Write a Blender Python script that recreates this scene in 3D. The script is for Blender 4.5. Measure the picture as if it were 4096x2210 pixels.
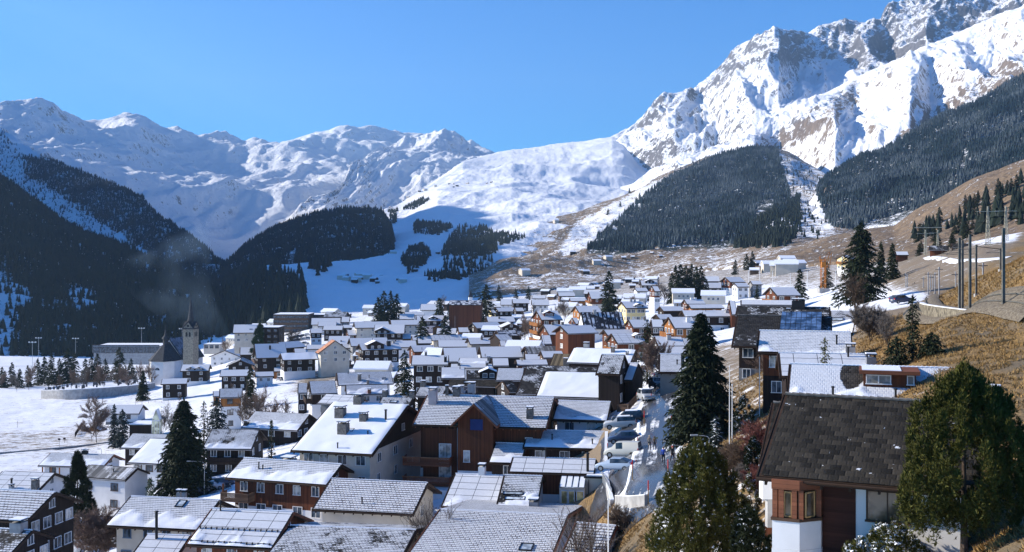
import bpy, bmesh, math, random
import numpy as np
# ---------------------------------------------------------------- camera, world, sun
for o in list(bpy.data.objects): bpy.data.objects.remove(o)
SC = bpy.context.scene
COL = SC.collection
F, XC, YH = 4452.0, 2048.0, 1018.0          # focal length, centre column and eye level, in photograph pixels
cam_d = bpy.data.cameras.new('camera'); cam = bpy.data.objects.new('camera', cam_d); COL.objects.link(cam)
cam.location = (0, 0, 0); cam.rotation_euler = (math.radians(90), 0, 0)
cam_d.sensor_width = 36; cam_d.lens = F / 4096 * 36; cam_d.shift_y = -(1105 - YH) / 4096
cam_d.clip_start = 0.5; cam_d.clip_end = 40000
SC.camera = cam
SUN_EL, SUN_AZ = math.radians(23.8), math.radians(9)    # azimuth: how far beyond 'straight left' the sun stands
sd = np.array([-math.cos(SUN_AZ) * math.cos(SUN_EL), math.sin(SUN_AZ) * math.cos(SUN_EL), math.sin(SUN_EL)])
W = bpy.data.worlds.new('World'); SC.world = W; W.use_nodes = True
nt = W.node_tree; bg = nt.nodes['Background']
sky = nt.nodes.new('ShaderNodeTexSky'); sky.sky_type = 'NISHITA'; sky.sun_disc = False
sky.sun_elevation = SUN_EL; sky.sun_rotation = math.atan2(sd[0], sd[1])
sky.altitude = 1400; sky.air_density = 1.0; sky.dust_density = 0.05; sky.ozone_density = 3.5
tint = nt.nodes.new('ShaderNodeMix'); tint.data_type = 'RGBA'; tint.blend_type = 'MULTIPLY'; tint.inputs[0].default_value = 1; tint.inputs[7].default_value = (.27, 1.02, 1.72, 1)
nt.links.new(sky.outputs[0], tint.inputs[6]); nt.links.new(tint.outputs[2], bg.inputs[0]); bg.inputs[1].default_value = 0.066
sl = bpy.data.lights.new('sun', 'SUN'); sl.energy = 4.8; sl.angle = math.radians(0.5); sl.color = (1, 0.92, 0.80)
so = bpy.data.objects.new('sun', sl); COL.objects.link(so)
from mathutils import Vector, Matrix
so.rotation_euler = Vector(tuple(sd)).to_track_quat('Z', 'Y').to_euler()
SC.view_settings.view_transform = 'Standard'; SC.view_settings.look = 'None'
SC.view_settings.exposure = 0.88; SC.view_settings.gamma = 1.0
SC.cycles.use_denoising = True; SC.cycles.max_bounces = 6; SC.cycles.volume_bounces = 0
SC.cycles.diffuse_bounces = 3; SC.cycles.glossy_bounces = 2; SC.cycles.transparent_max_bounces = 6
SC.cycles.volume_max_steps = 64

# ---------------------------------------------------------------- helpers
REG = {'V': (0, 0, .62891), 'A': (0, 1100, 2.3164), 'B': (0, 1600, 2.279), 'C': (900, 1100, 2.482), 'E': (1000, 1600, 2.279),
       'F': (1800, 1100, 2.482), 'G': (1900, 1600, 2.279), 'H': (2700, 1100, 2.4825), 'I': (3296, 800, 2.316),
       'J': (2400, 1500, 1.9575), 'K': (3000, 1500, 1.958), 'L': (0, 350, 1.737), 'M': (1300, 450, 1.737), 'N': (2500, 0, 1.3897)}
def px(r, x, y):
    a, b, s = REG[r]; return a + x / s, b + y / s
def pt(r, x, y, D):
    x, y = px(r, x, y); return Vector(((x - XC) / F * D, D, (YH - y) / F * D))
def tag(o, label=None, cat=None, group=None, kind=None):
    if label: o['label'] = label
    if cat: o['category'] = cat
    if group: o['group'] = group
    if kind: o['kind'] = kind
    return o
def empty(name, loc, rz=0, label=None, cat=None, group=None):
    o = bpy.data.objects.new(name, None); COL.objects.link(o); o.location = loc; o.rotation_euler = (0, 0, rz)
    o.empty_display_size = 0.5
    return tag(o, label, cat, group)
def link(name, me, parent=None, loc=None):
    o = bpy.data.objects.new(name, me); COL.objects.link(o)
    if parent: o.parent = parent
    if loc is not None: o.location = loc
    return o
def mesh_np(name, V, Fc, mats, smooth=False, mi=None, attrs=None, uv=None):
    """V (n,3), Fc (m,3|4) -> mesh"""
    V = np.ascontiguousarray(V, dtype=np.float32); Fc = np.ascontiguousarray(Fc, dtype=np.int32); k = Fc.shape[1]
    me = bpy.data.meshes.new(name); me.vertices.add(len(V)); me.vertices.foreach_set('co', V.ravel())
    me.loops.add(Fc.size); me.loops.foreach_set('vertex_index', Fc.ravel())
    me.polygons.add(len(Fc)); me.polygons.foreach_set('loop_start', np.arange(0, Fc.size, k, dtype=np.int32))
    for m in mats: me.materials.append(m)
    if mi is not None: me.polygons.foreach_set('material_index', np.asarray(mi, dtype=np.int32))
    me.update(calc_edges=True)
    me.polygons.foreach_set('use_smooth', np.full(len(Fc), smooth, dtype=bool))
    if attrs:
        for an, av in attrs.items():
            a = me.attributes.new(an, 'FLOAT', 'POINT'); a.data.foreach_set('value', np.asarray(av, dtype=np.float32))
    if uv is not None:
        u = me.uv_layers.new(name='UVMap'); u.data.foreach_set('uv', np.asarray(uv, dtype=np.float32)[Fc.ravel()].ravel())
    return me
class MB:
    """collects boxes, prisms and tubes, then builds ONE mesh"""
    def __init__(s): s.v = []; s.f = []; s.m = []; s.uv = {}
    def add(s, vs, fs, m=0):
        b = len(s.v); s.v += [tuple(v) for v in vs]; s.f += [tuple(i + b for i in f) for f in fs]; s.m += [m] * len(fs); return s
    def box(s, x0, x1, y0, y1, z0, z1, m=0):
        return s.add([(x0, y0, z0), (x1, y0, z0), (x1, y1, z0), (x0, y1, z0), (x0, y0, z1), (x1, y0, z1), (x1, y1, z1), (x0, y1, z1)],
                     [(0, 3, 2, 1), (4, 5, 6, 7), (0, 1, 5, 4), (1, 2, 6, 5), (2, 3, 7, 6), (3, 0, 4, 7)], m)
    def prism(s, poly, axis, a, b, m=0):
        """poly: 2D outline (ccw seen from +axis); axis 0: poly=(y,z), 1: poly=(x,z), 2: poly=(x,y)"""
        n = len(poly)
        def P(p, t): return (t, p[0], p[1]) if axis == 0 else (p[0], t, p[1]) if axis == 1 else (p[0], p[1], t)
        vs = [P(p, a) for p in poly] + [P(p, b) for p in poly]
        fs = [tuple(range(n))[::-1], tuple(range(n, 2 * n))] + [(i, (i + 1) % n, n + (i + 1) % n, n + i) for i in range(n)]
        return s.add(vs, fs, m)
    def tube(s, p, q, r0, r1=None, n=6, m=0, cap=True):
        r1 = r0 if r1 is None else r1; p = Vector(p); q = Vector(q); d = (q - p)
        if d.length < 1e-6: return s
        d.normalize(); a = d.orthogonal().normalized(); b = d.cross(a)
        c = [(math.cos(t), math.sin(t)) for t in (2 * math.pi * i / n for i in range(n))]
        vs = [p + (a * x + b * y) * r0 for x, y in c] + [q + (a * x + b * y) * r1 for x, y in c]
        fs = [(i, (i + 1) % n, n + (i + 1) % n, n + i) for i in range(n)]
        if cap: fs += [tuple(range(n))[::-1], tuple(range(n, 2 * n))]
        return s.add(vs, fs, m)
    def path(s, pts, r, n=5, m=0):
        for i in range(len(pts) - 1): s.tube(pts[i], pts[i + 1], r, r, n, m, cap=(i in (0, len(pts) - 2)))
        return s
    def mesh(s, name, mats, smooth=False):
        me = bpy.data.meshes.new(name); me.from_pydata(s.v, [], s.f)
        for m in mats: me.materials.append(m)
        if len(mats) > 1: me.polygons.foreach_set('material_index', s.m)
        me.update()
        if smooth: me.polygons.foreach_set('use_smooth', [True] * len(s.f))
        return me
    def build(s, name, mats, parent=None, smooth=False, loc=None):
        if not isinstance(mats, (list, tuple)): mats = [mats]
        return link(name, s.mesh(name, mats, smooth), parent, loc)
def clone(root, loc=None, rz=None, scale=None):
    def cp(o, par):
        c = o.copy(); COL.objects.link(c); c.parent = par
        for ch in o.children: cp(ch, c)
        return c
    r = cp(root, None)
    if loc is not None: r.location = loc
    if rz is not None: r.rotation_euler = (0, 0, rz)
    if scale is not None: r.scale = scale if hasattr(scale, '__len__') else (scale,) * 3
    return r
# ---- numpy gradient noise
def _h(ix, iy, seed):
    n = (ix.astype(np.int64) * 374761393 + iy.astype(np.int64) * 668265263 + seed * 974634777) & 0xffffffff
    n = ((n ^ (n >> 13)) * 1274126177) & 0xffffffff; n = n ^ (n >> 16)
    return (n & 0xffff) / 65536.0 * 2 * math.pi
def perlin(x, y, seed=0):
    x = np.asarray(x, float); y = np.asarray(y, float)
    xi = np.floor(x); yi = np.floor(y); fx = x - xi; fy = y - yi
    u = fx * fx * fx * (fx * (fx * 6 - 15) + 10); v = fy * fy * fy * (fy * (fy * 6 - 15) + 10)
    def g(dx, dy):
        a = _h(xi + dx, yi + dy, seed); return np.cos(a) * (fx - dx) + np.sin(a) * (fy - dy)
    return ((g(0, 0) * (1 - u) + g(1, 0) * u) * (1 - v) + (g(0, 1) * (1 - u) + g(1, 1) * u) * v) * 1.5
def fbm(x, y, oct=5, seed=0, gain=.5, ridged=False):
    t = 0; a = 1; s = 0
    for i in range(oct):
        n = perlin(x * 2 ** i, y * 2 ** i, seed + i * 17)
        if ridged: n = 1 - 2 * np.abs(n)
        t = t + a * n; s += a; a *= gain
    return t / s

# ---------------------------------------------------------------- materials
MAT = {}
class NT:
    """small node-tree writer"""
    def __init__(s, name):
        s.m = bpy.data.materials.new(name); s.m.use_nodes = True; s.t = s.m.node_tree; s.b = s.t.nodes['Principled BSDF']
        s.b.inputs['Specular IOR Level'].default_value = 0.2; s.b.inputs['Roughness'].default_value = 0.8
    def n(s, typ, **kw):
        nd = s.t.nodes.new('ShaderNode' + typ)
        for k, v in kw.items():
            if k in nd.inputs: s.i(nd, k, v)
            else: setattr(nd, k, v)
        return nd
    def i(s, nd, k, v):
        if hasattr(v, 'is_output') or hasattr(v, 'links'): s.t.links.new(v, nd.inputs[k])
        else: nd.inputs[k].default_value = v
    def m2(s, op, a, b=0.0, c=None, clamp=False):
        nd = s.t.nodes.new('ShaderNodeMath'); nd.operation = op; nd.use_clamp = clamp
        s.i(nd, 0, a); s.i(nd, 1, b)
        if c is not None: s.i(nd, 2, c)
        return nd.outputs[0]
    def noise(s, vec, scale, detail=4, rough=.55, dist=0.0):
        nd = s.n('TexNoise', Scale=scale, Detail=detail, Roughness=rough, Distortion=dist)
        if vec is not None: s.t.links.new(vec, nd.inputs['Vector'])
        return nd.outputs[0]
    def ramp(s, v, a, b, lo=0.0, hi=1.0):
        nd = s.n('MapRange', interpolation_type='SMOOTHSTEP'); s.i(nd, 'Value', v); s.i(nd, 'From Min', a); s.i(nd, 'From Max', b)
        s.i(nd, 'To Min', lo); s.i(nd, 'To Max', hi); return nd.outputs[0]
    def mix(s, f, a, b):
        nd = s.t.nodes.new('ShaderNodeMix'); nd.data_type = 'RGBA'
        s.i(nd, 0, f)
        for k, v in ((6, a), (7, b)):
            if isinstance(v, (tuple, list)): nd.inputs[k].default_value = (*v[:3], 1)
            else: s.t.links.new(v, nd.inputs[k])
        return nd.outputs[2]
    def geo(s): return s.n('NewGeometry')
    def obj(s): return s.n('TexCoord').outputs['Object']
    def pos(s): return s.n('NewGeometry').outputs['Position']
    def uv(s): return s.n('UVMap').outputs[0]
    def scaled(s, vec, sc):
        nd = s.n('VectorMath', operation='MULTIPLY'); s.t.links.new(vec, nd.inputs[0]); nd.inputs[1].default_value = sc; return nd.outputs[0]
    def xyz(s, vec): nd = s.n('SeparateXYZ'); s.t.links.new(vec, nd.inputs[0]); return nd.outputs
    def attr(s, name): return s.n('Attribute', attribute_name=name).outputs['Fac']
    def col(s, c):
        if isinstance(c, (tuple, list)): s.b.inputs['Base Color'].default_value = (*c[:3], 1)
        else: s.t.links.new(c, s.b.inputs['Base Color'])
    def bump(s, h, strength=.5, dist=.1):
        nd = s.n('Bump', Strength=strength, Distance=dist); s.t.links.new(h, nd.inputs['Height']); s.t.links.new(nd.outputs[0], s.b.inputs['Normal'])
    def rough(s, v): s.i(s.b, 'Roughness', v)
SNOW = (.86, .88, .92)
def plain(name, c, rough=.7, var=.25, scale=1.5, metal=0, spec=.2):
    if name in MAT: return MAT[name]
    t = NT(name); n = t.noise(t.obj(), scale, 5)
    t.col(t.mix(t.ramp(n, .3, .7), tuple(v * (1 - var) for v in c), tuple(v * (1 + var) for v in c)))
    t.rough(rough); t.b.inputs['Metallic'].default_value = metal; t.b.inputs['Specular IOR Level'].default_value = spec
    MAT[name] = t.m; return t.m
def plank(name, c, w=.16, vert=True, var=.45):
    if name in MAT: return MAT[name]
    t = NT(name); o = t.obj(); x, y, z = t.xyz(o)
    s = t.m2('ADD', x, y) if vert else z
    k = t.m2('FLOOR', t.m2('DIVIDE', s, w)); fr = t.m2('FRACT', t.m2('DIVIDE', s, w))
    wn = t.n('TexWhiteNoise', noise_dimensions='1D'); t.i(wn, 'W', k)
    g = t.noise(t.scaled(o, (6, 6, .6) if vert else (.6, .6, 8)), 1.5, 4)
    st = t.noise(t.scaled(o, (1, 1, .25)), .7, 4)
    f = t.m2('MULTIPLY', t.m2('ADD', t.m2('MULTIPLY', wn.outputs[0], .5), t.m2('MULTIPLY', g, .5)), t.ramp(fr, 0, .12, .45, 1))
    a = t.mix(f, tuple(v * (1 - var) * .7 for v in c), tuple(v * (1 + var) * 1.2 for v in c))
    t.col(t.mix(t.ramp(st, .45, .75, 0, .5), a, tuple(v * .5 + .01 for v in c))); t.rough(.75)
    t.bump(t.ramp(fr, 0, .1), .5, .02); MAT[name] = t.m; return t.m
def roof_top(name, cover, row=.36, col=.32, tile=(.075, .06, .05), contrast=.9, snowc=SNOW, patch=.5, seam=None, spots=0, cellv=(.55, 1.6)):
    """snow lying on tiles/panels; cover 1 = closed snow, 0 = bare. UV is in metres, attribute 'drift' is extra snow."""
    if name in MAT: return MAT[name]
    t = NT(name); uv = t.uv(); u, v, _ = t.xyz(uv)
    vr = t.m2('DIVIDE', v, row); k = t.m2('FLOOR', vr); fv = t.m2('FRACT', vr)
    us = t.m2('ADD', t.m2('DIVIDE', u, col), t.m2('MULTIPLY', t.m2('MODULO', k, 2.0), .5 if seam is None else 0.0)); fu = t.m2('FRACT', us)
    eu = t.m2('ABSOLUTE', t.m2('SUBTRACT', fu, .5))                      # .5 at the joints
    n1 = t.noise(uv, .33, 5, .6, .4); n2 = t.noise(uv, 2.6, 3, .6); n3 = t.noise(uv, 9, 2)
    cell = t.n('TexWhiteNoise', noise_dimensions='2D'); cv = t.n('CombineXYZ'); t.i(cv, 0, t.m2('FLOOR', us)); t.i(cv, 1, k); t.t.links.new(cv.outputs[0], cell.inputs['Vector'])
    c = t.m2('ADD', cover - .5, t.m2('MULTIPLY', t.m2('SUBTRACT', n1, .5), patch * 2.2))
    c = t.m2('ADD', c, t.m2('MULTIPLY', t.m2('SUBTRACT', n2, .5), .5))
    c = t.m2('ADD', c, t.m2('MULTIPLY', t.m2('SUBTRACT', cell.outputs[0], .5), .22 * contrast)); c = t.m2('ADD', c, t.m2('MULTIPLY', t.m2('GREATER_THAN', t.m2('MULTIPLY', cell.outputs[0], n2), .60), spots)) if spots else c
    dr = t.attr('drift'); c = t.m2('ADD', c, t.m2('MULTIPLY', dr, 1.4))
    if seam is None:
        edge = t.ramp(fv, 0, .38, 1, 0)  # bared dark tile edge, doubling as a painted shadow line per row
        joint = t.ramp(eu, .34, .5, 0, 1)
        dark = t.m2('ADD', t.m2('MULTIPLY', edge, .62 * contrast), t.m2('MULTIPLY', joint, .22 * contrast))
    else:
        e1 = t.m2('GREATER_THAN', eu, .5 - seam); e2 = t.m2('LESS_THAN', fv, .05 if row > 1 else 0.0)
        dark = t.m2('MAXIMUM', e1, e2); dark = t.m2('MULTIPLY', dark, contrast)
    c = t.m2('SUBTRACT', c, dark)
    f = t.ramp(c, -.12, .18)
    tc = t.mix(cell.outputs[0], tuple(x * cellv[0] for x in tile), tuple(x * cellv[1] for x in tile))
    sn = t.mix(n3, tuple(x * .93 for x in snowc), snowc)
    sn = t.mix(t.ramp(dr, 0, .6), t.mix(n2, tuple(x * .62 for x in snowc), tuple(x * .84 for x in snowc)), sn)
    t.col(t.mix(f, tc, sn)); t.rough(.8)
    h = t.m2('ADD', t.m2('MULTIPLY', f, .5), t.m2('MULTIPLY', t.m2('SUBTRACT', 1.0, t.m2('MULTIPLY', dr, .8)), t.m2('MULTIPLY', dark, -.8)))
    h = t.m2('ADD', h, t.m2('MULTIPLY', n3, .25))
    t.bump(h, .9, .13); MAT[name] = t.m; return t.m
def glass(name='glass', c=(.03, .04, .05)):
    if name in MAT: return MAT[name]
    t = NT(name); t.col(t.mix(t.ramp(t.noise(t.pos(), .9, 3), .4, .65), c, tuple(v * 3 + .03 for v in c))); t.rough(.08)
    t.b.inputs['Specular IOR Level'].default_value = .6; MAT[name] = t.m; return t.m
# ---------------------------------------------------------------- village ground
def V3(X, Y, D): return pt('V', X, Y, D)
CP = """-700,1390,150 -200,1390,150 200,1390,150 600,1390,133 900,1350,140 1250,1440,118 1430,1410,112 1520,1390,106 1575,1300,106
1640,1265,103 1750,1440,76 1850,1420,68 1950,1392,62 2300,1392,59 2576,1330,48 2576,1000,76 3100,1000,84 1560,1160,130 1640,1155,130 1655,965,188 1680,930,230 1850,1135,112
1760,1125,124 1930,1050,120 1900,985,135 2250,965,92 2300,850,112 2380,800,114 2522,781,109 2620,790,102 2438,776,128 2400,773,135 2340,769,145 2330,763,165 2380,756,190 2600,700,112 2480,745,125 2426,716,165 2535,668,155 2640,615,150 2900,520,140 2400,722,260 2540,675,260 2700,655,260 2250,748,230
2160,756,300 500,1240,190 100,1290,190 200,1180,250 50,1110,310 300,1100,310 -600,1110,310 100,1000,480
400,1000,440 -500,1000,500 0,965,600 400,965,560 -400,905,820 50,905,820 530,900,800 800,1200,178 640,1090,270 700,1010,340 850,943,450 1100,1000,270
1250,1100,185 1400,1010,236 1540,955,260 1450,880,360 1100,860,560 750,850,640 700,805,900 1000,790,820 1300,800,650 1300,748,1000
1550,800,480 1700,850,330 1600,750,750 1800,720,700 1900,810,330 1850,780,420 1950,690,700 2150,690,520 1900,672,900 2100,655,900
2250,650,600 2330,641,430 2470,638,300 2700,630,260 1000,745,1450 1100,722,1600 1300,722,1500 800,715,1900 720,765,1300 400,800,1500 -300,850,1500
1600,700,1400 1900,668,1500 2300,640,1100 2700,600,1000 -700,2000,60 600,1950,60 1200,1800,60 -700,2500,45 400,2400,45 1100,2100,45 1600,1560,60 1900,1700,35 2300,1600,35 2900,1500,30"""
CP += ' 1545,1090,149 1545,1180,128 1556,1245,111 1512,1290,123 1512,1214,139 1522,1352,112 2522,807,106 2438,799,124 2400,795,131 2342,791,141 1490,1313,120 1410,1313,122 1503,1292,118 1450,1250,132'
CP = [tuple(map(float, t.split(','))) for t in CP.split()]
def _q(x, y):
    y = np.maximum(y, 20.); return np.stack([(x / y) * F / 1000. * 1.0, np.log(y) * 1.6], -1)
_P = np.array([V3(*c) for c in CP]); _Q = _q(_P[:, 0], _P[:, 1])
def _phi(r2): return np.where(r2 > 1e-12, r2 * np.log(np.maximum(r2, 1e-12)) * .5, 0)
_n = len(_Q); _K = _phi(((_Q[:, None] - _Q[None]) ** 2).sum(-1)) + np.eye(_n) * .006
_T = np.hstack([np.ones((_n, 1)), _Q]); _A = np.zeros((_n + 3, _n + 3)); _A[:_n, :_n] = _K; _A[:_n, _n:] = _T; _A[_n:, :_n] = _T.T
_Wt = np.linalg.solve(_A, np.concatenate([_P[:, 2], np.zeros(3)]))
def zg(x, y):
    x = np.atleast_1d(np.asarray(x, float)); y = np.atleast_1d(np.asarray(y, float))
    q = _q(x.ravel(), y.ravel()); out = np.empty(len(q))
    for i in range(0, len(q), 20000):
        qq = q[i:i + 20000]; out[i:i + 20000] = _phi(((qq[:, None] - _Q[None]) ** 2).sum(-1)) @ _Wt[:_n] + _Wt[_n] + qq @ _Wt[_n + 1:]
    return out.reshape(x.shape)
def z1(x, y): return float(zg(x, y)[0])
def ground_hit(r, x, y, dz=0., lo=35, hi=1600):
    """the point where the line of sight through a pixel meets the ground (raised by dz)"""
    sx, sy = px(r, x, y); D = np.exp(np.linspace(math.log(lo), math.log(hi), 500)); X = (sx - XC) / F * D; Z = (YH - sy) / F * D
    g = Z - (zg(X, D) + dz); i = np.where((g[:-1] > 0) & (g[1:] <= 0))[0]
    if len(i) == 0: k = int(np.argmin(np.abs(g)))
    else:
        k = i[0]; a, b = g[k], g[k + 1]; d = D[k] + (D[k + 1] - D[k]) * a / (a - b)
        return Vector(((sx - XC) / F * d, d, (YH - sy) / F * d))
    return Vector((X[k], D[k], Z[k]))
def inpoly(x, y, poly):
    r = np.zeros(x.shape, bool); n = len(poly)
    for i in range(n):
        x1, y1 = poly[i]; x2, y2 = poly[(i + 1) % n]
        if y1 == y2: continue
        c = (y1 > y) != (y2 > y); r ^= c & (x < (x2 - x1) * (y - y1) / (y2 - y1) + x1)
    return r
def pix(P):
    return ((P[:, 0] / P[:, 1]) * F + XC) * .62891, (YH - P[:, 2] / P[:, 1] * F) * .62891
def poly(s): return [tuple(map(float, t.split(','))) for t in s.split()]

def mat_ground():
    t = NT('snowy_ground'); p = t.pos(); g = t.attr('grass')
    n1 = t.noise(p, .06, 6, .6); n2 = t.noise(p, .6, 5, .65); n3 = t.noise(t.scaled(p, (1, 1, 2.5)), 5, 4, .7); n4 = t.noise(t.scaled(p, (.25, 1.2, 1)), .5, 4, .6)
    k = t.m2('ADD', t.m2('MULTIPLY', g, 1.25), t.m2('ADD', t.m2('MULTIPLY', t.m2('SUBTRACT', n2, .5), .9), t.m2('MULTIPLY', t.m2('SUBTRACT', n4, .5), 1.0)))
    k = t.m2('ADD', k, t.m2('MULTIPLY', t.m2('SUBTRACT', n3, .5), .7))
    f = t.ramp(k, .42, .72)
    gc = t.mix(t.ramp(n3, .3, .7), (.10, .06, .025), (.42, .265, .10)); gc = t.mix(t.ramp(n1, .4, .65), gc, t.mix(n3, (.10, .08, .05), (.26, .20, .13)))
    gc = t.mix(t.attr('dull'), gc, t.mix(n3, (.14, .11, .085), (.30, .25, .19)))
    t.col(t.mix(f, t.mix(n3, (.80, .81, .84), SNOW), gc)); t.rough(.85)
    t.bump(t.m2('ADD', n3, n2), .6, .25); return t.m
MAT['ground'] = mat_ground()
nX, nD = 420, 400
gX = np.concatenate([np.linspace(-900, 0, 40)[:-1], np.linspace(0, 2576, 320)[:-1], np.linspace(2576, 3400, 40)])
gD = np.exp(np.linspace(math.log(40), math.log(2300), nD))
GX, GD = np.meshgrid(gX, gD); wx = (GX / .62891 - XC) / F * GD; wz = zg(wx, GD)
wz += fbm(wx / 9, GD / 9, 4, 3) * np.clip(GD / 400, .12, .8) * .8
ii = np.arange(len(gD))[:, None] * len(gX) + np.arange(len(gX))[None]
faces = np.stack([ii[:-1, :-1], ii[:-1, 1:], ii[1:, 1:], ii[1:, :-1]], -1).reshape(-1, 4)
GP = np.stack([wx, GD, wz], -1).reshape(-1, 3); u_, v_ = pix(GP)
gr = np.where(inpoly(u_, v_, poly('520,900 700,790 1300,740 1900,700 1900,900 1600,1100 1500,1300 600,1300 560,1000')), .30, .12)
jx_ = fbm(GP[:, 0] / 14, GP[:, 1] / 14, 4, 5) * 45; jy_ = fbm(GP[:, 0] / 14 + 9, GP[:, 1] / 14, 4, 6) * 28
def paint(a, s, val, base=None):
    m = inpoly(u_ + jx_, v_ + jy_, poly(s)); a[m] = val; return a
paint(gr, "-900,995 420,990 640,1060 420,1110 560,1230 -900,1230", .30)
paint(gr, "-900,1085 330,1085 330,1115 240,1130 -900,1185", .44)
paint(gr, "100,985 380,960 420,1000 200,1010", .40)
paint(gr, "1780,1150 1850,960 1930,930 2000,1000 1900,1180 1860,1250", .72)
paint(gr, "1690,1500 1690,940 1800,860 2300,860 2300,1500", .58)
paint(gr, "1530,1390 1480,1340 1600,1275 1650,1280 1660,1500 1400,1500", .80)
paint(gr, "2150,1300 2150,800 2330,760 2600,770 3400,780 3400,1500 2200,1500", .76)
paint(gr, "2330,740 2480,680 2600,560 3400,500 3400,780 2576,790 2330,778", .85)
paint(gr, "1880,720 2100,735 2300,742 2350,700 2000,690", .45)
paint(gr, "2100,650 2576,640 2700,650 2350,735 2080,690", .66)
paint(gr, "1940,690 2000,640 2300,620 2700,600 2700,640 2300,660 2100,700", .72)
paint(gr, "740,990 760,930 880,935 840,965 860,985", .62)
paint(gr, "1400,1080 1528,1055 1535,1200 1548,1285 1500,1335 1430,1330", .75)  # brown painted over this sunlit snow bank in place of shade
paint(gr, "1180,760 1300,745 1330,770 1230,790", .55)
paint(gr, "1330,752 1500,752 1900,715 2250,700 2250,560 1330,560", .52)
dull = np.where(inpoly(u_, v_, poly("2330,760 2900,400 3400,400 3400,1500 1400,1500 1480,1200")), 0, .8)
def blur(a, n=2):
    a = a.reshape(len(gD), len(gX)).copy()
    for _ in range(n): a[1:-1] = (a[:-2] + 2 * a[1:-1] + a[2:]) / 4; a[:, 1:-1] = (a[:, :-2] + 2 * a[:, 1:-1] + a[:, 2:]) / 4
    return a.ravel()
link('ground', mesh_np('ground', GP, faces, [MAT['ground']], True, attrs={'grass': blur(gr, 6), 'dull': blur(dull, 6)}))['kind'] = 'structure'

# ---------------------------------------------------------------- mountains
def mat_mountain(name, rock=(.105, .10, .105), bias=0., steep=(.85, .5), grass=0., gcol=((.085, .06, .042), (.25, .18, .115)), sc=1., bumpd=12., vs=.45):
    t = NT(name); p0 = t.pos(); p = t.scaled(p0, (1, 1, vs)); g = t.geo(); nz = t.xyz(g.outputs['Normal'])[2]
    a = t.noise(p, .0022 * sc, 8, .62); b = t.noise(p, .02 * sc, 6, .7); c = t.noise(p, .09 * sc, 4, .7)
    k = t.m2('ADD', t.ramp(nz, steep[0], steep[1], 0, .62), t.m2('MULTIPLY', t.m2('SUBTRACT', a, .5), .6)); k = t.m2('ADD', k, t.m2('MULTIPLY', t.m2('SUBTRACT', b, .5), 2.4))
    k = t.m2('ADD', k, t.m2('MULTIPLY', t.m2('SUBTRACT', c, .5), 2.5)); k = t.m2('ADD', k, bias); k = t.m2('ADD', k, t.attr('bare'))
    f = t.ramp(k, .48, .74); rc = t.mix(t.ramp(t.m2('ADD', t.m2('MULTIPLY', b, .5), t.m2('MULTIPLY', c, .5)), .38, .62), tuple(v * .4 for v in rock), tuple(v * 1.7 for v in rock))
    rc = t.mix(t.attr('grass'), rc, t.mix(t.ramp(t.m2('ADD', t.m2('MULTIPLY', b, .5), t.m2('MULTIPLY', c, .5)), .38, .62), *gcol))
    t.col(t.mix(f, t.mix(b, (.82, .84, .88), SNOW), rc)); t.rough(.9)
    t.bump(t.m2('ADD', t.m2('ADD', b, t.m2('MULTIPLY', c, .35)), t.m2('MULTIPLY', a, 2.)), 1., bumpd); return t.m
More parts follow.
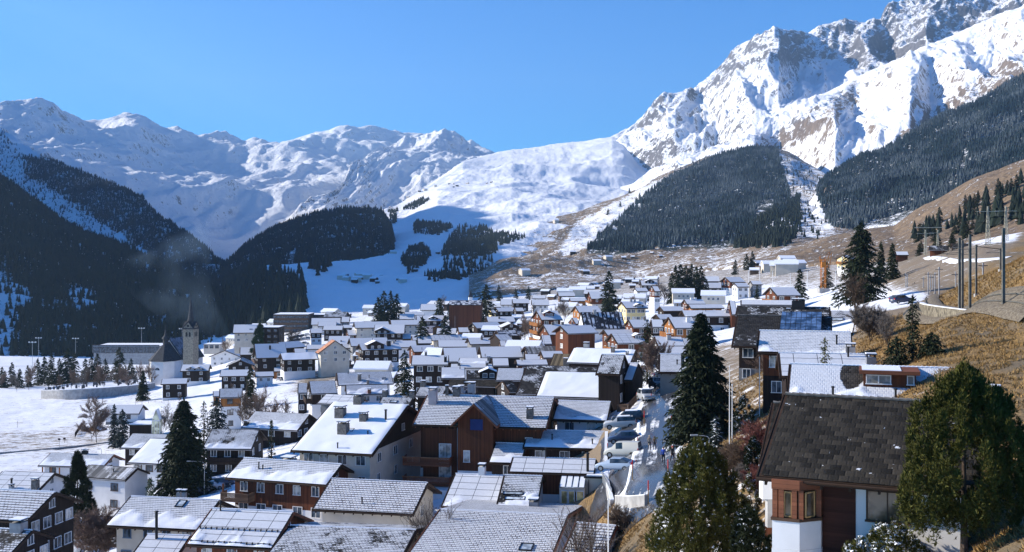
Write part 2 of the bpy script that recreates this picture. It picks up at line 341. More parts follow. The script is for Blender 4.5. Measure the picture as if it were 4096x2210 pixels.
def sheet(name, rows, nx, ny, mat, amp=60, wl=500, crest_amp=.35, seed=0, gully=0., base_amp=.3, back=.12, bare=None, grass=None, paintv=None, gain=.46):
    """rows: crest first, base last; each 'X,Y,D ...' gives where the ground lies; real relief is added on top"""
    R = [np.array(poly(r)) for r in rows]; X0 = min(r[0, 0] for r in R); X1 = max(r[-1, 0] for r in R)
    xs = np.linspace(X0, X1, nx); P = []
    for r in R:
        Y = np.interp(xs, r[:, 0], r[:, 1]); D = np.interp(xs, r[:, 0], r[:, 2])
        P.append(np.stack([(xs / .62891 - XC) / F * D, D, (YH - Y / .62891) / F * D], -1))
    b = P[0].copy(); b[:, :2] *= 1 + back; b[:, 2] -= back * b[:, 1] * .55; b2 = P[0].copy(); b2[:, :2] *= 1 + back * 2.5; b2[:, 2] -= back * b[:, 1] * 1.6
    e = P[-1].copy(); e[:, :2] *= .96; e[:, 2] -= .035 * e[:, 1]
    P = [b2, b] + P + [e]; P = np.array(P); nr = len(P)
    key = np.array([-.25, -.1] + list(np.linspace(0, 1, nr - 3)) + [1.06]); ts = np.linspace(-.25, 1.06, ny)
    G = np.empty((ny, nx, 3))
    for c in range(3):
        idx = np.clip(np.searchsorted(key, ts, side='right') - 1, 0, nr - 2); w = ((ts - key[idx]) / (key[idx + 1] - key[idx]))[:, None]
        G[:, :, c] = P[idx, :, c] * (1 - w) + P[idx + 1, :, c] * w
    T = np.repeat(ts[:, None], nx, 1)
    env = np.where(T < 0, crest_amp, np.where(T < .12, crest_amp + (1 - crest_amp) * T / .12, 1)) * np.where(T > .8, 1 - (1 - base_amp) * (T - .8) / .2, 1)
    x, y = G[:, :, 0], G[:, :, 1]; q_ = np.clip(np.minimum(np.arange(nx), np.arange(nx)[::-1]) / (nx * .09), 0, 1); env = env * (q_ * q_ * (3 - 2 * q_))[None]
    d = fbm(x / wl, y / wl, 8, seed, gain, True) - .35
    if gully:
        s = x * .94 - y * .2; gl = fbm(s / (wl * .45) + .35 * fbm(x / wl, y / wl, 2, seed + 9), T * 1.6, 7, seed + 5, gain, True)
        d = d * (1 - gully) + gl * gully
    jag = fbm(x / (wl * .12), y / (wl * .12), 4, seed + 40, .6, True) * np.exp(-(T / .05) ** 2) * .06
    G[:, :, 2] += d * amp * env + jag * amp * (q_ * q_)[None]
    V = G.reshape(-1, 3); ii = np.arange(ny)[:, None] * nx + np.arange(nx)[None]
    fc = np.stack([ii[:-1, :-1], ii[1:, :-1], ii[1:, 1:], ii[:-1, 1:]], -1).reshape(-1, 4)
    at = {'bare': np.full(len(V), 0. if bare is None else bare), 'grass': np.full(len(V), 0. if grass is None else grass)}
    if paintv:
        uu, vv = pix(V)
        for an, val, s in paintv: at[an][inpoly(uu, vv, poly(s))] = val
        for an in at:
            a = at[an].reshape(ny, nx)
            for _ in range(3): a[1:-1] = (a[:-2] + 2 * a[1:-1] + a[2:]) / 4; a[:, 1:-1] = (a[:, :-2] + 2 * a[:, 1:-1] + a[:, 2:]) / 4
    o = link(name, mesh_np(name, V, fc, [mat], True, attrs=at)); o['kind'] = 'structure'
    return V, fc
M_alp = mat_mountain('high_snow_and_rock', bias=-.02, sc=1., steep=(.85, .5))
M_back = mat_mountain('far_snow_and_rock', bias=-.06, sc=1.2, rock=(.14, .135, .14), steep=(.85, .5), bumpd=20.)
M_soft = mat_mountain('open_snow_slope', bias=-.10, sc=1.3, bumpd=5.)
M_brown = mat_mountain('dry_grass_slope', rock=(.022, .028, .024), vs=1., bias=.0, sc=3, grass=1, bumpd=3., steep=(.5, .3))
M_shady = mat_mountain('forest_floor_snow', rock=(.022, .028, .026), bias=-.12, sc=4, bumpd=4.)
SH = {}
SH['back'] = sheet('far_mountain_range', [
 "-700,170,5200 -300,240,5600 -100,290,6000 0,287,6300 40,277,6500 90,264,6600 140,272,6800 175,292,7000 215,308,7200 250,312,7300 285,301,7400 315,292,7500 345,303,7600 375,325,7700 420,340,7900 470,346,8100 500,351,8200 545,343,8300 580,346,8400 610,363,8500 640,351,8600 690,369,8700 740,358,8900 800,341,9000 870,336,9200 900,350,9300 950,348,9400 1000,353,9500 1100,352,9600 1215,393,9700 1400,400,9900",
 "-700,400,4300 0,420,5200 300,440,6000 600,450,6900 900,440,7600 1400,450,8300",
 "-700,600,3500 0,600,4300 400,640,4600 600,660,5000 900,600,5600 1400,560,6500"], 420, 200, M_back, amp=300, wl=1500, seed=3, gully=.4, crest_amp=.10, gain=.53)
SH['spur'] = sheet('snowy_spur', [
 "700,560,5000 820,540,5050 860,490,5400 900,420,6000 960,385,6600 1000,362,7200 1050,353,7400 1095,335,7400 1130,351,7300 1190,385,7100 1230,395,6900 1330,400,6800",
 "700,580,4850 820,565,4900 900,500,5300 1000,440,6100 1100,420,6300 1330,430,6300",
 "700,620,4600 820,610,4600 1000,560,5000 1330,500,5500"], 260, 160, M_back, amp=170, wl=900, seed=8, gully=.55, crest_amp=.10, gain=.52)
SH['mid'] = sheet('ski_mountain', [
 "560,700,3300 700,640,3300 850,580,3500 960,530,3600 1000,516,3700 1060,482,4000 1120,442,4500 1165,407,5000 1220,394,5300 1290,379,5500 1340,373,5600 1400,363,5700 1450,359,5700 1500,351,5700 1540,345,5700 1570,357,5600 1600,395,5400 1625,425,5200 1640,442,5000 1760,470,4800",
 "560,705,2900 850,620,3000 960,560,3200 1100,500,3500 1250,480,3900 1400,470,4200 1550,480,4300 1640,500,4200 1760,520,4000",
 "560,710,2400 850,650,2500 960,620,2600 1100,590,2700 1250,560,2900 1450,540,3200 1640,550,3300 1760,560,3200",
 "560,735,1750 850,725,1700 1000,728,1650 1200,725,1650 1450,705,1700 1760,680,1800",
 "560,775,1200 850,770,1150 1000,757,1300 1200,745,1280 1450,735,1300 1760,700,1500"], 420, 300, M_soft, amp=68, wl=900, seed=15, gully=.3, crest_amp=.2, base_amp=.05, gain=.5,
 paintv=[('bare', .45, "1250,680 1400,640 1640,560 1760,560 1760,700 1300,740"), ('grass', 1, "900,700 1250,560 1640,480 1760,470 1760,760 900,760"), ('bare', .4, "1300,600 1450,560 1640,500 1640,560 1400,640"), ('bare', .22, "1330,520 1480,500 1560,560 1450,590 1340,570"),
         ('bare', -.4, "780,790 640,700 990,520 1120,560 1120,690 1200,740 1100,790")])
SH['peak'] = sheet('rocky_peak', [
 "1480,380,5900 1540,346,6000 1600,318,6200 1660,275,6300 1740,230,6400 1800,180,6500 1850,130,6500 1890,105,6500 1935,82,6500 1975,80,6500 2010,97,6600 2035,86,6700 2060,71,6700 2120,60,6800 2165,69,6800 2200,56,6800 2215,71,6800 2240,32,6900 2290,6,7000 2320,-10,7000 2400,-35,7000 2600,-80,7000 2900,-160,7000",
 "1480,400,5700 1600,370,5500 1700,330,5350 1760,310,5650 1850,250,5250 1960,220,5150 2010,225,5700 2080,220,5950 2180,190,5750 2230,170,6050 2330,120,5950 2400,100,6200 2600,60,6100 2900,0,6200",
 "1480,470,5200 1640,470,4900 1750,440,4650 1800,430,4800 1900,390,4450 1990,370,4400 2050,350,4800 2150,320,4700 2600,200,4800 2900,150,4800"], 420, 220, M_alp, amp=220, wl=900, seed=21, gully=.6, crest_amp=.05, gain=.52,
 paintv=[('bare', .42, "1480,300 1700,200 1850,80 2050,60 2300,-50 2900,-200 2900,200 2576,60 2350,160 2200,210 2100,150 1960,160 1850,180 1740,250 1600,330"), ('bare', .55, "2050,60 2300,-50 2900,-200 2900,120 2576,40 2350,140 2200,190 2120,140"), ('bare', .25, "1560,400 1640,360 1760,330 1800,400 1700,450 1600,440")])
SH['ridge'] = sheet('snowy_brown_ridge', [
 "1560,470,4300 1700,440,4400 1820,386,4500 1880,346,4500 1960,300,4500 2030,256,4500 2100,226,4500 2200,176,4500 2300,136,4500 2400,91,4500 2500,46,4500 2600,15,4500 2900,-60,4500",
 "1560,480,4100 1800,430,3900 1900,400,3720 1960,385,4050 2040,350,3850 2100,330,3680 2150,320,4050 2230,285,3850 2290,270,3660 2340,260,4000 2430,220,3800 2500,190,4000 2600,160,3800 2900,60,3900",
 "1560,540,3600 1900,560,3200 2100,520,3000 2300,430,3000 2600,300,3000 2900,200,3000"], 380, 200, M_alp, amp=115, wl=520, seed=33, gully=.6, crest_amp=.10, gain=.52,
 paintv=[('bare', .48, "1600,520 1900,370 2150,200 2160,260 1990,370 1940,400 1960,560 1700,560"), ('grass', .7, "1560,540 2600,0 2900,0 2900,500 1560,700"), ('bare', .52, "2250,340 2576,120 2700,200 2450,330 2230,400")])
SH['meadow'] = sheet('dry_meadow_slope', [
 "1180,640,2300 1230,612,2500 1300,580,2700 1380,553,2800 1450,535,2900 1530,508,3000 1600,482,3100 1640,456,3200 1700,425,3300 1790,394,3400 1900,373,3400 1960,371,3400 2080,440,3000 2200,500,2600",
 "1180,690,1700 1300,650,1900 1450,610,2100 1600,580,2300 1800,530,2500 1960,500,2600 2200,560,2100",
 "1180,738,1150 1300,732,1150 1450,722,1200 1600,702,1300 1800,676,1250 1960,655,1150 2200,632,1050"], 360, 260, M_brown, amp=24, wl=230, seed=44, gully=.2, base_amp=.1, grass=1, bare=.88,
 paintv=[('bare', .72, "1180,740 1250,700 1500,690 1800,640 2200,600 2200,660 1700,720"), ('grass', 0, "1485,626 1525,583 1595,522 1645,478 1705,436 1795,398 1860,380 1950,372 1960,410 1985,500 1950,570 1870,605 1700,612 1560,632"), ('bare', .9, "1485,626 1525,583 1595,522 1645,478 1705,436 1795,398 1860,380 1950,372 1960,410 1985,500 1950,570 1870,605 1700,612 1560,632"), ('bare', .55, "1950,380 2090,440 2100,600 1900,600 1990,500"), ('bare', .35, "1450,560 1640,460 1700,440 1500,620 1400,640")])
SH['wood'] = sheet('wooded_mountainside', [
 "1990,560,2300 2050,500,2350 2080,452,2500 2140,427,2600 2230,387,2600 2300,342,2600 2400,292,2600 2500,242,2600 2600,195,2600 2900,60,2600",
 "1990,580,2000 2100,530,2100 2300,450,2150 2600,320,2150 2900,250,2150",
 "1990,622,1500 2100,600,1500 2300,575,1400 2450,520,1400 2600,450,1400 2900,350,1400"], 240, 160, M_shady, amp=60, wl=320, seed=52, gully=.4,
 paintv=[('bare', .9, "2000,420 2900,0 2900,370 2450,465 2400,515 2310,540 2230,575 2130,590 2080,550 2060,500"), ('grass', 1, "1990,640 2000,480 2090,450 2090,540 2060,640")])
SH['brown'] = sheet('dry_grass_hill', [
 "1900,652,1250 2000,625,1200 2080,596,1150 2180,577,1100 2250,572,1080 2300,532,1050 2380,492,1000 2450,452,960 2576,405,920 2700,362,880 3100,250,840",
 "1900,662,1000 2100,640,900 2250,618,850 2400,570,780 2576,510,720 3100,420,640",
 "1900,672,820 2100,658,700 2250,652,560 2400,645,440 2576,636,350 3100,600,320"], 260, 180, M_brown, amp=8, wl=130, seed=61, gully=.25, base_amp=.02, grass=1, bare=1.05)
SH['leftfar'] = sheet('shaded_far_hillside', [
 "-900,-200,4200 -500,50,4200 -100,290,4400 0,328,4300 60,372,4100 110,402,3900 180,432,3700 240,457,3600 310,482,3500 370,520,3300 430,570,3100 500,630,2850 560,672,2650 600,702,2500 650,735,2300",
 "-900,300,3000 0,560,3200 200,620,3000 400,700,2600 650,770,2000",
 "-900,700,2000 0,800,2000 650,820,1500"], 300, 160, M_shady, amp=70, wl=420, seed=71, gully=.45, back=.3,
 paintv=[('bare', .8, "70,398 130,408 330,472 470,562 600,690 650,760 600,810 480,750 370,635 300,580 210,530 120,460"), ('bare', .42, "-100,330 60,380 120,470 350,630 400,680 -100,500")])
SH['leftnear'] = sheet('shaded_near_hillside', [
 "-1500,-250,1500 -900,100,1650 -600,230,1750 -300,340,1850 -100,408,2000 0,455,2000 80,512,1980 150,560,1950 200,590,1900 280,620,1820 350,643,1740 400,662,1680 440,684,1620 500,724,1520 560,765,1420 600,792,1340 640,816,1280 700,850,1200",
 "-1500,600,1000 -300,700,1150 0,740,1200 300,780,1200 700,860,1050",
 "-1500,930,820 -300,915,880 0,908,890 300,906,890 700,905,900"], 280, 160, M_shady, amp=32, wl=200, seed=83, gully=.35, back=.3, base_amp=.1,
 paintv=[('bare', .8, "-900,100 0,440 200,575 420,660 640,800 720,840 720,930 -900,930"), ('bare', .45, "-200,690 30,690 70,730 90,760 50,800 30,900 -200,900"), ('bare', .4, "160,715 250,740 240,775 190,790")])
SH['knoll'] = sheet('wooded_knoll', [
 "540,690,2500 590,648,2600 620,618,2650 680,583,2700 740,557,2700 800,533,2700 860,525,2700 920,526,2700 960,532,2700 985,570,2650 1000,640,2500",
 "540,710,2200 700,640,2300 850,600,2400 960,620,2350 1000,660,2300",
 "540,735,1900 700,720,1900 850,712,1900 960,700,2000 1000,690,2100"], 160, 100, M_shady, amp=16, wl=200, seed=91, back=.1, bare=.8)

def world_sheet(name, crest, foot, mat, amp, wl, seed):
    c = np.array(crest, float); f = np.array(foot, float); n = 160; m = 70; s = np.linspace(0, 1, n); a = np.linspace(0, 1, len(c)); C = np.stack([np.interp(s, a, c[:, i]) for i in range(3)], 1); E = np.stack([np.interp(s, np.linspace(0, 1, len(f)), f[:, i]) for i in range(3)], 1)
    B = C.copy(); B[:, 0] -= 900; B[:, 2] -= 500; t = np.linspace(-1, 1, m)[:, None, None]; G = np.where(t < 0, C[None] * (1 + t) - B[None] * t, C[None] * (1 - t) + E[None] * t)
    G[:, :, 2] += (fbm(G[:, :, 0] / wl, G[:, :, 1] / wl, 6, seed, .5, True) - .3) * amp * np.clip((1 - np.abs(t[:, :, 0])) * 4, 0, 1)
    ii = np.arange(m)[:, None] * n + np.arange(n)[None]; fc = np.stack([ii[:-1, :-1], ii[1:, :-1], ii[1:, 1:], ii[:-1, 1:]], -1).reshape(-1, 4); z = np.zeros(m * n)
    link(name, mesh_np(name, G.reshape(-1, 3), fc[:, ::-1], [mat], True, attrs={'bare': z + .5, 'grass': z}))['kind'] = 'structure'
world_sheet('unseen_shade_ridge', [(-1450, 985, 120), (-1650, 1120, 640), (-1900, 1500, 830), (-2050, 2000, 880), (-2300, 2700, 1050), (-2700, 3600, 1300)], [(-700, 900, -85), (-760, 1000, -80), (-820, 1300, 0), (-1000, 2000, 120), (-1500, 2800, 250), (-2100, 3600, 400)], M_shady, 60, 350, 5)  # unseen ridge, added and shaped to throw shade over the left slopes
# ---------------------------------------------------------------- far forests (one mass each)
def conif_template(seed, sides=6, tiers=3):
    r = np.random.RandomState(seed); v = []; f = []
    for k in range(tiers):
        z0 = .06 + .86 * k / tiers; z1_ = min(1., z0 + .95 / tiers + .22); rad = .17 * (1 - k / tiers * .82)
        b = len(v)
        for i in range(sides):
            a = 2 * math.pi * (i + .5 * k) / sides; rr = rad * r.uniform(.75, 1.2); v.append((math.cos(a) * rr, math.sin(a) * rr, z0 + r.uniform(-.03, .03)))
        v.append((0, 0, z1_))
        f += [(b + i, b + (i + 1) % sides, b + sides) for i in range(sides)]
    return np.array(v), np.array(f)
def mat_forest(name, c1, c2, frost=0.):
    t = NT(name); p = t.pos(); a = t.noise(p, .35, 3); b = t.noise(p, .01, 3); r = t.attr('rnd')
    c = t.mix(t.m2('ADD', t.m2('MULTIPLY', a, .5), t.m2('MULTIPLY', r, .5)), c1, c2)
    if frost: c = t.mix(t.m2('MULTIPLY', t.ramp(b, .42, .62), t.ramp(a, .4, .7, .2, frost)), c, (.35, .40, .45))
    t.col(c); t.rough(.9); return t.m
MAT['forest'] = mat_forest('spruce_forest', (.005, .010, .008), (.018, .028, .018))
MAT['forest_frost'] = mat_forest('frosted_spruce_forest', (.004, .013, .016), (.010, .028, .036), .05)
MAT['trunkfar'] = plain('far_trunk', (.06, .045, .035))
def replicate(tmpls, P, H, rs, widen=1.):
    Vs = []; Fs = []; Rn = []; off = 0; pick = rs.randint(0, len(tmpls), len(P)); ang = rs.uniform(0, 6.28, len(P)); wd = rs.uniform(.8, 1.25, len(P)) * widen; rn = rs.uniform(0, 1, len(P))
    for j, (tv, tf) in enumerate(tmpls):
        m = pick == j; n = m.sum()
        if not n: continue
        c, s = np.cos(ang[m])[:, None], np.sin(ang[m])[:, None]; h = H[m][:, None]; w = (H[m] * wd[m])[:, None]
        x = (tv[None, :, 0] * c - tv[None, :, 1] * s) * w; y = (tv[None, :, 0] * s + tv[None, :, 1] * c) * w; z = tv[None, :, 2] * h
        V = np.stack([x, y, z], -1) + P[m][:, None]; Vs.append(V.reshape(-1, 3)); Rn.append(np.repeat(rn[m], len(tv)))
        Fs.append((tf[None] + (np.arange(n) * len(tv))[:, None, None] + off).reshape(-1, 3)); off += n * len(tv)
    return np.concatenate(Vs), np.concatenate(Fs), np.concatenate(Rn)
def sample_sheet(S, polys, spacing, seed, edge=0.0, holes=()):
    V, fc = S; rs = np.random.RandomState(seed); A = V[fc]; C = A.mean(1); uu, vv = pix(C)
    jx = fbm(C[:, 0] / 60, C[:, 1] / 60, 3, seed) * edge; jy = fbm(C[:, 0] / 60 + 50, C[:, 1] / 60, 3, seed) * edge
    m = np.zeros(len(C), bool)
    for p in polys: m |= inpoly(uu + jx, vv + jy, poly(p))
    for p in holes: m &= ~inpoly(uu + jx * 2, vv + jy * 2, poly(p))
    A = A[m]
    ar = .5 * np.linalg.norm(np.cross(A[:, 2] - A[:, 0], A[:, 3] - A[:, 1]), axis=1); n = ar / spacing ** 2; k = np.floor(n + rs.uniform(0, 1, len(n))).astype(int)
    A = np.repeat(A, k, 0); a, b = rs.uniform(0, 1, (2, len(A), 1))
    return (A[:, 0] * (1 - a) + A[:, 1] * a) * (1 - b) + (A[:, 3] * (1 - a) + A[:, 2] * a) * b, rs
T3 = [conif_template(s, 6, 3) for s in range(4)]; T2 = [conif_template(s, 5, 2) for s in range(3)]
def forest(name, S, polys, spacing, h, seed, mat='forest', edge=6, holes=(), tm=None, label='', cap=60000):
    P, rs = sample_sheet(S, polys, spacing, seed, edge, holes)
    if len(P) > cap: P = P[rs.permutation(len(P))[:cap]]
    P = P.copy(); P[:, 2] -= .6
    H = h * rs.uniform(.6, 1.25, len(P)); V, Fc, R = replicate(tm or T2, P, H, rs, 1.3)
    o = link(name, mesh_np(name, V, Fc, [MAT[mat]], False, attrs={'rnd': R})); tag(o, label, 'forest', kind='stuff'); print(name, len(P)); return o
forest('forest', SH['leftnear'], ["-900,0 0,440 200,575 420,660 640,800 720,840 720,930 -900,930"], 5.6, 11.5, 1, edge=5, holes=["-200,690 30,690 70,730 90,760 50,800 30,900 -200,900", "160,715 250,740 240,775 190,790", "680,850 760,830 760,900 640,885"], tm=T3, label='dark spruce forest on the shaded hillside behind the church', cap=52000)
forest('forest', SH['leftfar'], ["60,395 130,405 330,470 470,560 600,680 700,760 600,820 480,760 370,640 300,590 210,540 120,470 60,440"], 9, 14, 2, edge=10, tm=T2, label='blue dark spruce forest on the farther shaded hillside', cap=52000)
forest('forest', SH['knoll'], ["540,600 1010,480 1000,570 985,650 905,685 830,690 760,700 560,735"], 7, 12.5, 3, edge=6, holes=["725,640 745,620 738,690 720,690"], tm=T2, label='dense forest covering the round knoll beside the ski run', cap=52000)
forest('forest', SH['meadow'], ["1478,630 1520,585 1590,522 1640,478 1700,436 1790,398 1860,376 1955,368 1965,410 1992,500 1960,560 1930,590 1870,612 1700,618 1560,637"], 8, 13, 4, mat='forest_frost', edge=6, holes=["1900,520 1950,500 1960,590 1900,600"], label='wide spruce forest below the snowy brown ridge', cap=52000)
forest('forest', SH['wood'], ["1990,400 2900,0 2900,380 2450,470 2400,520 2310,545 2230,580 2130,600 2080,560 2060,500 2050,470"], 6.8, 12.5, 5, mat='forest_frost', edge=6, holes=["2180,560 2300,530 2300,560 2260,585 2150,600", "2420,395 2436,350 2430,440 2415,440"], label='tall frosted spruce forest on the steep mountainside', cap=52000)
forest('forest', SH['meadow'], ["1850,625 1855,600 1905,560 1960,520 2010,490 2015,560 2000,600 1980,625"], 7.5, 12, 6, edge=5, label='dark spruce wood at the foot of the mountainside', cap=6000)
forest('forest', SH['mid'], ["1110,640 1130,600 1150,572 1215,572 1250,590 1250,640 1240,672 1160,705 1090,712 1070,700 1120,690", "1045,560 1120,565 1140,575 1100,592 1040,585", "1015,640 1060,620 1085,640 1060,680 1030,690 1010,665", "1240,595 1300,590 1325,600 1260,618", "1010,530 1060,500 1085,505 1040,530", "975,530 1000,530 995,565 985,570"], 7.5, 12, 7, edge=5, label='scattered spruce woods around the ski runs', cap=9000)
forest('forest', SH['mid'], ["560,700 690,680 760,690 700,715 770,715 775,760 600,800 560,760", "780,675 830,670 800,700"], 11, 20, 8, edge=6, label='dark shaded spruces at the valley bottom', cap=6000, tm=T3)
forest('forest', (GP, faces), ["400,830 560,740 640,760 700,745 770,760 765,800 700,812 640,800 690,830 560,850"], 9, 18, 9, edge=5, label='dark spruce belt on the shaded slope above the village', cap=5000, tm=T3, holes=["600,760 690,800 700,812 640,790"])
forest('forest', SH['brown'], ["2290,590 2400,560 2500,500 2576,450 2800,380 2800,470 2576,570 2500,585 2420,600 2300,605"], 17, 13, 11, edge=12, label='scattered dark spruces on the dry grass hill', cap=900, tm=T3)

forest('forest', SH['leftnear'], ["-200,680 40,680 80,740 100,770 60,820 40,900 -200,900", "150,710 255,735 245,780 185,795"], 11, 10, 21, edge=6, label='thin spruce cover on the snowy clearings of the shaded hillside', cap=4000)
forest('forest', SH['leftfar'], ["-100,320 0,330 70,390 130,470 230,550 330,620 420,700 300,650 150,600 0,520 -100,480"], 17, 11, 22, edge=14, label='scattered spruces and scrub on the open shaded strip', cap=6000)

forest('forest', SH['meadow'], ["1955,385 2080,450 2080,600 1960,600 1950,560 1990,500"], 26, 9, 23, edge=8, label='thin scrub between the two mountain woods', cap=1500)
# ---------------------------------------------------------------- houses: materials
MAT['W'] = plain('white_plaster', (.74, .73, .72), .9, .06, .5)
MAT['B'] = plain('beige_plaster', (.60, .54, .45), .9, .08, .5)
MAT['G'] = plain('grey_plaster', (.20, .20, .20), .9, .12, .5)
MAT['Y'] = plain('yellow_plaster', (.78, .62, .30), .9, .08, .5)
MAT['K'] = plank('dark_timber', (.022, .013, .010), .2, True, .4)
MAT['R'] = plank('red_brown_timber', (.115, .036, .015), .17, True, .35)
MAT['O'] = plank('orange_timber', (.30, .12, .035), .17, True, .3)
MAT['H'] = plank('weathered_timber', (.12, .075, .05), .3, False, .4)
MAT['C'] = plain('concrete', (.36, .35, .34), .9, .2, .8)
MAT['wood'] = plank('trim_timber', (.045, .025, .015), .2, False, .3)
MAT['wood_red'] = plank('red_trim_timber', (.22, .08, .04), .2, False, .3)
MAT['black'] = plain('black_metal', (.015, .015, .017), .5, .2)
MAT['metal'] = plain('grey_metal', (.30, .31, .33), .45, .15, metal=.6)
MAT['frame_w'] = plain('white_window_frame', (.75, .74, .72), .6, .05)
MAT['frame_d'] = plain('dark_window_frame', (.09, .05, .03), .6, .1)
MAT['frame_b'] = plain('blue_window_frame', (.12, .2, .32), .6, .1)
MAT['shut_r'] = plain('red_shutter', (.32, .04, .03), .7, .15)
MAT['shut_g'] = plain('grey_shutter', (.26, .30, .34), .7, .15)
MAT['shut_n'] = plain('brown_shutter', (.16, .08, .04), .7, .15)
MAT['glass'] = glass()
MAT['curtain'] = glass('curtained_glass', (.22, .21, .19))
MAT['brick'] = plain('chimney_stone', (.16, .145, .13), .9, .35, 3)
MAT['pink'] = plain('pink_plaster_chimney', (.52, .42, .40), .9, .1, 1)
MAT['snow'] = plain('snow', SNOW, .8, .03, 2)
RT = {'s': lambda: roof_top('roof_smooth_snow', 1.25, .34, .34, (.04, .035, .03), .6, patch=.3), 't': lambda: roof_top('roof_fine_tiles', 1.08, .34, .36, (.05, .045, .04), .95, patch=.25),
      'S': lambda: roof_top('roof_snow_on_tiles', 1.0, .38, .36, (.035, .03, .027), 1.05), 'f': lambda: roof_top('roof_snow_far', 1.2, 1.1, .9, contrast=.45, patch=.4),
      'T': lambda: roof_top('roof_snow_thick', 1.5, .36, .33, contrast=.35, patch=.3), 'P': lambda: roof_top('roof_snow_panels', 1.7, 1.35, 2.3, (.03, .035, .05), 1.6, patch=.25, seam=.012),
      'L': lambda: roof_top('roof_big_tiles', .94, .46, .46, (.035, .018, .014), 1.7, patch=.25), 'Z': lambda: roof_top('roof_seam_metal', .42, 60, .55, (.17, .17, .17), 1., patch=1.1, seam=.06),
      'X': lambda: roof_top('roof_brown_metal', .16, 60, .62, (.13, .10, .06), .6, patch=.6, seam=.07), 'M': lambda: roof_top('roof_half_bare', .72, .36, .36, (.032, .03, .028), 1., patch=.95),
      'm': lambda: roof_top('roof_mostly_bare', .40, .42, .5, (.025, .023, .022), .9, patch=.9), 'D': lambda: roof_top('roof_bare_dark', -.04, .40, .46, (.024, .020, .015), .75, patch=.32, spots=.7, cellv=(.45, 1.9)),
      'Q': lambda: roof_top('roof_streaked_dark', .52, 2.6, 1.4, (.02, .022, .03), .9, patch=1.3, seam=.2), 'N': lambda: roof_top('roof_orange_tiles', .22, .5, .4, (.42, .20, .12), .5),
      'V': lambda: roof_top('solar_roof', .5, 1.2, 1.5, (.02, .03, .06), 1.6, patch=.5, seam=.02)}
RM = {}
def rmat(k):
    if k not in RM: RM[k] = RT[k]()
    return RM[k]
# ---------------------------------------------------------------- fitting a roof to its outline
def _proj(p): return np.array([XC + F * p[0] / p[1], YH - F * p[2] / p[1]])
def fit(r, typ, q, H, pitch=23., Dg=None):
    tgt = np.array([px(r, q[i], q[i + 1]) for i in range(0, 8, 2)]); e0 = tgt[0]; ray = np.array([(e0[0] - XC) / F, 1, (YH - e0[1]) / F])
    if Dg is None: Dg = ground_hit(r, q[0], q[1], H)[1]
    def model(p):
        D, th, L, w, tp = math.exp(p[0]), p[1], math.exp(p[2]), math.exp(p[3]), p[4]
        P0 = ray * D; c, s = math.cos(th), math.sin(th)
        if typ == 'R':
            a = P0 + np.array([c, s, 0]) * L; b = P0 + np.array([-s * w, c * w, w * tp]); d = b + np.array([c, s, 0]) * L
            return P0, [P0, a, b, d]
        a = P0 + np.array([c, s, 0]) * w + np.array([0, 0, w * tp]); b = P0 + np.array([c, s, 0]) * 2 * w; d = a + np.array([-s, c, 0]) * L
        return P0, [P0, a, b, d]
    def res(p):
        P0, pts = model(p); o = []
        for k in range(1, 4): o += list((_proj(pts[k]) - tgt[k]) / 3.)
        o += [(p[0] - math.log(Dg)) / .06, (p[4] - math.tan(math.radians(pitch))) / .04, p[1] / .6]
        o += [(p[3] - math.log(5.8)) / .3, (p[2] - math.log(13.)) / 1.2]
        return np.array(o)
    wpx = np.linalg.norm(tgt[1] - tgt[0]) / F * Dg
    best = None
    for th0 in (0., -.35, .35):
        p = np.array([math.log(Dg), th0, math.log(max(wpx, 2)) if typ == 'R' else math.log(12.), math.log(5.) if typ == 'R' else math.log(max(wpx, 1.5)), math.tan(math.radians(pitch))]); lam = 1e-2
        c0 = res(p); 
        for it in range(60):
            J = np.stack([(res(p + d) - c0) / 1e-5 for d in np.eye(5) * 1e-5], 1)
            st = np.linalg.solve(J.T @ J + lam * np.eye(5), -J.T @ c0); st = np.clip(st, -.3, .3); c1 = res(p + st)
            if c1 @ c1 < c0 @ c0: p, c0 = p + st, c1; lam *= .4
            else: lam *= 4
            if lam > 1e7: break
        if best is None or c0 @ c0 < best[1]: best = (p, c0 @ c0)
    p, e = best; P0, pts = model(p); th = p[1]; L, w, rise = math.exp(p[2]), math.exp(p[3]), math.exp(p[3]) * p[4]
    if typ == 'R': cx, cy = P0[:2] + np.array([math.cos(th), math.sin(th)]) * L / 2 + np.array([-math.sin(th), math.cos(th)]) * w; rz = th
    else: cx, cy = P0[:2] + np.array([math.cos(th), math.sin(th)]) * w + np.array([-math.sin(th), math.cos(th)]) * L / 2; rz = th + math.pi / 2
    return cx, cy, rz, L, w, P0[2], rise, e
WIN_ME = {}
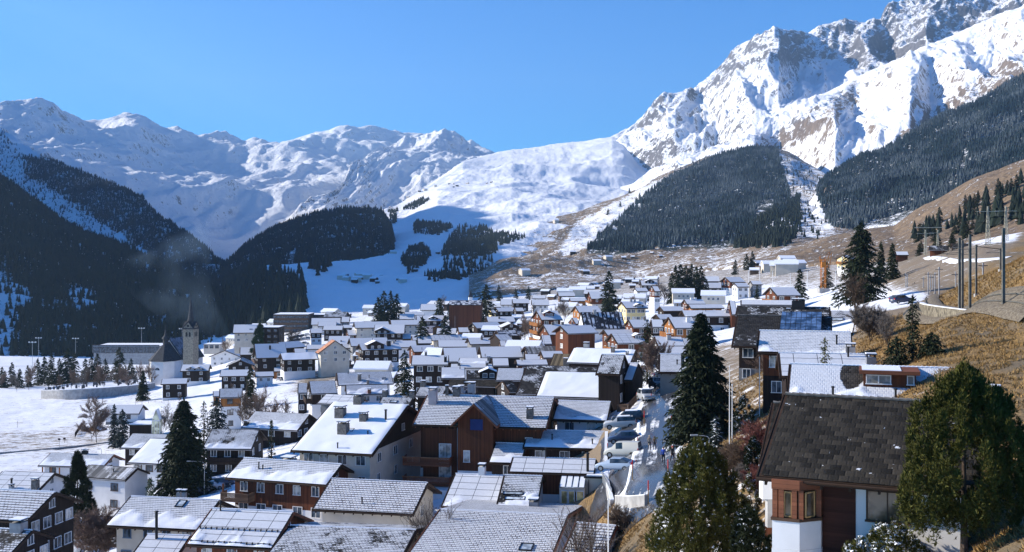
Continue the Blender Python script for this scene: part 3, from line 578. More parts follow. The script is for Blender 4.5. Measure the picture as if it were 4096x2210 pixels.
def window(parent, x, y, z, rz, w=1., h=1.2, frame='frame_w', pane='glass', shut=None, simple=False, mull=1, d=.07):
    """window centred at x,y,z on a wall whose outward normal is +x' turned by rz"""
    key = (round(w, 2), round(h, 2), frame, pane, shut, simple, mull, d)
    if key not in WIN_ME:
        fr = MB(); t = .08 if not simple else .12
        fr.box(0, d, -w / 2 - t, w / 2 + t, h / 2, h / 2 + t); fr.box(0, d + .05, -w / 2 - t - .05, w / 2 + t + .05, -h / 2 - t, -h / 2)
        fr.box(0, d, -w / 2 - t, -w / 2, -h / 2, h / 2); fr.box(0, d, w / 2, w / 2 + t, -h / 2, h / 2)
        for i in range(mull): yy = -w / 2 + w * (i + 1) / (mull + 1); fr.box(0, d - .01, yy - t * .35, yy + t * .35, -h / 2, h / 2)
        g = MB().box(0, .025, -w / 2, w / 2, -h / 2, h / 2)
        if simple: g.m = [1] * len(g.f); b = len(fr.v); fr.v += g.v; fr.f += [tuple(i + b for i in f) for f in g.f]; fr.m += g.m; WIN_ME[key] = (fr.mesh('window', [MAT[frame], MAT[pane]]),)
        else:
            s = None
            if shut: s = MB(); s.box(0, .05, -w / 2 - t - .5, -w / 2 - t - .02, -h / 2, h / 2)
            WIN_ME[key] = (fr.mesh('window', [MAT[frame]]), g.mesh('pane', [MAT[pane]]), s.mesh('shutter', [MAT[shut]]) if s else None)
    ms = WIN_ME[key]; o = link('window', ms[0], parent, (x, y, z)); o.rotation_euler = (0, 0, rz)
    if len(ms) > 1:
        link('pane', ms[1], o)
        if ms[2]: link('shutter', ms[2], o); s2 = link('shutter', ms[2], o); s2.location = (0, w + .68, 0)
    return o
def chimney(parent, x, y, z0, ztop, w=.8, mat='brick', cap=True, d=None):
    d = d or w; m = MB().box(x - w / 2, x + w / 2, y - d / 2, y + d / 2, z0, ztop); c = m.build('chimney', MAT[mat], parent)
    if cap:
        k = MB(); k.box(x - w / 2 - .08, x + w / 2 + .08, y - d / 2 - .08, y + d / 2 + .08, ztop + .25, ztop + .33)
        for sx in (-1, 1):
            for sy in (-1, 1): k.box(x + sx * w * .4 - .04, x + sx * w * .4 + .04, y + sy * d * .4 - .04, y + sy * d * .4 + .04, ztop, ztop + .25)
        k.box(x - w / 2 - .04, x + w / 2 + .04, y - d / 2 - .04, y + d / 2 + .04, ztop + .333, ztop + .42, 1)
        k.build('chimney_cap', [MAT['black'], MAT['snow']], c)
    return c
def pipe(parent, x, y, z0, ztop, r=.09, mat='black'):
    return MB().tube((x, y, z0), (x, y, ztop), r, r, 8).tube((x, y, ztop), (x, y, ztop + .12), r * 1.7, r * 1.2, 8).build('vent_pipe', MAT[mat], parent)
def railing(parent, pts, z, h=1., mat='wood', slat=.16, name='balcony_railing'):
    m = MB()
    for (x0, y0), (x1, y1) in zip(pts[:-1], pts[1:]):
        L = math.hypot(x1 - x0, y1 - y0); n = max(2, int(L / slat)); ux, uy = (x1 - x0) / L, (y1 - y0) / L
        m.tube((x0, y0, z + h), (x1, y1, z + h), .06, .06, 4); m.tube((x0, y0, z + .1), (x1, y1, z + .1), .05, .05, 4)
        for i in range(n):
            t = (i + .5) / n * L; cx, cy = x0 + ux * t, y0 + uy * t; a = slat * .36
            vs = [(cx - ux * a - uy * .02, cy - uy * a + ux * .02), (cx + ux * a - uy * .02, cy + uy * a + ux * .02), (cx + ux * a + uy * .02, cy + uy * a - ux * .02), (cx - ux * a + uy * .02, cy - uy * a - ux * .02)]
            m.prism(vs[::-1], 2, z + .1, z + h)
    return m.build(name, MAT[mat], parent)
def balcony(parent, x0, x1, y0, y1, z, side, mat='wood', snow=True):
    """side: which edge touches the wall: 'x0','x1','y0','y1'"""
    b = MB().box(x0, x1, y0, y1, z - .16, z).build('balcony', MAT[mat], parent)
    P = {'y1': [(x0, y1), (x0, y0), (x1, y0), (x1, y1)], 'y0': [(x0, y0), (x0, y1), (x1, y1), (x1, y0)], 'x0': [(x0, y0), (x1, y0), (x1, y1), (x0, y1)], 'x1': [(x1, y0), (x0, y0), (x0, y1), (x1, y1)]}[side]
    railing(b, P, z, 1., mat); return b
HOUSES = []; rh = random.Random(5)
def snow_sheet(L, w, he, hr, kind, side, seed, fine, drift, verge=(.22, .1, .14), bare=None):
    """snow/tile surface over one slope; side -1 front (-y), +1 back"""
    a, b_, c_ = verge; u0, u1 = -L / 2 + a, L / 2 - b_; sl = math.hypot(w, hr - he); v1 = sl - c_
    nu = max(2, min(150, int((u1 - u0) / fine))); nv = max(2, min(70, int(v1 / fine))); U, Vv = np.meshgrid(np.linspace(u0, u1, nu), np.linspace(.03, v1, nv))
    k = kind; d = np.zeros(U.shape)
    if 'T' == k: d = .75 + .5 * fbm(U / 3, Vv / 3, 3, seed)
    if drift:
        d = np.maximum(d, np.clip((drift + .35 * fbm(U / 3.2, Vv / 9, 4, seed + 3) * 1.6 - Vv / sl) * 7, 0, 1.1) * (.75 + .6 * fbm(U / 1.1, Vv / .9, 3, seed + 6)))
    if bare:
        for (bu, bv, bw, bh) in bare: d = d - 3 * np.clip(1.35 - ((U / L + .5 - bu) / bw) ** 2 - ((Vv / sl - bv) / bh) ** 2 + .5 * fbm(U, Vv, 3, seed), 0, 1)
    ed = np.minimum(np.minimum(U - u0, u1 - U), Vv); th = (.05 if k in 'DmXNV' else .11) + np.clip(d, 0, 1.3) * .18 * np.clip(ed / .35, .2, 1) + (.015 * fbm(U / .8, Vv / .8, 3, seed) if fine < .6 else 0)
    t = Vv / sl; cs, sn = w / sl, (hr - he) / sl
    y = -w + t * w - th * sn; z = he + t * (hr - he) + th * cs
    if side > 0: y = -y; U = U[:, ::-1]
    P = np.stack([U, y, z], -1).reshape(-1, 3); ii = np.arange(nv)[:, None] * nu + np.arange(nu)[None]
    fc = np.stack([ii[:-1, :-1], ii[:-1, 1:], ii[1:, 1:], ii[1:, :-1]], -1).reshape(-1, 4)
    rs = (seed * 37) % 50
    return mesh_np('roof_surface', P, fc, [rmat(k)], fine < .6, attrs={'drift': np.clip(d, -2, 1.2).ravel()}, uv=np.stack([U + L / 2 + rs, Vv + rs * .72], -1).reshape(-1, 2))
def house(r, typ, q, H, roof, low, up=None, label='', split=None, ch=(), pipes=(), win=None, gwin=None, name='chalet', drift=0, pitch=23., dorm=(), balc=(), D=None, ztop=None,
          frame='frame_w', shut=None, oe=None, og=None, group=None, fascia='wood', rafters=False, roof2=None, bare=None, sky=(), stor=None, base=None, cat='house', wz=1.25, pane='glass', gbelow=3.):
    cx, cy, rz, L, w, ze, rise, err = fit(r, typ, q, H, pitch, D)
    if typ == 'R': far_w = max(w, 3.0)
    else: far_w = w
    c, s = math.cos(rz), math.sin(rz)
    if typ == 'R' and w < 3.0: cx, cy = cx, cy
    cors = [(cx + c * a * L / 2 - s * b * w, cy + s * a * L / 2 + c * b * w) for a in (-1, 1) for b in (-1, 1)]
    zc = [z1(*p) for p in cors]; zb = min(min(zc) - .4, ze - 2.0); zb = max(zb, ze - H - 2.5)
    R = empty(name, (cx, cy, zb), rz, label, cat, group); HOUSES.append((label, cy, L, w, ze - zb, err)); he = ze - zb; hr = he + rise
    near = cy < 175; mid = cy < 380; tn = .24 if mid else .3
    oe = min(1.1, w * .2) if oe is None else oe; og = min(.9, L * .07) if og is None else og; ta = rise / w
    seed = len(HOUSES)
    wx, wy = L / 2 - og, w - oe; zt = he + oe * ta - tn * .9; za = hr - tn * .9
    # walls
    stn = stor or max(1, int(round((he - .4) / 2.75)))
    if up is None or split is None and up is None: MB().prism([(-wy, 0), (wy, 0), (wy, zt), (0, za), (-wy, zt)], 0, -wx, wx).build('wall', MAT[low], R)
    else:
        sp = he - (split if split is not None else 2.6)
        MB().box(-wx - .02, wx + .02, -wy - .02, wy + .02, 0, sp).build('wall', MAT[low], R)
        MB().prism([(-wy, sp + .003), (wy, sp + .003), (wy, zt), (0, za), (-wy, zt)], 0, -wx, wx).build('upper_wall', MAT[up], R)
    # roof
    rf = MB()
    for sg in (-1, 1):
        pl = [(sg * w, he - tn), (0, hr - tn), (0, hr), (sg * w, he)]; rf.prism(pl if sg < 0 else pl[::-1], 0, -L / 2, L / 2, 0)
    ro = rf.build('roof', [MAT['wood']], R)
    fine = .2 if cy < 135 else .35 if near else .7 if mid else 2.
    link('roof_snow', snow_sheet(L, w, he, hr, roof, -1, seed, fine, drift, bare=bare), ro)
    link('roof_snow', snow_sheet(L, w, he, hr, roof2 or roof, 1, seed + 5, max(fine, .7) if typ == 'R' else fine, 0), ro)
    if mid:
        b = MB(); sl = math.hypot(w, rise)
        for ex in (-L / 2 - .03, L / 2 - .03):
            for sg in (-1, 1):
                pl = [(sg * (w + .02), he - tn - .06), (0, hr - tn - .06), (0, hr + .035), (sg * (w + .02), he + .035)]; b.prism(pl if sg < 0 else pl[::-1], 0, ex, ex + .06)
            b.build('barge_board', MAT[fascia], ro); b = MB()
        MB().tube((-L / 2, -w - .07, he - .1), (L / 2, -w - .07, he - .12), .075, .075, 6).build('gutter', MAT['metal'] if not near else MAT['wood'], ro)
    if near:
        rt = MB(); n = int(L / 1.1)
        for i in range(n): x = -L / 2 + .4 + i * (L - .8) / max(1, n - 1); rt.prism([(-w + .15, he - tn - .2), (-wy, he - tn - .2 + (oe - .15) * ta), (-wy, he - tn + oe * ta), (-w + .15, he - tn + .15 * ta)], 0, x - .06, x + .06)
        rt.box(-L / 2 + .3, L / 2 - .3, -wy - .12, -wy - .004, he - tn - .12 + (oe - .1) * ta, he - tn + (oe - .15) * ta); rt.build('rafters', MAT[fascia], ro)
        rc = MB(); n = int(L / .36)
        for i in range(n): x = -L / 2 + .1 + i * (L - .2) / n; rc.tube((x, 0, hr + .09), (x + (L - .2) / n + .03, 0, hr + .06), .10, .085, 6, i % 1)
        rc.build('ridge_cap', MAT['snow'] if roof not in 'Dm' else MAT['brick'], ro)
    # windows
    f = 1.0
    if win is None: win = max(1, int((2 * wx) / 3.4))
    if gwin is None: gwin = max(1, int((2 * wy) / 3.2))
    simple = cy > 200; stmax = stn if mid else min(stn, 2)
    def row(n, half): return [(-half + 2 * half * (i + .5) / n) + rh.uniform(-.25, .25) for i in range(n)]
    for k in range(stmax):
        z = zt - wz - 2.75 * k
        if z < .9: break
        ww = .95 if rh.random() < .6 else 1.25
        if win:
            for x in row(win, wx): window(R, x, -wy - (.02 if up else 0), z, -math.pi / 2, ww, 1.15, frame, pane if rh.random() < .75 else 'curtain', shut, simple, 1)
        if gwin:
            sides = [-1] if typ == 'G' else ([1] if rz < 0.02 and cx < 40 or rz < -.08 else [-1])
            for sg in sides:
                for y in row(gwin, wy): window(R, sg * (wx + (.02 if up else 0)), y, z, 0 if sg > 0 else math.pi, ww, 1.15, frame, pane if rh.random() < .75 else 'curtain', shut, simple, 1)
                if k == 0 and rise > 1.5 and w > 3.5: window(R, sg * (wx + .002), 0, zt + rise * .32, 0 if sg > 0 else math.pi, .9, .9, frame, 'glass', None, simple, 1)
            if typ == 'G':
                for x in row(max(1, win or 1), wx): window(R, x, wy + (.02 if up else 0), z, math.pi / 2, ww, 1.15, frame, 'glass', shut, simple, 1)
    def surf(u, v): return (-L / 2 + u * L, -w + v * w, he + (v if v <= 1 else 2 - v) * rise)
    for cdef in ch:
        u, v, cw, chh = cdef[:4]; x, y, z = surf(u, v); chimney(R, x, y, z - .4, z + chh, cw, cdef[4] if len(cdef) > 4 else 'brick', cap=mid)
    for (u, v, hh) in pipes: x, y, z = surf(u, v); pipe(R, x, y, z - .2, z + hh, .09 if hh < 1.5 else .16)
    for (u, v, sw, sh) in sky:
        x, y, z = surf(u, v); al = math.atan2(rise, w); cs, sn = math.cos(al), math.sin(al)
        def q3(a, b, c): return (x + a, y + b * cs - c * sn, z + b * sn + c * cs)
        fr = MB()
        for (a0, a1, b0, b1) in ((-sw / 2, sw / 2, -sh / 2 - .09, -sh / 2), (-sw / 2, sw / 2, sh / 2, sh / 2 + .09), (-sw / 2 - .09, -sw / 2, -sh / 2 - .09, sh / 2 + .09), (sw / 2, sw / 2 + .09, -sh / 2 - .09, sh / 2 + .09)):
            fr.add([q3(a0, b0, 0), q3(a1, b0, 0), q3(a1, b1, 0), q3(a0, b1, 0), q3(a0, b0, .26), q3(a1, b0, .26), q3(a1, b1, .26), q3(a0, b1, .26)], [(0, 3, 2, 1), (4, 5, 6, 7), (0, 1, 5, 4), (1, 2, 6, 5), (2, 3, 7, 6), (3, 0, 4, 7)])
        so_ = fr.build('skylight', MAT['black'], R)
        MB().add([q3(-sw / 2, -sh / 2, .2), q3(sw / 2, -sh / 2, .2), q3(sw / 2, sh / 2, .2), q3(-sw / 2, sh / 2, .2)], [(0, 1, 2, 3)]).build('pane', glass('skylight_glass', (.25, .28, .30)), so_)
    for (u, v, dw, dh) in dorm:   # gabled dormer: front at v, width dw, wall height dh
        x, y, z = surf(u, v); pr = dw * .5 * .42; top = z + dh + pr
        ye = min(y + (top - z) / ta, -.05); dr = empty('dormer', (0, 0, 0)); dr.parent = R
        MB().prism([(x - dw / 2, z - .3), (x + dw / 2, z - .3), (x + dw / 2, z + dh), (x, z + dh + pr), (x - dw / 2, z + dh)], 1, y, ye).build('dormer_wall', MAT[up or low] if (up or low) in 'KRO' else MAT['K'], dr)
        d2 = MB(); o2 = .35
        for sg in (-1, 1):
            a = (x, top + .12); b = (x + sg * (dw / 2 + o2), z + dh - o2 * .42 + .12); pl = [a, (a[0], a[1] - .14), (b[0], b[1] - .14), b]; d2.prism(pl if sg < 0 else pl[::-1], 1, y - .4, ye + .2)
        d2.build('dormer_roof', MAT['wood'], dr)
        d3 = MB()
        for sg in (-1, 1):
            a = (x, top + .2); b = (x + sg * (dw / 2 + o2 - .08), z + dh - o2 * .42 + .21); pl = [a, (a[0], a[1] - .075), (b[0], b[1] - .075), b]; d3.prism(pl if sg < 0 else pl[::-1], 1, y - .3, ye + .1)
        d3.build('dormer_snow', MAT['snow'], dr)
        nw = 2 if dw > 2.2 else 1
        for i in range(nw): window(dr, x + (i - (nw - 1) / 2) * dw * .4, y - .003, z + dh * .5, -math.pi / 2, .8, .8, frame, 'glass', None, simple, 1)
    R['dims'] = (L, w, he, hr, wx, wy, zt)
    return R
def flat_block(r, xl, xr, ytop, ybase, D, depth, label, mat='W', wins=(4, 2), th=0., snow=True, name='building', cat='building', frame='frame_d', group=None, wsz=(1.6, 1.4), pane='glass'):
    a = pt(r, xl, ytop, D); b = pt(r, xr, ytop, D); zb_ = pt(r, xl, ybase, D)[2] - 1; Lx = (b - a).length; H = a[2] - zb_
    R = empty(name, ((a[0] + b[0]) / 2, D, zb_), th, label, cat, group)
    MB().box(-Lx / 2, Lx / 2, 0, depth, 0, H - .4).build('wall', MAT[mat], R)
    ro = MB().box(-Lx / 2 - .25, Lx / 2 + .25, -.25, depth + .25, H - .397, H - .12).build('roof', MAT['black'], R)
    if snow: MB().box(-Lx / 2 - .1, Lx / 2 + .1, -.1, depth + .1, H - .117, H).build('roof_snow', MAT['snow'], ro)
    for k in range(wins[1]):
        for i in range(wins[0]): window(R, -Lx / 2 + Lx * (i + .5) / wins[0], 0, H - 1.8 - k * 2.9, -math.pi / 2, wsz[0], wsz[1], frame, pane, None, D > 200, 1)
    for k in range(wins[1]):
        for sg in (-1, 1): window(R, sg * Lx / 2, depth / 2, H - 1.8 - k * 2.9, 0 if sg > 0 else math.pi, 1.2, 1.3, frame, pane, None, D > 200, 1)
    R['dims'] = (Lx, depth, H)
    return R
# ---------------------------------------------------------------- the houses
Hh = {}
def h(key, r, typ, q, H, roof, low, up, label, **k): Hh[key] = house(r, typ, [float(v) for v in q.split()], H, roof, low, up, label, **k)
# lower left
h('B1', 'B', 'R', "-330 1085 235 1105 -50 812 520 852", 8.2, 'L', 'K', None, "big dark timber house with scalloped snowy tiles and a many-windowed gable", gwin=4, win=0, stor=3, frame='frame_w', name='timber_house')
h('B2', 'B', 'R', "-250 1400 90 1415 -30 1170 300 1200", 5.6, 'M', 'B', 'K', "low dark house with half-bare slates and a stone chimney on its ridge, bottom corner", ch=((.62, .98, 1.3, .9, 'C'),), gwin=3, win=0, split=2.8)
h('B3', 'B', 'R', "-160 826 332 834 20 652 510 672", 6.2, 'P', 'W', None, "white house with black-banded snowy roof and brick gable chimney behind the many-windowed timber house", ch=((.93, .12, .9, 1.5, 'brick'), (.50, .10, .6, .5, 'C')), win=0, gwin=1, pipes=((.5, .1, 1.6),))
h('B4', 'B', 'R', "345 602 945 606 470 480 1037 510", 3.4, 'S', 'W', None, "white bungalow with wooden porch posts and paired chimneys at the edge of the snowy field", ch=((.53, .98, .75, .7, 'black'), (.56, .98, .75, .7, 'black')), win=3, gwin=1, frame='frame_d', drift=.5, pipes=(), fascia='wood_red')
h('B5', 'B', 'R', "690 703 1135 735 800 590 1265 625", 6.6, 'Z', 'W', None, "pale cube-like house with a grey seamed metal roof beside the dark pine", win=2, gwin=0, frame='frame_d', pane='glass', pipes=((.62, .55, .5),), oe=.3, og=.3)
h('B6', 'B', 'R', "1095 440 1430 446 1205 303 1540 320", 4.2, 'S', 'K', 'K', "small red-shuttered timber house tucked behind the tallest spruce of the lower village", shut='shut_r', win=2, gwin=1, drift=.35)
h('B7', 'B', 'R', "1160 575 1515 590 1368 357 1700 372", 5.4, 'T', 'W', None, "white house with a steep thick-snowed roof half hidden by the tall spruce", win=3, gwin=1, frame='frame_d', drift=.6)
h('B8', 'B', 'R', "1840 450 2262 482 1885 258 2402 275", 5.6, 'M', 'K', 'K', "dark timber chalet with patchy snowy roof and a long slatted balcony over the parking place", win=3, gwin=2, drift=.2, pane='glass')
h('B9', 'B', 'R', "960 1150 1772 1180 1158 885 2045 915", 5.0, 'S', 'B', None, "long beige house with one roof window and a thick snow bank along its eaves", drift=.46, sky=((.62, .80, .9, 1.3),), win=4, gwin=2, frame='frame_b', ch=((.52, 1.1, .5, .9, 'metal'), (.58, 1.1, .5, .9, 'metal')))
h('B10', 'B', 'R', "1692 1322 2458 1345 1912 997 2704 1025", 5.4, 'P', 'R', None, "wide red-brown house with solar panels under snow and two snow-guard rails", drift=.16, pipes=((.13, .93, 1.),), win=3, gwin=2, fascia='wood_red')
h('B11', 'B', 'R', "1180 1440 1600 1450 1342 1222 1735 1250", 4.0, 'P', 'B', None, "low snow-banded extension with a very tall black stove pipe", pipes=((.30, .80, 3.0),), win=0, gwin=0, drift=.1)
h('B12', 'B', 'R', "2055 715 2969 790 2205 535 3129 585", 7.4, 'S', 'W', 'R', "broad chalet with white ground floor, red-brown upper floor and a slatted corner balcony", drift=.52, pipes=((.25, .5, .9), (.29, .5, .6)), win=5, gwin=2, split=3.6, ch=((.42, 1.3, 1.6, .6, 'W'),), fascia='wood')
h('B12b', 'E', 'R', "560 640 1000 665 385 520 1020 560", 6.0, 'S', 'R', None, "second snowy roof ridge with a brown gable peeping out behind the broad balcony chalet", drift=.3, win=0, gwin=2)
h('B14', 'B', 'R', "2198 256 2708 315 2308 103 2829 125", 5.4, 'S', 'K', 'K', "dark chalet with smooth snowed tiles and white gable windows above the patchy-roofed one", ch=((.06, .15, .9, .7, 'black'),), win=3, gwin=3, drift=.4)
h('B15', 'B', 'R', "930 130 1277 135 985 48 1302 50", 3.9, 'f', 'G', 'W', "plain grey farm cottage standing by itself in the field behind two bluish spruces", win=2, gwin=1, frame='frame_d', name='farm_cottage')
# lower centre
h('E1', 'E', 'R', "565 1000 1490 1040 742 722 1625 760", 4.4, 'L', 'B', None, "beige house with dark panelled door, blue-framed window and dotted rows of snow on its roof", pipes=((.46, .22, .8),), win=0, gwin=1, fascia='wood')
h('E2', 'E', 'R', "130 1440 1375 1460 382 1143 1503 1207", 4.5, 'M', 'B', None, "long roof at the bottom edge with ragged snow and bare black patches near the ridge", win=3, gwin=2)
h('E3', 'E', 'R', "1405 1450 2722 1475 1742 983 2901 1080", 5.0, 'L', 'W', None, "largest scalloped roof at the bottom edge, every tile capped with snow and one roof window", sky=((.80, .30, 1.1, 1.5),), win=3, gwin=2, fascia='wood_red')
h('E4', 'E', 'R', "370 465 1122 495 760 28 1438 50", 8.4, 'T', 'B', 'K', "tall beige apartment house with one huge thick-snowed roof carrying four stone chimneys", split=-.1, gwin=4, win=4, stor=3, ch=((.27, .68, 1.3, 1.4), (.47, .36, 1.3, 1.5), (.60, .62, 1., 1.1), (.36, .98, 1.2, 1.2)), pipes=((.55, .06, .9), (.78, .35, .6), (.86, .66, 1.5)), sky=((.52, .42, 1., .8), (.66, .66, .6, .5)), name='apartment_house')
h('G1', 'G', 'R', "702 182 1203 190 752 10 1245 20", 4.6, 'S', 'W', None, "white house with two-step tiled roof next to the parked cars", drift=.3, win=2, gwin=1)
h('E5', 'F', 'R', "-374 1489 960 1514 -218 1190 1035 1225", 9.6, 'L', 'W', 'R', "tall red-brown timber house with a cross gable, two wrap balconies and a blue blind", split=6.2, drift=0, gwin=2, win=0, stor=3, ch=((.08, .70, 1.1, 2.0, 'pink'), (.86, .3, .9, 1.3, 'brick'), (.235, 1.0, 1.0, 1.0, 'brick'), (.16, .98, .4, 1.2, 'brick')), name='timber_house', fascia='wood_red', rafters=True)
h('G3', 'G', 'R', "120 575 420 582 185 397 470 404", 4.2, 'S', 'W', 'K', "small house with one fluffy snow heap on its roof below the timber house", drift=.35, win=1, gwin=0)
h('G2', 'G', 'R', "435 436 1187 450 480 278 1207 292", 4.2, 'S', 'K', 'K', "flat-pitched chalet with snow lumps along the eaves and two stove pipes beside the van", drift=.33, pipes=((.34, .40, .9), (.84, .18, .9)), win=3, gwin=1, pitch=20)
h('G6', 'E', 'R', "1740 975 2240 985 1870 683 2345 692", 4.6, 'P', 'W', None, "house with a grid of snow-covered solar panels just above the largest scalloped roof", drift=.14, ch=((.52, 1.02, .8, 1.1, 'W'),), win=0, gwin=0)
h('G6b', 'E', 'R', "2238 990 2645 997 2345 690 2640 700", 4.6, 'M', 'W', None, "bare-patched tiled roof with two snowed roof windows beside the solar grid", drift=.3, sky=((.35, .42, 2.2, .5), (.42, .27, 2.2, .5)), win=0, gwin=0, ch=((.92, .03, 1., .8, 'C'),))
h('G4', 'G', 'R', "302 660 1105 676 362 528 1088 550", 6.6, 'P', 'W', 'R', "white and brown house with six snowy roof panels and tall black flue by the road", win=0, gwin=0, pipes=((.40, .99, 1.2), (.92, .15, 2.2)), pitch=20, oe=.5)
h('G7', 'G', 'R', "770 1440 1180 1450 936 1123 1277 1157", 4.5, 'L', 'W', None, "small white house with scalloped roof and hooded gable next to the yellow grass", win=0, gwin=1, fascia='wood_red', drift=.1)
# right side
Hh['K1'] = house('K', 'R', [52, 790, 1800, 905, 268, 172, 1850, 228], 5.4, 'D', 'W', None, "large house with bare black scalloped slate roof, corner bay window and white wall", win=0, gwin=0, pitch=30, oe=1.0, og=.8, name='slate_roofed_house')
h('H1', 'H', 'R', "1100 1235 2880 1290 1128 900 2842 925", 5.6, 's', 'K', None, "wide house with smooth snowed roof, a melted patch and a long flat-topped dormer", drift=.22, bare=((.38, .72, .06, .42),), pipes=((.27, .02, 1.), (.62, .02, 1.), (.93, .35, .9)), win=3, gwin=1)
h('H2', 'H', 'R', "1040 1012 1990 1030 1012 776 1940 800", 5.4, 'P', 'K', None, "house with closed snow roof ruled by thin dark lines behind the small pine", D=106, pipes=((.76, .85, 1.),), win=2, gwin=1, ch=((.98, .5, .9, .9, 'metal'),))
h('H3', 'H', 'R', "805 770 1745 777 812 555 1772 575", 6.0, 't', 'K', 'R', "long house with evenly tiled snowy roof and dark red end wall above the lined roof", D=120, pipes=((.84, .4, 1.),), win=3, gwin=1, drift=.1, ch=((.98, .1, 1., .6, 'C'),))
h('H4', 'H', 'R', "560 708 1560 722 628 405 1545 418", 8.2, 'm', 'G', 'K', "big hotel-like house with bare dark roof, grey plaster walls and a raised solar field", D=150, split=3.0, win=5, gwin=3, bare=((.25, .75, .3, .35),), pitch=26, ch=((.55, .98, .5, .8, 'C'),), name='guesthouse')
h('H5', 'H', 'R', "598 402 1535 405 622 303 1540 325", 8.5, 'm', 'K', 'K', "dark bare ridge of another big house with squat vent box behind the solar field", D=178, win=0, gwin=2, pitch=26, ch=((.665, .95, 2.0, 1.0, 'black'),))
h('H6', 'H', 'R', "650 300 1185 306 640 254 1198 264", 8.0, 'f', 'K', None, "long snowy roof directly behind the dark bare ridge", D=205, win=0, gwin=1)
h('H7', 'H', 'R', "1548 562 1838 602 1552 352 1790 365", 4.6, 'M', 'K', None, "roof with streaked slates and a snowed roof window under the bare larch", D=190, win=0, gwin=0, sky=((.25, .55, 1.8, .9),))
h('H8', 'H', 'R', "1008 207 1245 197 927 124 1190 124", 5.6, 'f', 'B', 'R', "chalet with a bright brown gable balcony and a wide snowy shed dormer near the crane", gwin=2, win=2, split=2.8)
h('H9', 'H', 'R', "618 121 730 122 572 85 718 85", 6.0, 'f', 'W', None, "small cream cube house in front of the other cream one, beneath the hillside hamlet", D=480, win=2, gwin=2)
h('H9b', 'H', 'R', "768 98 870 98 742 65 850 66", 6.0, 'f', 'G', None, "grey-fronted cream house next to the small cream cube house", win=2, gwin=1)
h('H10', 'H', 'R', "548 74 690 76 480 22 658 25", 6.4, 'f', 'W', 'R', "brown many-windowed chalet above the two cream houses", win=2, gwin=3, split=3.)
h('H11', 'H', 'R', "308 134 497 136 290 78 440 80", 4.6, 'f', 'K', None, "dark wooden farmhouse right beside the thick group of black spruces", win=2, gwin=1)
h('H12', 'H', 'R', "275 66 452 68 270 15 430 15", 4.5, 'f', 'K', None, "wide grey-white shed roof above the dark wooden farmhouse", win=0, gwin=0, name='barn', cat='barn')
h('H13', 'H', 'R', "1548 150 1670 153 1520 115 1640 118", 6.6, 'f', 'G', None, "slate grey modern house with square windows right behind the crane mast", D=420, win=2, gwin=3)
h('H14', 'H', 'R', "1472 322 1642 325 1482 290 1622 292", 4.5, 'f', 'K', 'O', "low roof with a tiny orange gable near the foot of the crane", D=340, win=0, gwin=0)
h('H15', 'H', 'R', "560 395 600 400 515 255 612 258", 6.0, 'f', 'R', None, "narrow steep-gabled chalet wedged between the dark guesthouse and the road", D=320, win=0, gwin=1, pitch=35)
h('H16', 'H', 'R', "115 292 312 295 90 246 272 250", 5.0, 'f', 'R', None, "reddish chalet with paired white chimneys behind the tall road spruce", win=0, gwin=2, ch=((.4, .95, .9, .8, 'W'), (.6, .95, .9, .8, 'W')))
h('H17', 'H', 'R', "155 335 485 332 120 298 470 301", 4.4, 'f', 'Y', 'O', "low yellow house under a seamed snowy roof next to the reddish chalet", win=2, gwin=1)
h('H18', 'H', 'R', "90 415 572 445 60 356 530 360", 6.4, 'f', 'W', 'K', "long dark farmhouse with white cellar behind the tip of the road spruce", win=3, gwin=1, pipes=((.5, .8, 1.),), ch=((.93, .6, .9, .8, 'C'),))
h('F38b', 'F', 'R', "2225 533 2470 560 2160 418 2400 424", 7.0, 'f', 'W', 'O', "white chalet with an orange gable balcony and one pale chimney on its snowy roof", gwin=3, win=2, split=2.4, ch=((.72, .55, .9, 1.1, 'W'),))
h('F20a', 'F', 'R', "2060 710 2345 716 2030 620 2290 618", 5.0, 'f', 'W', None, "snowy roof with a small brown eyelid dormer below the orange gable chalet", win=2, gwin=1, ch=((.5, .7, .9, 1.1, 'C'),))
h('F21a', 'F', 'R', "2090 785 2345 785 2062 717 2330 715", 4.0, 'f', 'G', None, "smooth flat-looking snow roof under the eyelid dormer house", win=0, gwin=0)
h('F22a', 'F', 'R', "2070 968 2290 970 2062 790 2312 790", 4.0, 'S', 'G', None, "snowy tiled garage roof at the top end of the icy road", win=0, gwin=0, pipes=((.8, .4, .7),))
# centre, right half
h('F1', 'F', 'R', "1167 588 1470 583 1080 508 1400 503", 8.6, 'f', 'R', None, "tall windowless timber barn with sunlit red-brown gable and blue-shaded snowy roof", win=0, gwin=1, name='barn', cat='barn')
h('F2', 'F', 'R', "1330 538 1742 548 1292 368 1706 372", 5.5, 'Q', 'W', None, "steep black chalet with snow lying in vertical streaks and a narrow white gable", pitch=42, win=3, gwin=3, ch=((.33, .9, 1., 1.1, 'C'),), og=.2)
h('F3', 'F', 'R', "1560 603 1905 603 1522 550 1850 552", 5.5, 'f', 'R', None, "snowy ridge with a white chimney just behind the seamed chalet roof", ch=((.98, .7, .9, 1.2, 'W'),), win=0, gwin=1)
h('F4', 'F', 'R', "1660 686 1960 695 1596 583 1885 585", 5.4, 'P', 'B', 'R', "chalet with sunlit balcony gable and seamed snow roof next to the tall barn", gwin=3, win=1, dorm=((.82, .45, 2.4, .8),), split=2.4)
h('F5', 'F', 'R', "1750 742 1852 742 1728 702 1862 703", 4.0, 'f', 'R', None, "little ribbed lean-to roof between the balcony chalet and the birch", win=0, gwin=1)
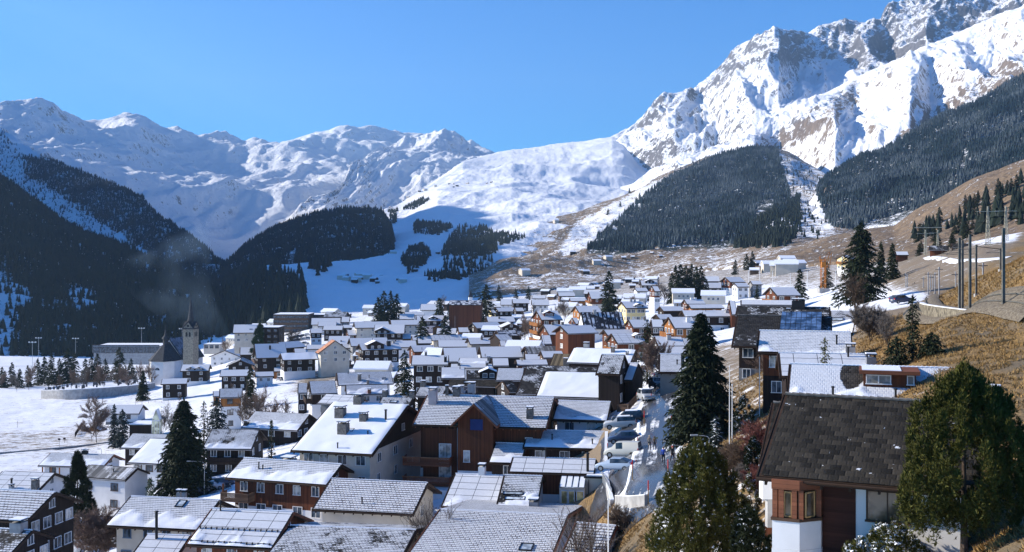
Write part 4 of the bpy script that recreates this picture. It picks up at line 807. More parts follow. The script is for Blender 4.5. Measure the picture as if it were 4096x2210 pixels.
h('F6', 'F', 'R', "1150 872 1782 880 1225 736 1852 743", 6.4, 'T', 'K', None, "house with closed snow roof and stone chimneys behind the brown seamed roof", ch=((.20, 1.1, 1.2, 1.4, 'C'), (.66, .75, .8, 1.2), (.90, .6, .6, .7)), win=0, gwin=2)
h('F7', 'F', 'R', "985 902 1495 915 1045 778 1505 797", 6.0, 'X', 'K', None, "bare brown and black metal-seamed roof with a broad stone chimney", ch=((.55, .95, 2.2, 1.2, 'brick'), (.34, .12, 1.4, 1.2, 'brick')), pipes=((.62, .3, 1.2), (.68, .3, 1.)), win=0, gwin=0)
h('F7b', 'F', 'R', "1445 985 1672 998 1492 793 1750 798", 7.2, 'M', 'K', None, "steep patchy-snowed roof over a black gable beside the brown seamed roof", win=0, gwin=2, pitch=30)
h('F8', 'F', 'R', "655 1178 1500 1195 770 905 1545 915", 5.8, 'm', 'K', None, "long dark tiled roof thinly dusted with snow behind the smoothest white one", win=0, gwin=2)
h('F9', 'F', 'R', "850 1208 1537 1245 945 970 1597 980", 5.6, 'T', 'K', None, "smoothest big white roof of the centre with one ragged snow heap at its eaves", win=0, gwin=2, drift=.0)
h('F10', 'F', 'R', "1715 1048 1815 1055 1780 880 1872 882", 4.0, 'f', 'K', None, "blue-shaded lean-to snow roof at the foot of the bare birch", win=0, gwin=0)
h('F11', 'F', 'R', "75 885 385 892 95 830 395 832", 5.0, 'f', 'K', None, "low snow roof with a ragged heap, fourth row below the red chalet", win=0, gwin=1, drift=.3, ch=((.98, .6, .8, 1.),))
h('F11b', 'F', 'R', "420 905 585 910 412 830 580 833", 5.0, 'f', 'K', None, "short snow roof joined to the end of the low ragged-heap roof", win=0, gwin=1)
h('F12', 'F', 'R', "662 898 975 900 645 850 960 848", 4.4, 'f', 'R', None, "narrow smooth white roof with red-brown wall and white porch frame", win=2, gwin=1, pipes=((.2, .7, .8),))
h('F13', 'F', 'R', "310 825 727 828 287 714 697 712", 5.0, 'f', 'K', None, "large evenly ribbed white roof in the middle of the village", win=0, gwin=1, pipes=((.1, .1, .7),))
h('F14', 'F', 'R', "768 787 1070 757 730 712 1055 708", 4.6, 'Z', 'K', None, "roof with snow sliding off in white tongues in front of the tall barn", win=0, gwin=1)
h('F15', 'F', 'R', "920 825 1130 820 888 765 1120 757", 4.6, 'f', 'H', None, "snow roof tucked under the tongue-striped one, with weathered end wall", win=0, gwin=1)
h('F16', 'F', 'R', "745 848 935 848 740 793 918 790", 4.0, 'f', 'K', None, "blue-shaded low roof between the ribbed white roof and the weathered end wall", win=0, gwin=0)
h('C19', 'C', 'R', "2115 718 2430 720 2113 650 2420 650", 4.6, 'f', 'K', None, "plain pale roof two rows above the ribbed white one", win=0, gwin=1)
h('F17', 'C', 'R', "2180 865 2520 868 2160 725 2490 722", 4.6, 'f', 'K', None, "wide bluish crusted roof with a dark gable next to the ribbed white one", win=0, gwin=1)
h('F18', 'F', 'R', "197 692 497 688 170 628 470 625", 4.8, 'f', 'G', None, "shaded blue roof with a thin white fascia above the ribbed white one", win=0, gwin=0, ch=((.45, .7, .8, .8),))
h('F20', 'F', 'R', "500 710 625 712 490 662 605 660", 4.0, 'f', 'H', None, "short pale roof with a small stove pipe east of the shaded blue roof", win=0, gwin=0, pipes=((.5, .6, .8),))
h('F20c', 'F', 'R', "622 714 692 715 615 676 680 675", 3.6, 'f', 'H', None, "tiny pale shed roof at the end of the shaded blue row", win=0, gwin=0, name='shed', cat='shed')
h('F21', 'F', 'R', "485 607 738 605 465 555 690 548", 5.0, 'V', 'K', None, "black timber house with chequered solar roof near the flood-lit square", win=1, gwin=1)
h('F22', 'C', 'R', "2055 655 2440 660 2048 600 2370 598", 4.6, 'P', 'B', None, "long seamed snow roof west of the chequered solar roof", win=0, gwin=0)
h('F22b', 'F', 'R', "500 660 640 660 445 595 560 592", 4.6, 'P', 'K', None, "ribbed snowy roof running down beneath the chequered solar roof", win=0, gwin=0)
h('F23', 'F', 'R', "265 533 517 530 205 475 480 473", 5.2, 'f', 'R', 'K', "dark barn-like house with white roof and tiny gable balcony left of the twin black gable", win=1, gwin=1)
h('F24', 'F', 'G', "508 526 595 478 722 562 575 470", 5.4, 'f', 'K', None, "black timber gable facing the viewer beside the white-roofed dark barn-like house", win=1, gwin=2)
h('F25', 'F', 'R', "375 470 662 505 360 418 622 415", 5.4, 'f', 'K', None, "blue-shaded roof with drifts behind the black timber gable", win=0, gwin=0, ch=((.45, .6, .8, 1.),))
h('F26', 'F', 'R', "235 442 350 441 215 415 335 415", 5.0, 'f', 'R', None, "small red cabin with a white roof below the yellow gable", win=2, gwin=2)
h('F27', 'F', 'R', "478 367 657 365 450 328 632 328", 5.6, 'f', 'K', None, "dark house with four white windows beside the yellow gable", win=3, gwin=1)
h('F27b', 'F', 'R', "657 363 738 361 640 331 722 330", 5.4, 'f', 'K', None, "short snow-roofed wing attached to the dark four-windowed house", win=0, gwin=1)
h('F28', 'F', 'R', "415 381 455 379 390 338 442 336", 5.4, 'f', 'Y', None, "bright yellow little gable between the big spruce and the dark four-windowed house", win=1, gwin=2)
h('F29', 'F', 'R', "-15 300 310 302 0 252 316 256", 15., 'V', 'R', None, "tallest brown timber-clad block with a grid of solar panels on its roof", win=0, gwin=0, stor=5, name='apartment_block', oe=.4, og=.3)
h('F30', 'F', 'R', "86 449 275 452 84 361 271 362", 4.2, 'f', 'W', None, "white flat-walled annex in front of the tallest brown block", win=0, gwin=0)
h('F31', 'F', 'R', "905 450 1105 451 836 358 1080 355", 10.4, 'f', 'W', 'R', "four-storey chalet with stacked sunlit balconies and a red awning near the square", gwin=3, win=2, stor=3, split=6., dorm=((.45, .35, 3.6, 1.2),), ch=((.22, .8, 1., 1.3, 'C'),))
h('F32', 'F', 'R', "980 598 1300 600 910 492 1252 494", 5.4, 'f', 'R', None, "snowy roof just behind the tall barn with three little chimneys", win=0, gwin=2, ch=((.3, .98, .8, .9), (.6, .98, .8, .9), (.9, .98, .5, .8)))
h('F33', 'F', 'R', "920 690 1007 690 893 601 1004 602", 4.2, 'P', 'H', None, "grey hut with lined snow roof leaning on the tall barn", win=0, gwin=1, name='hut', cat='hut')
h('F34', 'F', 'R', "1245 489 1290 490 1205 430 1262 428", 4.6, 'f', 'R', None, "reddish gable squeezed before the streaked black chalet", win=0, gwin=2)
h('F35', 'F', 'R', "1280 378 1500 366 1228 310 1477 308", 7., 'f', 'B', 'O', "snow-roofed house with wooden balconies behind the streaked black chalet", win=0, gwin=2)
h('F36', 'F', 'R', "1745 334 1962 333 1690 268 1922 265", 7.4, 'f', 'Y', None, "pale yellow villa with red shutters and a small cross gable", win=4, gwin=3, stor=2, shut='shut_r', dorm=((.62, .15, 3.2, .6),), ch=((.45, .98, .9, 1.1, 'C'), (.62, .98, .7, .8, 'C')))
h('F37b', 'F', 'R', "2115 362 2332 356 2080 319 2290 317", 5.0, 'f', 'K', None, "dark low farmhouse before the small flat office block", win=0, gwin=1)
h('F38', 'F', 'R', "1815 527 2020 528 1765 448 1970 446", 5.6, 'f', 'R', None, "brown gabled house with crusted snow south of the yellow villa", win=1, gwin=2, ch=((.8, .9, .6, .9),))
h('F39', 'F', 'R', "2005 521 2122 525 1990 447 2112 445", 5.4, 'f', 'W', 'K', "bluish snow roof over a white cellar wall near the road spruce tip", win=2, gwin=0)
h('F41', 'F', 'R', "2080 442 2232 440 2040 397 2182 396", 5.0, 'f', 'K', None, "small blue-shaded roof behind the bluish snow roof", win=0, gwin=0)
h('F42', 'F', 'R', "1400 240 1606 240 1370 167 1582 165", 7., 'f', 'B', 'R', "timber chalet with bright balcony gable below the lone tall spruce", win=2, gwin=2, split=3.)
h('F43', 'F', 'R', "1852 164 1967 163 1830 133 1952 133", 7.5, 'f', 'W', None, "white three-storey house with brown windows next to the black spruce group", win=3, gwin=1, stor=2)
h('F44', 'F', 'R', "1902 106 2082 105 1895 55 2050 55", 6.5, 'f', 'K', None, "dark hillside chalet with wide dormer beneath the brown meadow", win=3, gwin=1, dorm=((.5, .4, 6., 1.5),))
h('F45', 'F', 'R', "2030 166 2080 166 1990 116 2072 116", 9.5, 'f', 'W', 'R', "narrow four-storey house with a stack of balconies touching the black spruce group", win=2, gwin=2, stor=3)
h('F46', 'F', 'R', "1322 190 1480 190 1310 150 1530 148", 5.5, 'f', 'K', None, "long dark roofline peeping over the bright balcony chalet", win=0, gwin=0)
h('F47', 'F', 'R', "1078 213 1247 215 1070 175 1232 173", 5.5, 'f', 'H', None, "snowy barn roof in the back of the village with a tiny gable", win=1, gwin=1, name='barn', cat='barn')
h('F48', 'F', 'R', "812 304 990 305 812 247 975 245", 6.0, 'f', 'W', None, "white house with frosted hip-like roof among bare trees", win=3, gwin=1)
h('F48b', 'F', 'R', "815 236 952 236 822 208 950 207", 6.0, 'f', 'W', None, "small white house directly behind the one among bare trees", win=3, gwin=1)
h('F48c', 'F', 'R', "622 284 792 285 618 240 780 239", 6.2, 'f', 'K', None, "dark-walled house with light grey roof behind the bare larches", win=2, gwin=1)
h('F48d', 'F', 'R', "500 300 618 302 505 241 612 240", 6.5, 'f', 'W', None, "white farmhouse between the big spruce and the light grey roof", win=2, gwin=1)
h('F48e', 'F', 'R', "430 320 520 322 448 288 520 286", 5., 'f', 'H', None, "tiny roof in the shadow of the big spruce behind the yellow gable", win=1, gwin=1)
h('F50', 'F', 'R', "1195 262 1350 262 1182 232 1345 231", 5.5, 'f', 'Y', 'O', "yellowish cottage beside a dark round tree before the balcony chalet", win=1, gwin=1)
# centre, left half
h('C1', 'C', 'R', "75 579 335 580 80 493 352 492", 8.5, 'f', 'B', None, "pale school-like house with a brown window band and two roof aerials", D=600, win=3, gwin=1, pipes=((.45, .98, 2.), (.57, .98, 1.5)), sky=((.68, .4, 1.4, .8),), name='school_house', stor=3)
h('C4', 'C', 'R', "975 418 1192 420 1010 367 1217 367", 6., 'M', 'K', None, "patchy-snowed roof standing out against the blue-shaded meadow", win=0, gwin=1)
h('C5', 'C', 'R', "852 498 1150 500 858 428 1146 430", 6., 'f', 'W', None, "long white roof with a dark dormer slot below the patchy roof by the meadow", win=2, gwin=0)
h('C5b', 'C', 'R', "1152 472 1226 472 1150 417 1246 418", 6., 'f', 'G', None, "grey-gabled end piece behind the long white roof", win=1, gwin=2)
h('C6', 'C', 'R', "920 513 1108 512 925 464 1105 468", 5.5, 'f', 'W', None, "low white annex with a paved flat snowy top", win=2, gwin=0)
h('C7', 'C', 'R', "968 550 1172 552 985 508 1166 508", 6.5, 'f', 'K', None, "dark chalet with wraparound snowy roof above the red awning", win=3, gwin=1)
h('C8', 'C', 'R', "847 581 975 582 850 537 955 537", 8., 'f', 'W', 'K', "tall dark house with flags standing at the village square", win=2, gwin=1, stor=3)
h('C9', 'C', 'R', "1166 530 1268 530 1170 503 1262 503", 6., 'f', 'K', None, "short white roof next to the wraparound one", win=1, gwin=1)
h('C10', 'C', 'R', "1222 603 1310 605 1212 549 1290 548", 5., 'f', 'R', None, "small porch-gabled house left of the broad two-tone farmhouse", win=1, gwin=1)
h('C11', 'C', 'R', "1290 530 1640 530 1278 466 1620 465", 8., 'f', 'B', None, "beige house front with dark dormer joined to the broad two-tone farmhouse", win=3, gwin=0, stor=2)
h('C11b', 'C', 'R', "1475 586 1785 588 1490 493 1782 493", 7.5, 'f', 'W', 'K', "broad two-tone farmhouse with a black cross gable facing the viewer", win=4, gwin=1, split=3., dorm=((.28, .04, 7., 1.2),))
h('C12', 'C', 'R', "1650 501 1935 503 1638 449 1922 452", 7.5, 'f', 'B', None, "long beige house with a scalloped snow edge in front of three spruces", win=5, gwin=1)
h('C13', 'C', 'R', "1728 443 1878 445 1730 388 1882 390", 6., 'f', 'W', None, "snow-crusted roof right of the trio of spruces", win=0, gwin=0)
h('C13b', 'C', 'R', "1785 402 1982 402 1780 374 1976 374", 6., 'f', 'W', None, "farther long roof just above the snow-crusted one", win=0, gwin=0)
h('C14', 'C', 'R', "1902 462 2206 468 1895 404 2196 402", 7., 'f', 'W', 'K', "white-roofed inn with an eyelid dormer in front of the lone round spruce", win=4, gwin=1, dorm=((.55, .25, 5., .7),), name='inn')
h('C15', 'C', 'R', "1937 352 2150 350 1950 290 2140 290", 6., 'f', 'W', None, "round-looking white roof at the edge of the bright meadow", win=0, gwin=1)
h('C15b', 'C', 'R', "2000 290 2210 300 2050 262 2240 262", 6., 'f', 'K', None, "dark roof strip behind the round-looking white roof", win=0, gwin=1)
h('C16', 'C', 'G', "2048 530 2112 497 2172 530 2150 490", 5., 'f', 'O', None, "little orange-lit gable east of the inn", win=1, gwin=1)
h('C17', 'C', 'R', "2095 588 2282 588 2090 532 2312 530", 5., 'f', 'H', None, "pale roof right under the little orange-lit gable", win=0, gwin=1)
h('C17b', 'C', 'R', "2320 572 2425 572 2312 526 2412 525", 5., 'f', 'H', None, "small pale roof joined to the one under the orange-lit gable", win=0, gwin=0)
h('C20', 'C', 'R', "1913 683 2062 681 1915 612 2040 612", 5.2, 'f', 'K', None, "strongly blue-shaded small roof in the middle of pale ones", win=0, gwin=1)
h('C21', 'C', 'R', "1760 638 1850 638 1755 588 1845 586", 5.2, 'f', 'H', None, "small pale roof beside the smoking chimney", win=0, gwin=0)
h('C21b', 'C', 'R', "1860 650 1935 650 1852 602 1925 602", 5.2, 'f', 'H', None, "tiny gabled roof between the smoking chimney and the blue-shaded roof", win=0, gwin=0)
h('C22', 'C', 'R', "1682 723 1905 722 1670 653 1897 655", 5.4, 'f', 'W', None, "flat white roof behind the spruce in the village centre", win=0, gwin=0, ch=((.08, .9, .7, .9),))
h('C23', 'C', 'R', "1872 768 2112 770 1843 702 2062 703", 5.2, 'f', 'R', None, "pale roof with reddish gable and two stovepipes east of the central spruce", win=0, gwin=1, pipes=((.4, .3, .9), (.9, .7, .9)))
h('C24', 'C', 'R', "2015 790 2142 795 2022 738 2132 738", 4.8, 'f', 'R', None, "blue-grey roof over a reddish gable east of the two stovepipes", win=0, gwin=1)
h('C25', 'C', 'R', "1845 896 2236 905 1872 800 2202 804", 8.2, 'f', 'K', None, "tall black timber house with six white windows touching the central spruce", win=3, gwin=1, stor=3, ch=((.38, .98, .6, .9), (.92, .3, .7, 1.3, 'black')), name='timber_house')
h('C26', 'C', 'R', "1250 711 1630 706 1226 627 1610 625", 6.4, 'f', 'G', None, "long smooth white roof with a brown gable right of the orange-tiled house", win=0, gwin=2, pipes=((.6, .7, .8), (.98, .4, 1.2)))
h('C27', 'C', 'R', "1018 690 1240 690 1030 608 1245 607", 5.8, 'f', 'G', None, "crusted roof rising behind the orange-tiled gable", win=0, gwin=0, ch=((.6, .3, .6, .7),))
h('C28', 'C', 'R', "1355 752 1756 750 1322 685 1720 682", 10., 'f', 'W', 'K', "tall dark hotel with white base, stacked corner balconies and a raised gable", win=4, gwin=3, stor=3, split=5., dorm=((.36, .10, 6.5, 1.8),), ch=((.72, .6, 1.4, 1.8, 'black'), (.88, .98, .9, .8, 'C')), name='hotel')
h('C30', 'C', 'R', "570 850 948 850 566 777 872 779", 8.4, 'T', 'W', 'K', "black-walled farmhouse with white lower floor beside the orange-tiled gable house", win=3, gwin=2, split=4.6, stor=2, name='farmhouse')
h('C31', 'C', 'R', "306 830 620 826 286 685 602 682", 9.2, 'f', 'K', None, "tall black house with blue-shaded seamed roof and a stack of gable balconies", pitch=36, win=2, gwin=3, stor=4, ch=((.48, .6, .7, 1.6, 'black'),), name='timber_house')
h('C32', 'C', 'R', "600 731 778 730 480 667 772 668", 6., 'f', 'K', None, "long snow roof rising behind the black seamed-roof house", win=0, gwin=0)
h('C33', 'C', 'R', "805 740 1003 740 806 698 1008 697", 5.4, 'f', 'W', None, "blue-shaded wing roof on one side of the orange-tiled gable", win=0, gwin=0)
h('C33b', 'C', 'R', "1170 730 1255 732 1160 690 1248 690", 6.4, 'f', 'W', None, "blue-shaded wing roof on the far side of the orange-tiled gable", win=1, gwin=0)
h('C34', 'C', 'R', "690 775 805 775 680 736 802 735", 5., 'f', 'R', None, "small crusted roof over the black-walled farmhouse", win=0, gwin=1)
h('C35', 'C', 'R', "147 798 268 800 143 718 268 718", 4.6, 'f', 'K', None, "small snow roof against the side of the blue-seamed house", win=0, gwin=0)
h('C29', 'C', 'G', "925 782 1095 648 1262 770 1065 640", 9.6, 'N', 'B', None, "pinkish plaster house with orange tiled roof and nine shuttered windows in its gable", pitch=35, win=2, gwin=3, stor=3, shut='shut_g', frame='frame_w', wz=.4, name='plaster_house', fascia='pink')
h('C36', 'A', 'G', "1932 760 2095 700 2228 745 2220 680", 6.0, 'f', 'W', None, "white house with broad dark gable behind the church-side chalets", win=2, gwin=4, stor=2, name='farmhouse')
Hh['C37'] = house('A', 'G', [2093, 852, 2225, 785, 2358, 846, 2245, 765], 4.4, 'M', 'K', None, "squat timber gable with half-bare roof below the white broad-gabled house", win=1, gwin=2)
h('C38', 'A', 'R', "2033 943 2300 946 2041 882 2312 880", 6.6, 'f', 'K', None, "black timber house with red shutters behind the mid-field spruce", win=3, gwin=1, stor=2, shut='shut_r')
h('C39', 'C', 'R', "300 1013 488 1015 292 967 482 966", 4.6, 'f', 'W', None, "low white house with brown balcony next to the red-shuttered black one", win=2, gwin=0)
h('C40', 'C', 'R', "482 962 585 962 485 927 580 926", 4.2, 'f', 'O', None, "tiny cabin with yellow side wall and parked cars in front", win=1, gwin=0, name='cabin', cat='cabin')
h('C41', 'A', 'R', "2030 1141 2255 1145 2037 1057 2242 1055", 9.6, 'S', 'W', 'O', "white tower-like house with one band of orange boards under its roof", split=2.4, win=1, gwin=1, stor=3, frame='frame_d')
h('C41b', 'A', 'R', "1972 1128 2035 1130 1972 1082 2035 1082", 4., 'f', 'O', None, "little snow-roofed annex leaning on the orange-banded white house", win=0, gwin=0)
h('C42', 'A', 'R', "1668 894 1935 898 1690 832 1947 830", 7.4, 'f', 'W', 'K', "dark chalet with twin gabled dormers right in front of the church", win=2, gwin=1, split=4.6, dorm=((.36, .12, 3.6, .6), (.66, .12, 3.6, .6)), stor=2)
h('C43', 'A', 'R', "1488 1016 1735 1018 1502 963 1738 962", 6.8, 'f', 'W', 'K', "small dark house with three bright windows below the church apse", win=2, gwin=1, split=5.2, stor=2, shut='shut_n')
h('C44', 'A', 'R', "2222 743 2335 745 2225 672 2335 672", 5.5, 'f', 'K', None, "shed-like snow roof between the broad dark gable and the blue-seamed house", win=0, gwin=0)
h('C45', 'C', 'R', "1120 1098 1672 1096 1100 969 1647 967", 5.6, 'S', 'W', None, "long white house with a box dormer and thin stovepipes, centre of the lower village", drift=.1, ch=((.40, .35, .9, 1.4), (.54, .03, .6, .9)), pipes=((.21, .85, .6), (.58, .5, .8)), sky=((.85, .4, .9, .7),), win=4, gwin=1)
h('C46', 'C', 'R', "850 1185 1120 1187 832 1056 1086 1055", 7.6, 'S', 'W', 'K', "house with narrow snowy roof and stacked end balconies by the bare trees", win=1, gwin=1, stor=3)
h('C47', 'C', 'R', "1200 1192 1625 1215 1183 1097 1612 1095", 5., 'S', 'W', None, "broad snow roof with wavy snow rows before the box-dormer house", drift=.5, ch=((.55, .1, .8, .9, 'wood_red'),), win=3, gwin=1)
h('C48', 'C', 'R', "720 1176 815 1176 720 1078 822 1078", 6., 'S', 'K', None, "slim dark house with descending wooden stairs beside the stacked balconies", win=1, gwin=2)
h('C49', 'C', 'R', "913 1278 1240 1286 995 1190 1342 1200", 6.4, 'P', 'G', None, "grey house with a white banded roof and green verge above the huge thick-snowed one", win=1, gwin=1, fascia='frame_d')
h('C50', 'C', 'R', "1520 1292 1832 1300 1572 1196 1872 1206", 5.6, 'M', 'K', None, "ragged-edged roof with roof hatch next to a flat-topped dormer", ch=((.08, .9, 1., 1.), (.95, .9, .9, .9)), sky=((.45, .3, 1.3, .8),), win=0, gwin=1)
h('C51', 'C', 'R', "1882 1206 2165 1212 1950 1106 2195 1110", 5.6, 'M', 'K', None, "small ragged roof at the foot of the central spruce", win=0, gwin=0, ch=((.12, .95, 1., .9),))
h('C51b', 'C', 'R', "2170 1180 2480 1185 2200 1118 2482 1120", 5., 'V', 'G', None, "low white terrace roofs with solar strips behind the tall timber house", win=0, gwin=0, ch=((.9, .4, 1.5, 1.6, 'C'), (.55, .3, 1.2, 1., 'C')))
h('C52', 'F', 'R', "-30 1100 462 1118 0 1040 490 1050", 5.4, 'D', 'K', None, "long bare black roof with a single bright roof window", sky=((.36, .5, .9, .7),), win=0, gwin=1)
h('C53', 'F', 'R', "590 1165 665 1168 495 1053 640 1058", 5.4, 'm', 'K', None, "short bare black gable roof at the end of the long black one", win=0, gwin=1)
h('C54', 'C', 'R', "2140 1030 2372 1032 2130 920 2392 921", 5.4, 'f', 'K', None, "tiled snow roof leaning before the tall six-windowed timber house", drift=.3, win=0, gwin=0, pipes=((.8, .8, .9),))
h('C55', 'F', 'R', "165 1036 440 1036 160 948 442 949", 5.4, 'm', 'K', None, "dark tiled roof with a snow-hooded dormer showing two white windows", dorm=((.78, .08, 4., 1.3),), win=0, gwin=0)
h('C56', 'F', 'R', "450 1050 700 1058 450 930 757 928", 5.4, 'S', 'K', None, "square bluish tiled snow roof beside the snow-hooded dormer", win=0, gwin=0)
h('C57', 'F', 'R', "0 926 430 928 0 893 432 892", 5.2, 'f', 'W', None, "thin long snowy strip of roof above the snow-hooded dormer", win=0, gwin=0, ch=((.2, .6, .7, .8), (.85, .6, .7, .8)))
# far right
h('I2', 'I', 'R', "968 466 1157 468 985 428 1142 431", 5.2, 'm', 'R', None, "weathered red-brown barn under the pylons, nearest to the double pylon", D=370, win=0, gwin=0, name='barn', cat='barn')
h('I2b', 'I', 'R', "1190 443 1377 445 1180 405 1362 408", 5.2, 'D', 'K', None, "black barn with plain grey roof right behind the railway masts", D=365, win=0, gwin=0, name='barn', cat='barn')
h('I3', 'I', 'R', "670 513 792 514 666 483 768 485", 5.5, 'f', 'R', None, "red hillside hut under a white roof beside two dark spruces", D=480, win=0, gwin=0)
h('I4', 'I', 'R', "480 790 715 793 492 755 702 755", 5.2, 'f', 'W', None, "long low snow-roofed depot by the railway bend", D=330, win=3, gwin=0)
h('I4b', 'I', 'R', "585 828 758 830 580 789 752 790", 4.6, 'm', 'K', None, "streaked dark roof directly below the long low depot", D=320, win=0, gwin=0)
h('I5', 'I', 'R', "762 1030 990 1010 668 948 905 945", 4.4, 'f', 'O', None, "bright orange timber house with a car at its door, seen over the railway wall", D=215, win=0, gwin=1)
h('I1', 'I', 'R', "228 548 300 548 165 517 240 519", 8., 'f', 'W', 'Y', "bright yellow hillside house with a wooden balcony beside the tallest spruce", D=520, gwin=3, win=2, stor=3, split=4.)
h('I6', 'I', 'R', "1165 652 1330 650 1150 628 1290 626", 3.4, 'f', 'W', None, "flat white cabin among bushes above the railway cutting", D=330, win=2, gwin=0, name='cabin', cat='cabin')
FB = flat_block
FB('C', 340, 533, 520, 672, 560, 14, "black flat-roofed modern house with glass walls behind the green conical tree", mat='K', wins=(3, 3), th=0)
FB('C', 482, 825, 392, 560, 720, 22, "long brown flat-roofed hotel with rows of balconies by the car park", mat='H', wins=(11, 4), frame='frame_d', wsz=(2.2, 1.5), name='hotel', cat='hotel')
FB('C', 826, 990, 396, 470, 740, 20, "lower brown wing of the flat-roofed hotel", mat='H', wins=(6, 2), frame='frame_d', wsz=(2.2, 1.5), name='hotel', cat='hotel')
FB('F', 2003, 2075, 292, 352, 520, 12, "small cream flat office block with four square windows", mat='B', wins=(4, 1), wsz=(.9, .9))
FB('A', 868, 1465, 662, 818, 720, 26, "long grey concrete sports hall with a band of tall windows beside the pitch", mat='C', wins=(9, 1), wsz=(6.2, 5.2), name='sports_hall', cat='hall')
FB('A', 1886, 2035, 643, 722, 760, 14, "small flat-roofed clubhouse with an overhanging snowy roof behind the bell tower", mat='B', wins=(3, 1), wsz=(2.5, 2.))
FB('B', 1180, 1370, 224, 302, 300, 7, "low dark flat-roofed carport in front of the field cottage", mat='K', wins=(0, 0), name='carport', cat='carport')
print('houses', len(HOUSES)); print('\n'.join('%5.1f D=%4.0f L=%4.1f w=%4.1f H=%4.1f %s' % (e, d, l, w, hh, lb[:50]) for lb, d, l, w, hh, e in HOUSES if e > 6 or w > 11 or w < 2.2 or hh > 12))
# ---------------------------------------------------------------- church and tower
MAT['slate'] = plain('dark_shingles', (.035, .038, .045), .7, .35, 1.2)
MAT['stone'] = plain('tower_stone', (.26, .23, .18), .95, .3, 1.2)
def church():
    D = 545.; b = pt('A', 1512, 1000, D); zb = b[2] - 1; R = empty('church', (b[0], D, zb), math.radians(-12), 'white baroque church with many-sided apse and a lantern on its dark steep roof', 'church')
    u = D / F / 2.3164; wl = lambda y: (1000 - y) * u + 1          # height above the base of a picture row
    # apse: half octagon towards the viewer
    he = wl(795); r = 6.6
    oc = [(-r, 6), (-r, -1.2), (-r * .48, -5.6), (r * .48, -5.6), (r, -1.2), (r, 6)]
    ap = MB().prism(oc, 2, 0, he).build('apse_wall', MAT['W'], R)
    top = wl(630); k = 1.09; rf = MB(); base = [(x * k, y * k - .2) for x, y in oc]
    rf.add([(x, y, he) for x, y in base] + [(0, 1.5, top), (0, 6.6, top)], [(0, 1, 6), (1, 2, 6), (2, 3, 6), (3, 4, 6), (4, 5, 7, 6), (0, 6, 7), (5, 0, 7), (5, 4, 3, 2, 1, 0)]); rf.build('apse_roof', MAT['slate'], R)
    w = MB()
    for x, sc in ((0, 1.),): pts = [(1.3 * math.cos(t), 1.2 * math.sin(t)) for t in [math.pi * i / 10 for i in range(11)]]; w.prism([(x + a, he - 4.2 + c) for a, c in pts], 1, -5.66, -5.56)
    w.build('lunette_window', MAT['glass'], R)
    # nave behind, higher, ridge running away
    nx = 7.; nh = wl(790); nt = wl(600); MB().prism([(-nx, 0), (nx, 0), (nx, nh), (0, nt - .4), (-nx, nh)], 1, 6, 27).build('nave_wall', MAT['W'], R)
    n2 = MB()
    for sg in (-1, 1):
        pl = [(sg * (nx + .7), nh - .7), (0, nt - .3), (0, nt), (sg * (nx + .7), nh - .35)]; n2.prism(pl if sg < 0 else pl[::-1], 1, 5.6, 27.5)
    nr = n2.build('nave_roof', MAT['slate'], R)
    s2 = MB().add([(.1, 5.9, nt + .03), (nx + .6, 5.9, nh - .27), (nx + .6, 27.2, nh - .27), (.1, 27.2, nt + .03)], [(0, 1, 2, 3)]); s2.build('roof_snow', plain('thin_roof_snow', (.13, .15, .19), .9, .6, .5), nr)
    # side chapel roofs
    for sg in (-1, 1):
        MB().box(sg * 7.2 - 2.6, sg * 7.2 + 2.6, 8, 17, 0, he - .4).build('chapel_wall', MAT['W'], R)
        MB().add([(sg * 7.2 - 3, 7.5, he - .4), (sg * 7.2 + 3, 7.5, he - .4), (sg * 7.2 + 3, 17.5, he - .4), (sg * 7.2 - 3, 17.5, he - .4), (sg * 5.5, 10, he + 5.5), (sg * 6.5, 16, he + 5.5)], [(0, 1, 4), (1, 2, 5, 4), (2, 3, 5), (3, 0, 4, 5), (3, 2, 1, 0)]).build('chapel_roof', MAT['slate'], R)
    for sg in (-1, 1): window(R, sg * 7.2 + sg * 2.6, 12.5, he * .55, 0 if sg > 0 else math.pi, 1.4, 2.4, 'frame_w', 'glass', None, True, 0)
    # lantern
    ln = MB(); zt = top - .8
    def ring(z, r, n=8): return [(r * math.cos(2 * math.pi * i / n), 2.2 + r * math.sin(2 * math.pi * i / n), z) for i in range(n)]
    prof = [(zt, 1.3), (zt + 2.3, 1.25), (zt + 2.5, 1.9), (zt + 3.2, 1.75), (zt + 4.0, .9), (zt + 4.8, .5), (zt + 6.2, .35), (zt + 7.4, .12), (zt + 9.8, .05)]
    vs = sum([ring(z, r) for z, r in prof], []); fs = [(k * 8 + i, k * 8 + (i + 1) % 8, (k + 1) * 8 + (i + 1) % 8, (k + 1) * 8 + i) for k in range(len(prof) - 1) for i in range(8)]
    ln.add(vs, fs); lo = ln.build('lantern', MAT['slate'], R); MB().tube((0, 2.2, zt + 9.7), (0, 2.2, zt + 11), .06, .06, 5).box(-.5, .5, 2.15, 2.25, zt + 10.3, zt + 10.42).build('cross', MAT['black'], lo)
    MB().box(-3, 9, -10, -6, 0, 3.2).build('sacristy_wall', MAT['W'], R).location = (8.5, 6, 0)
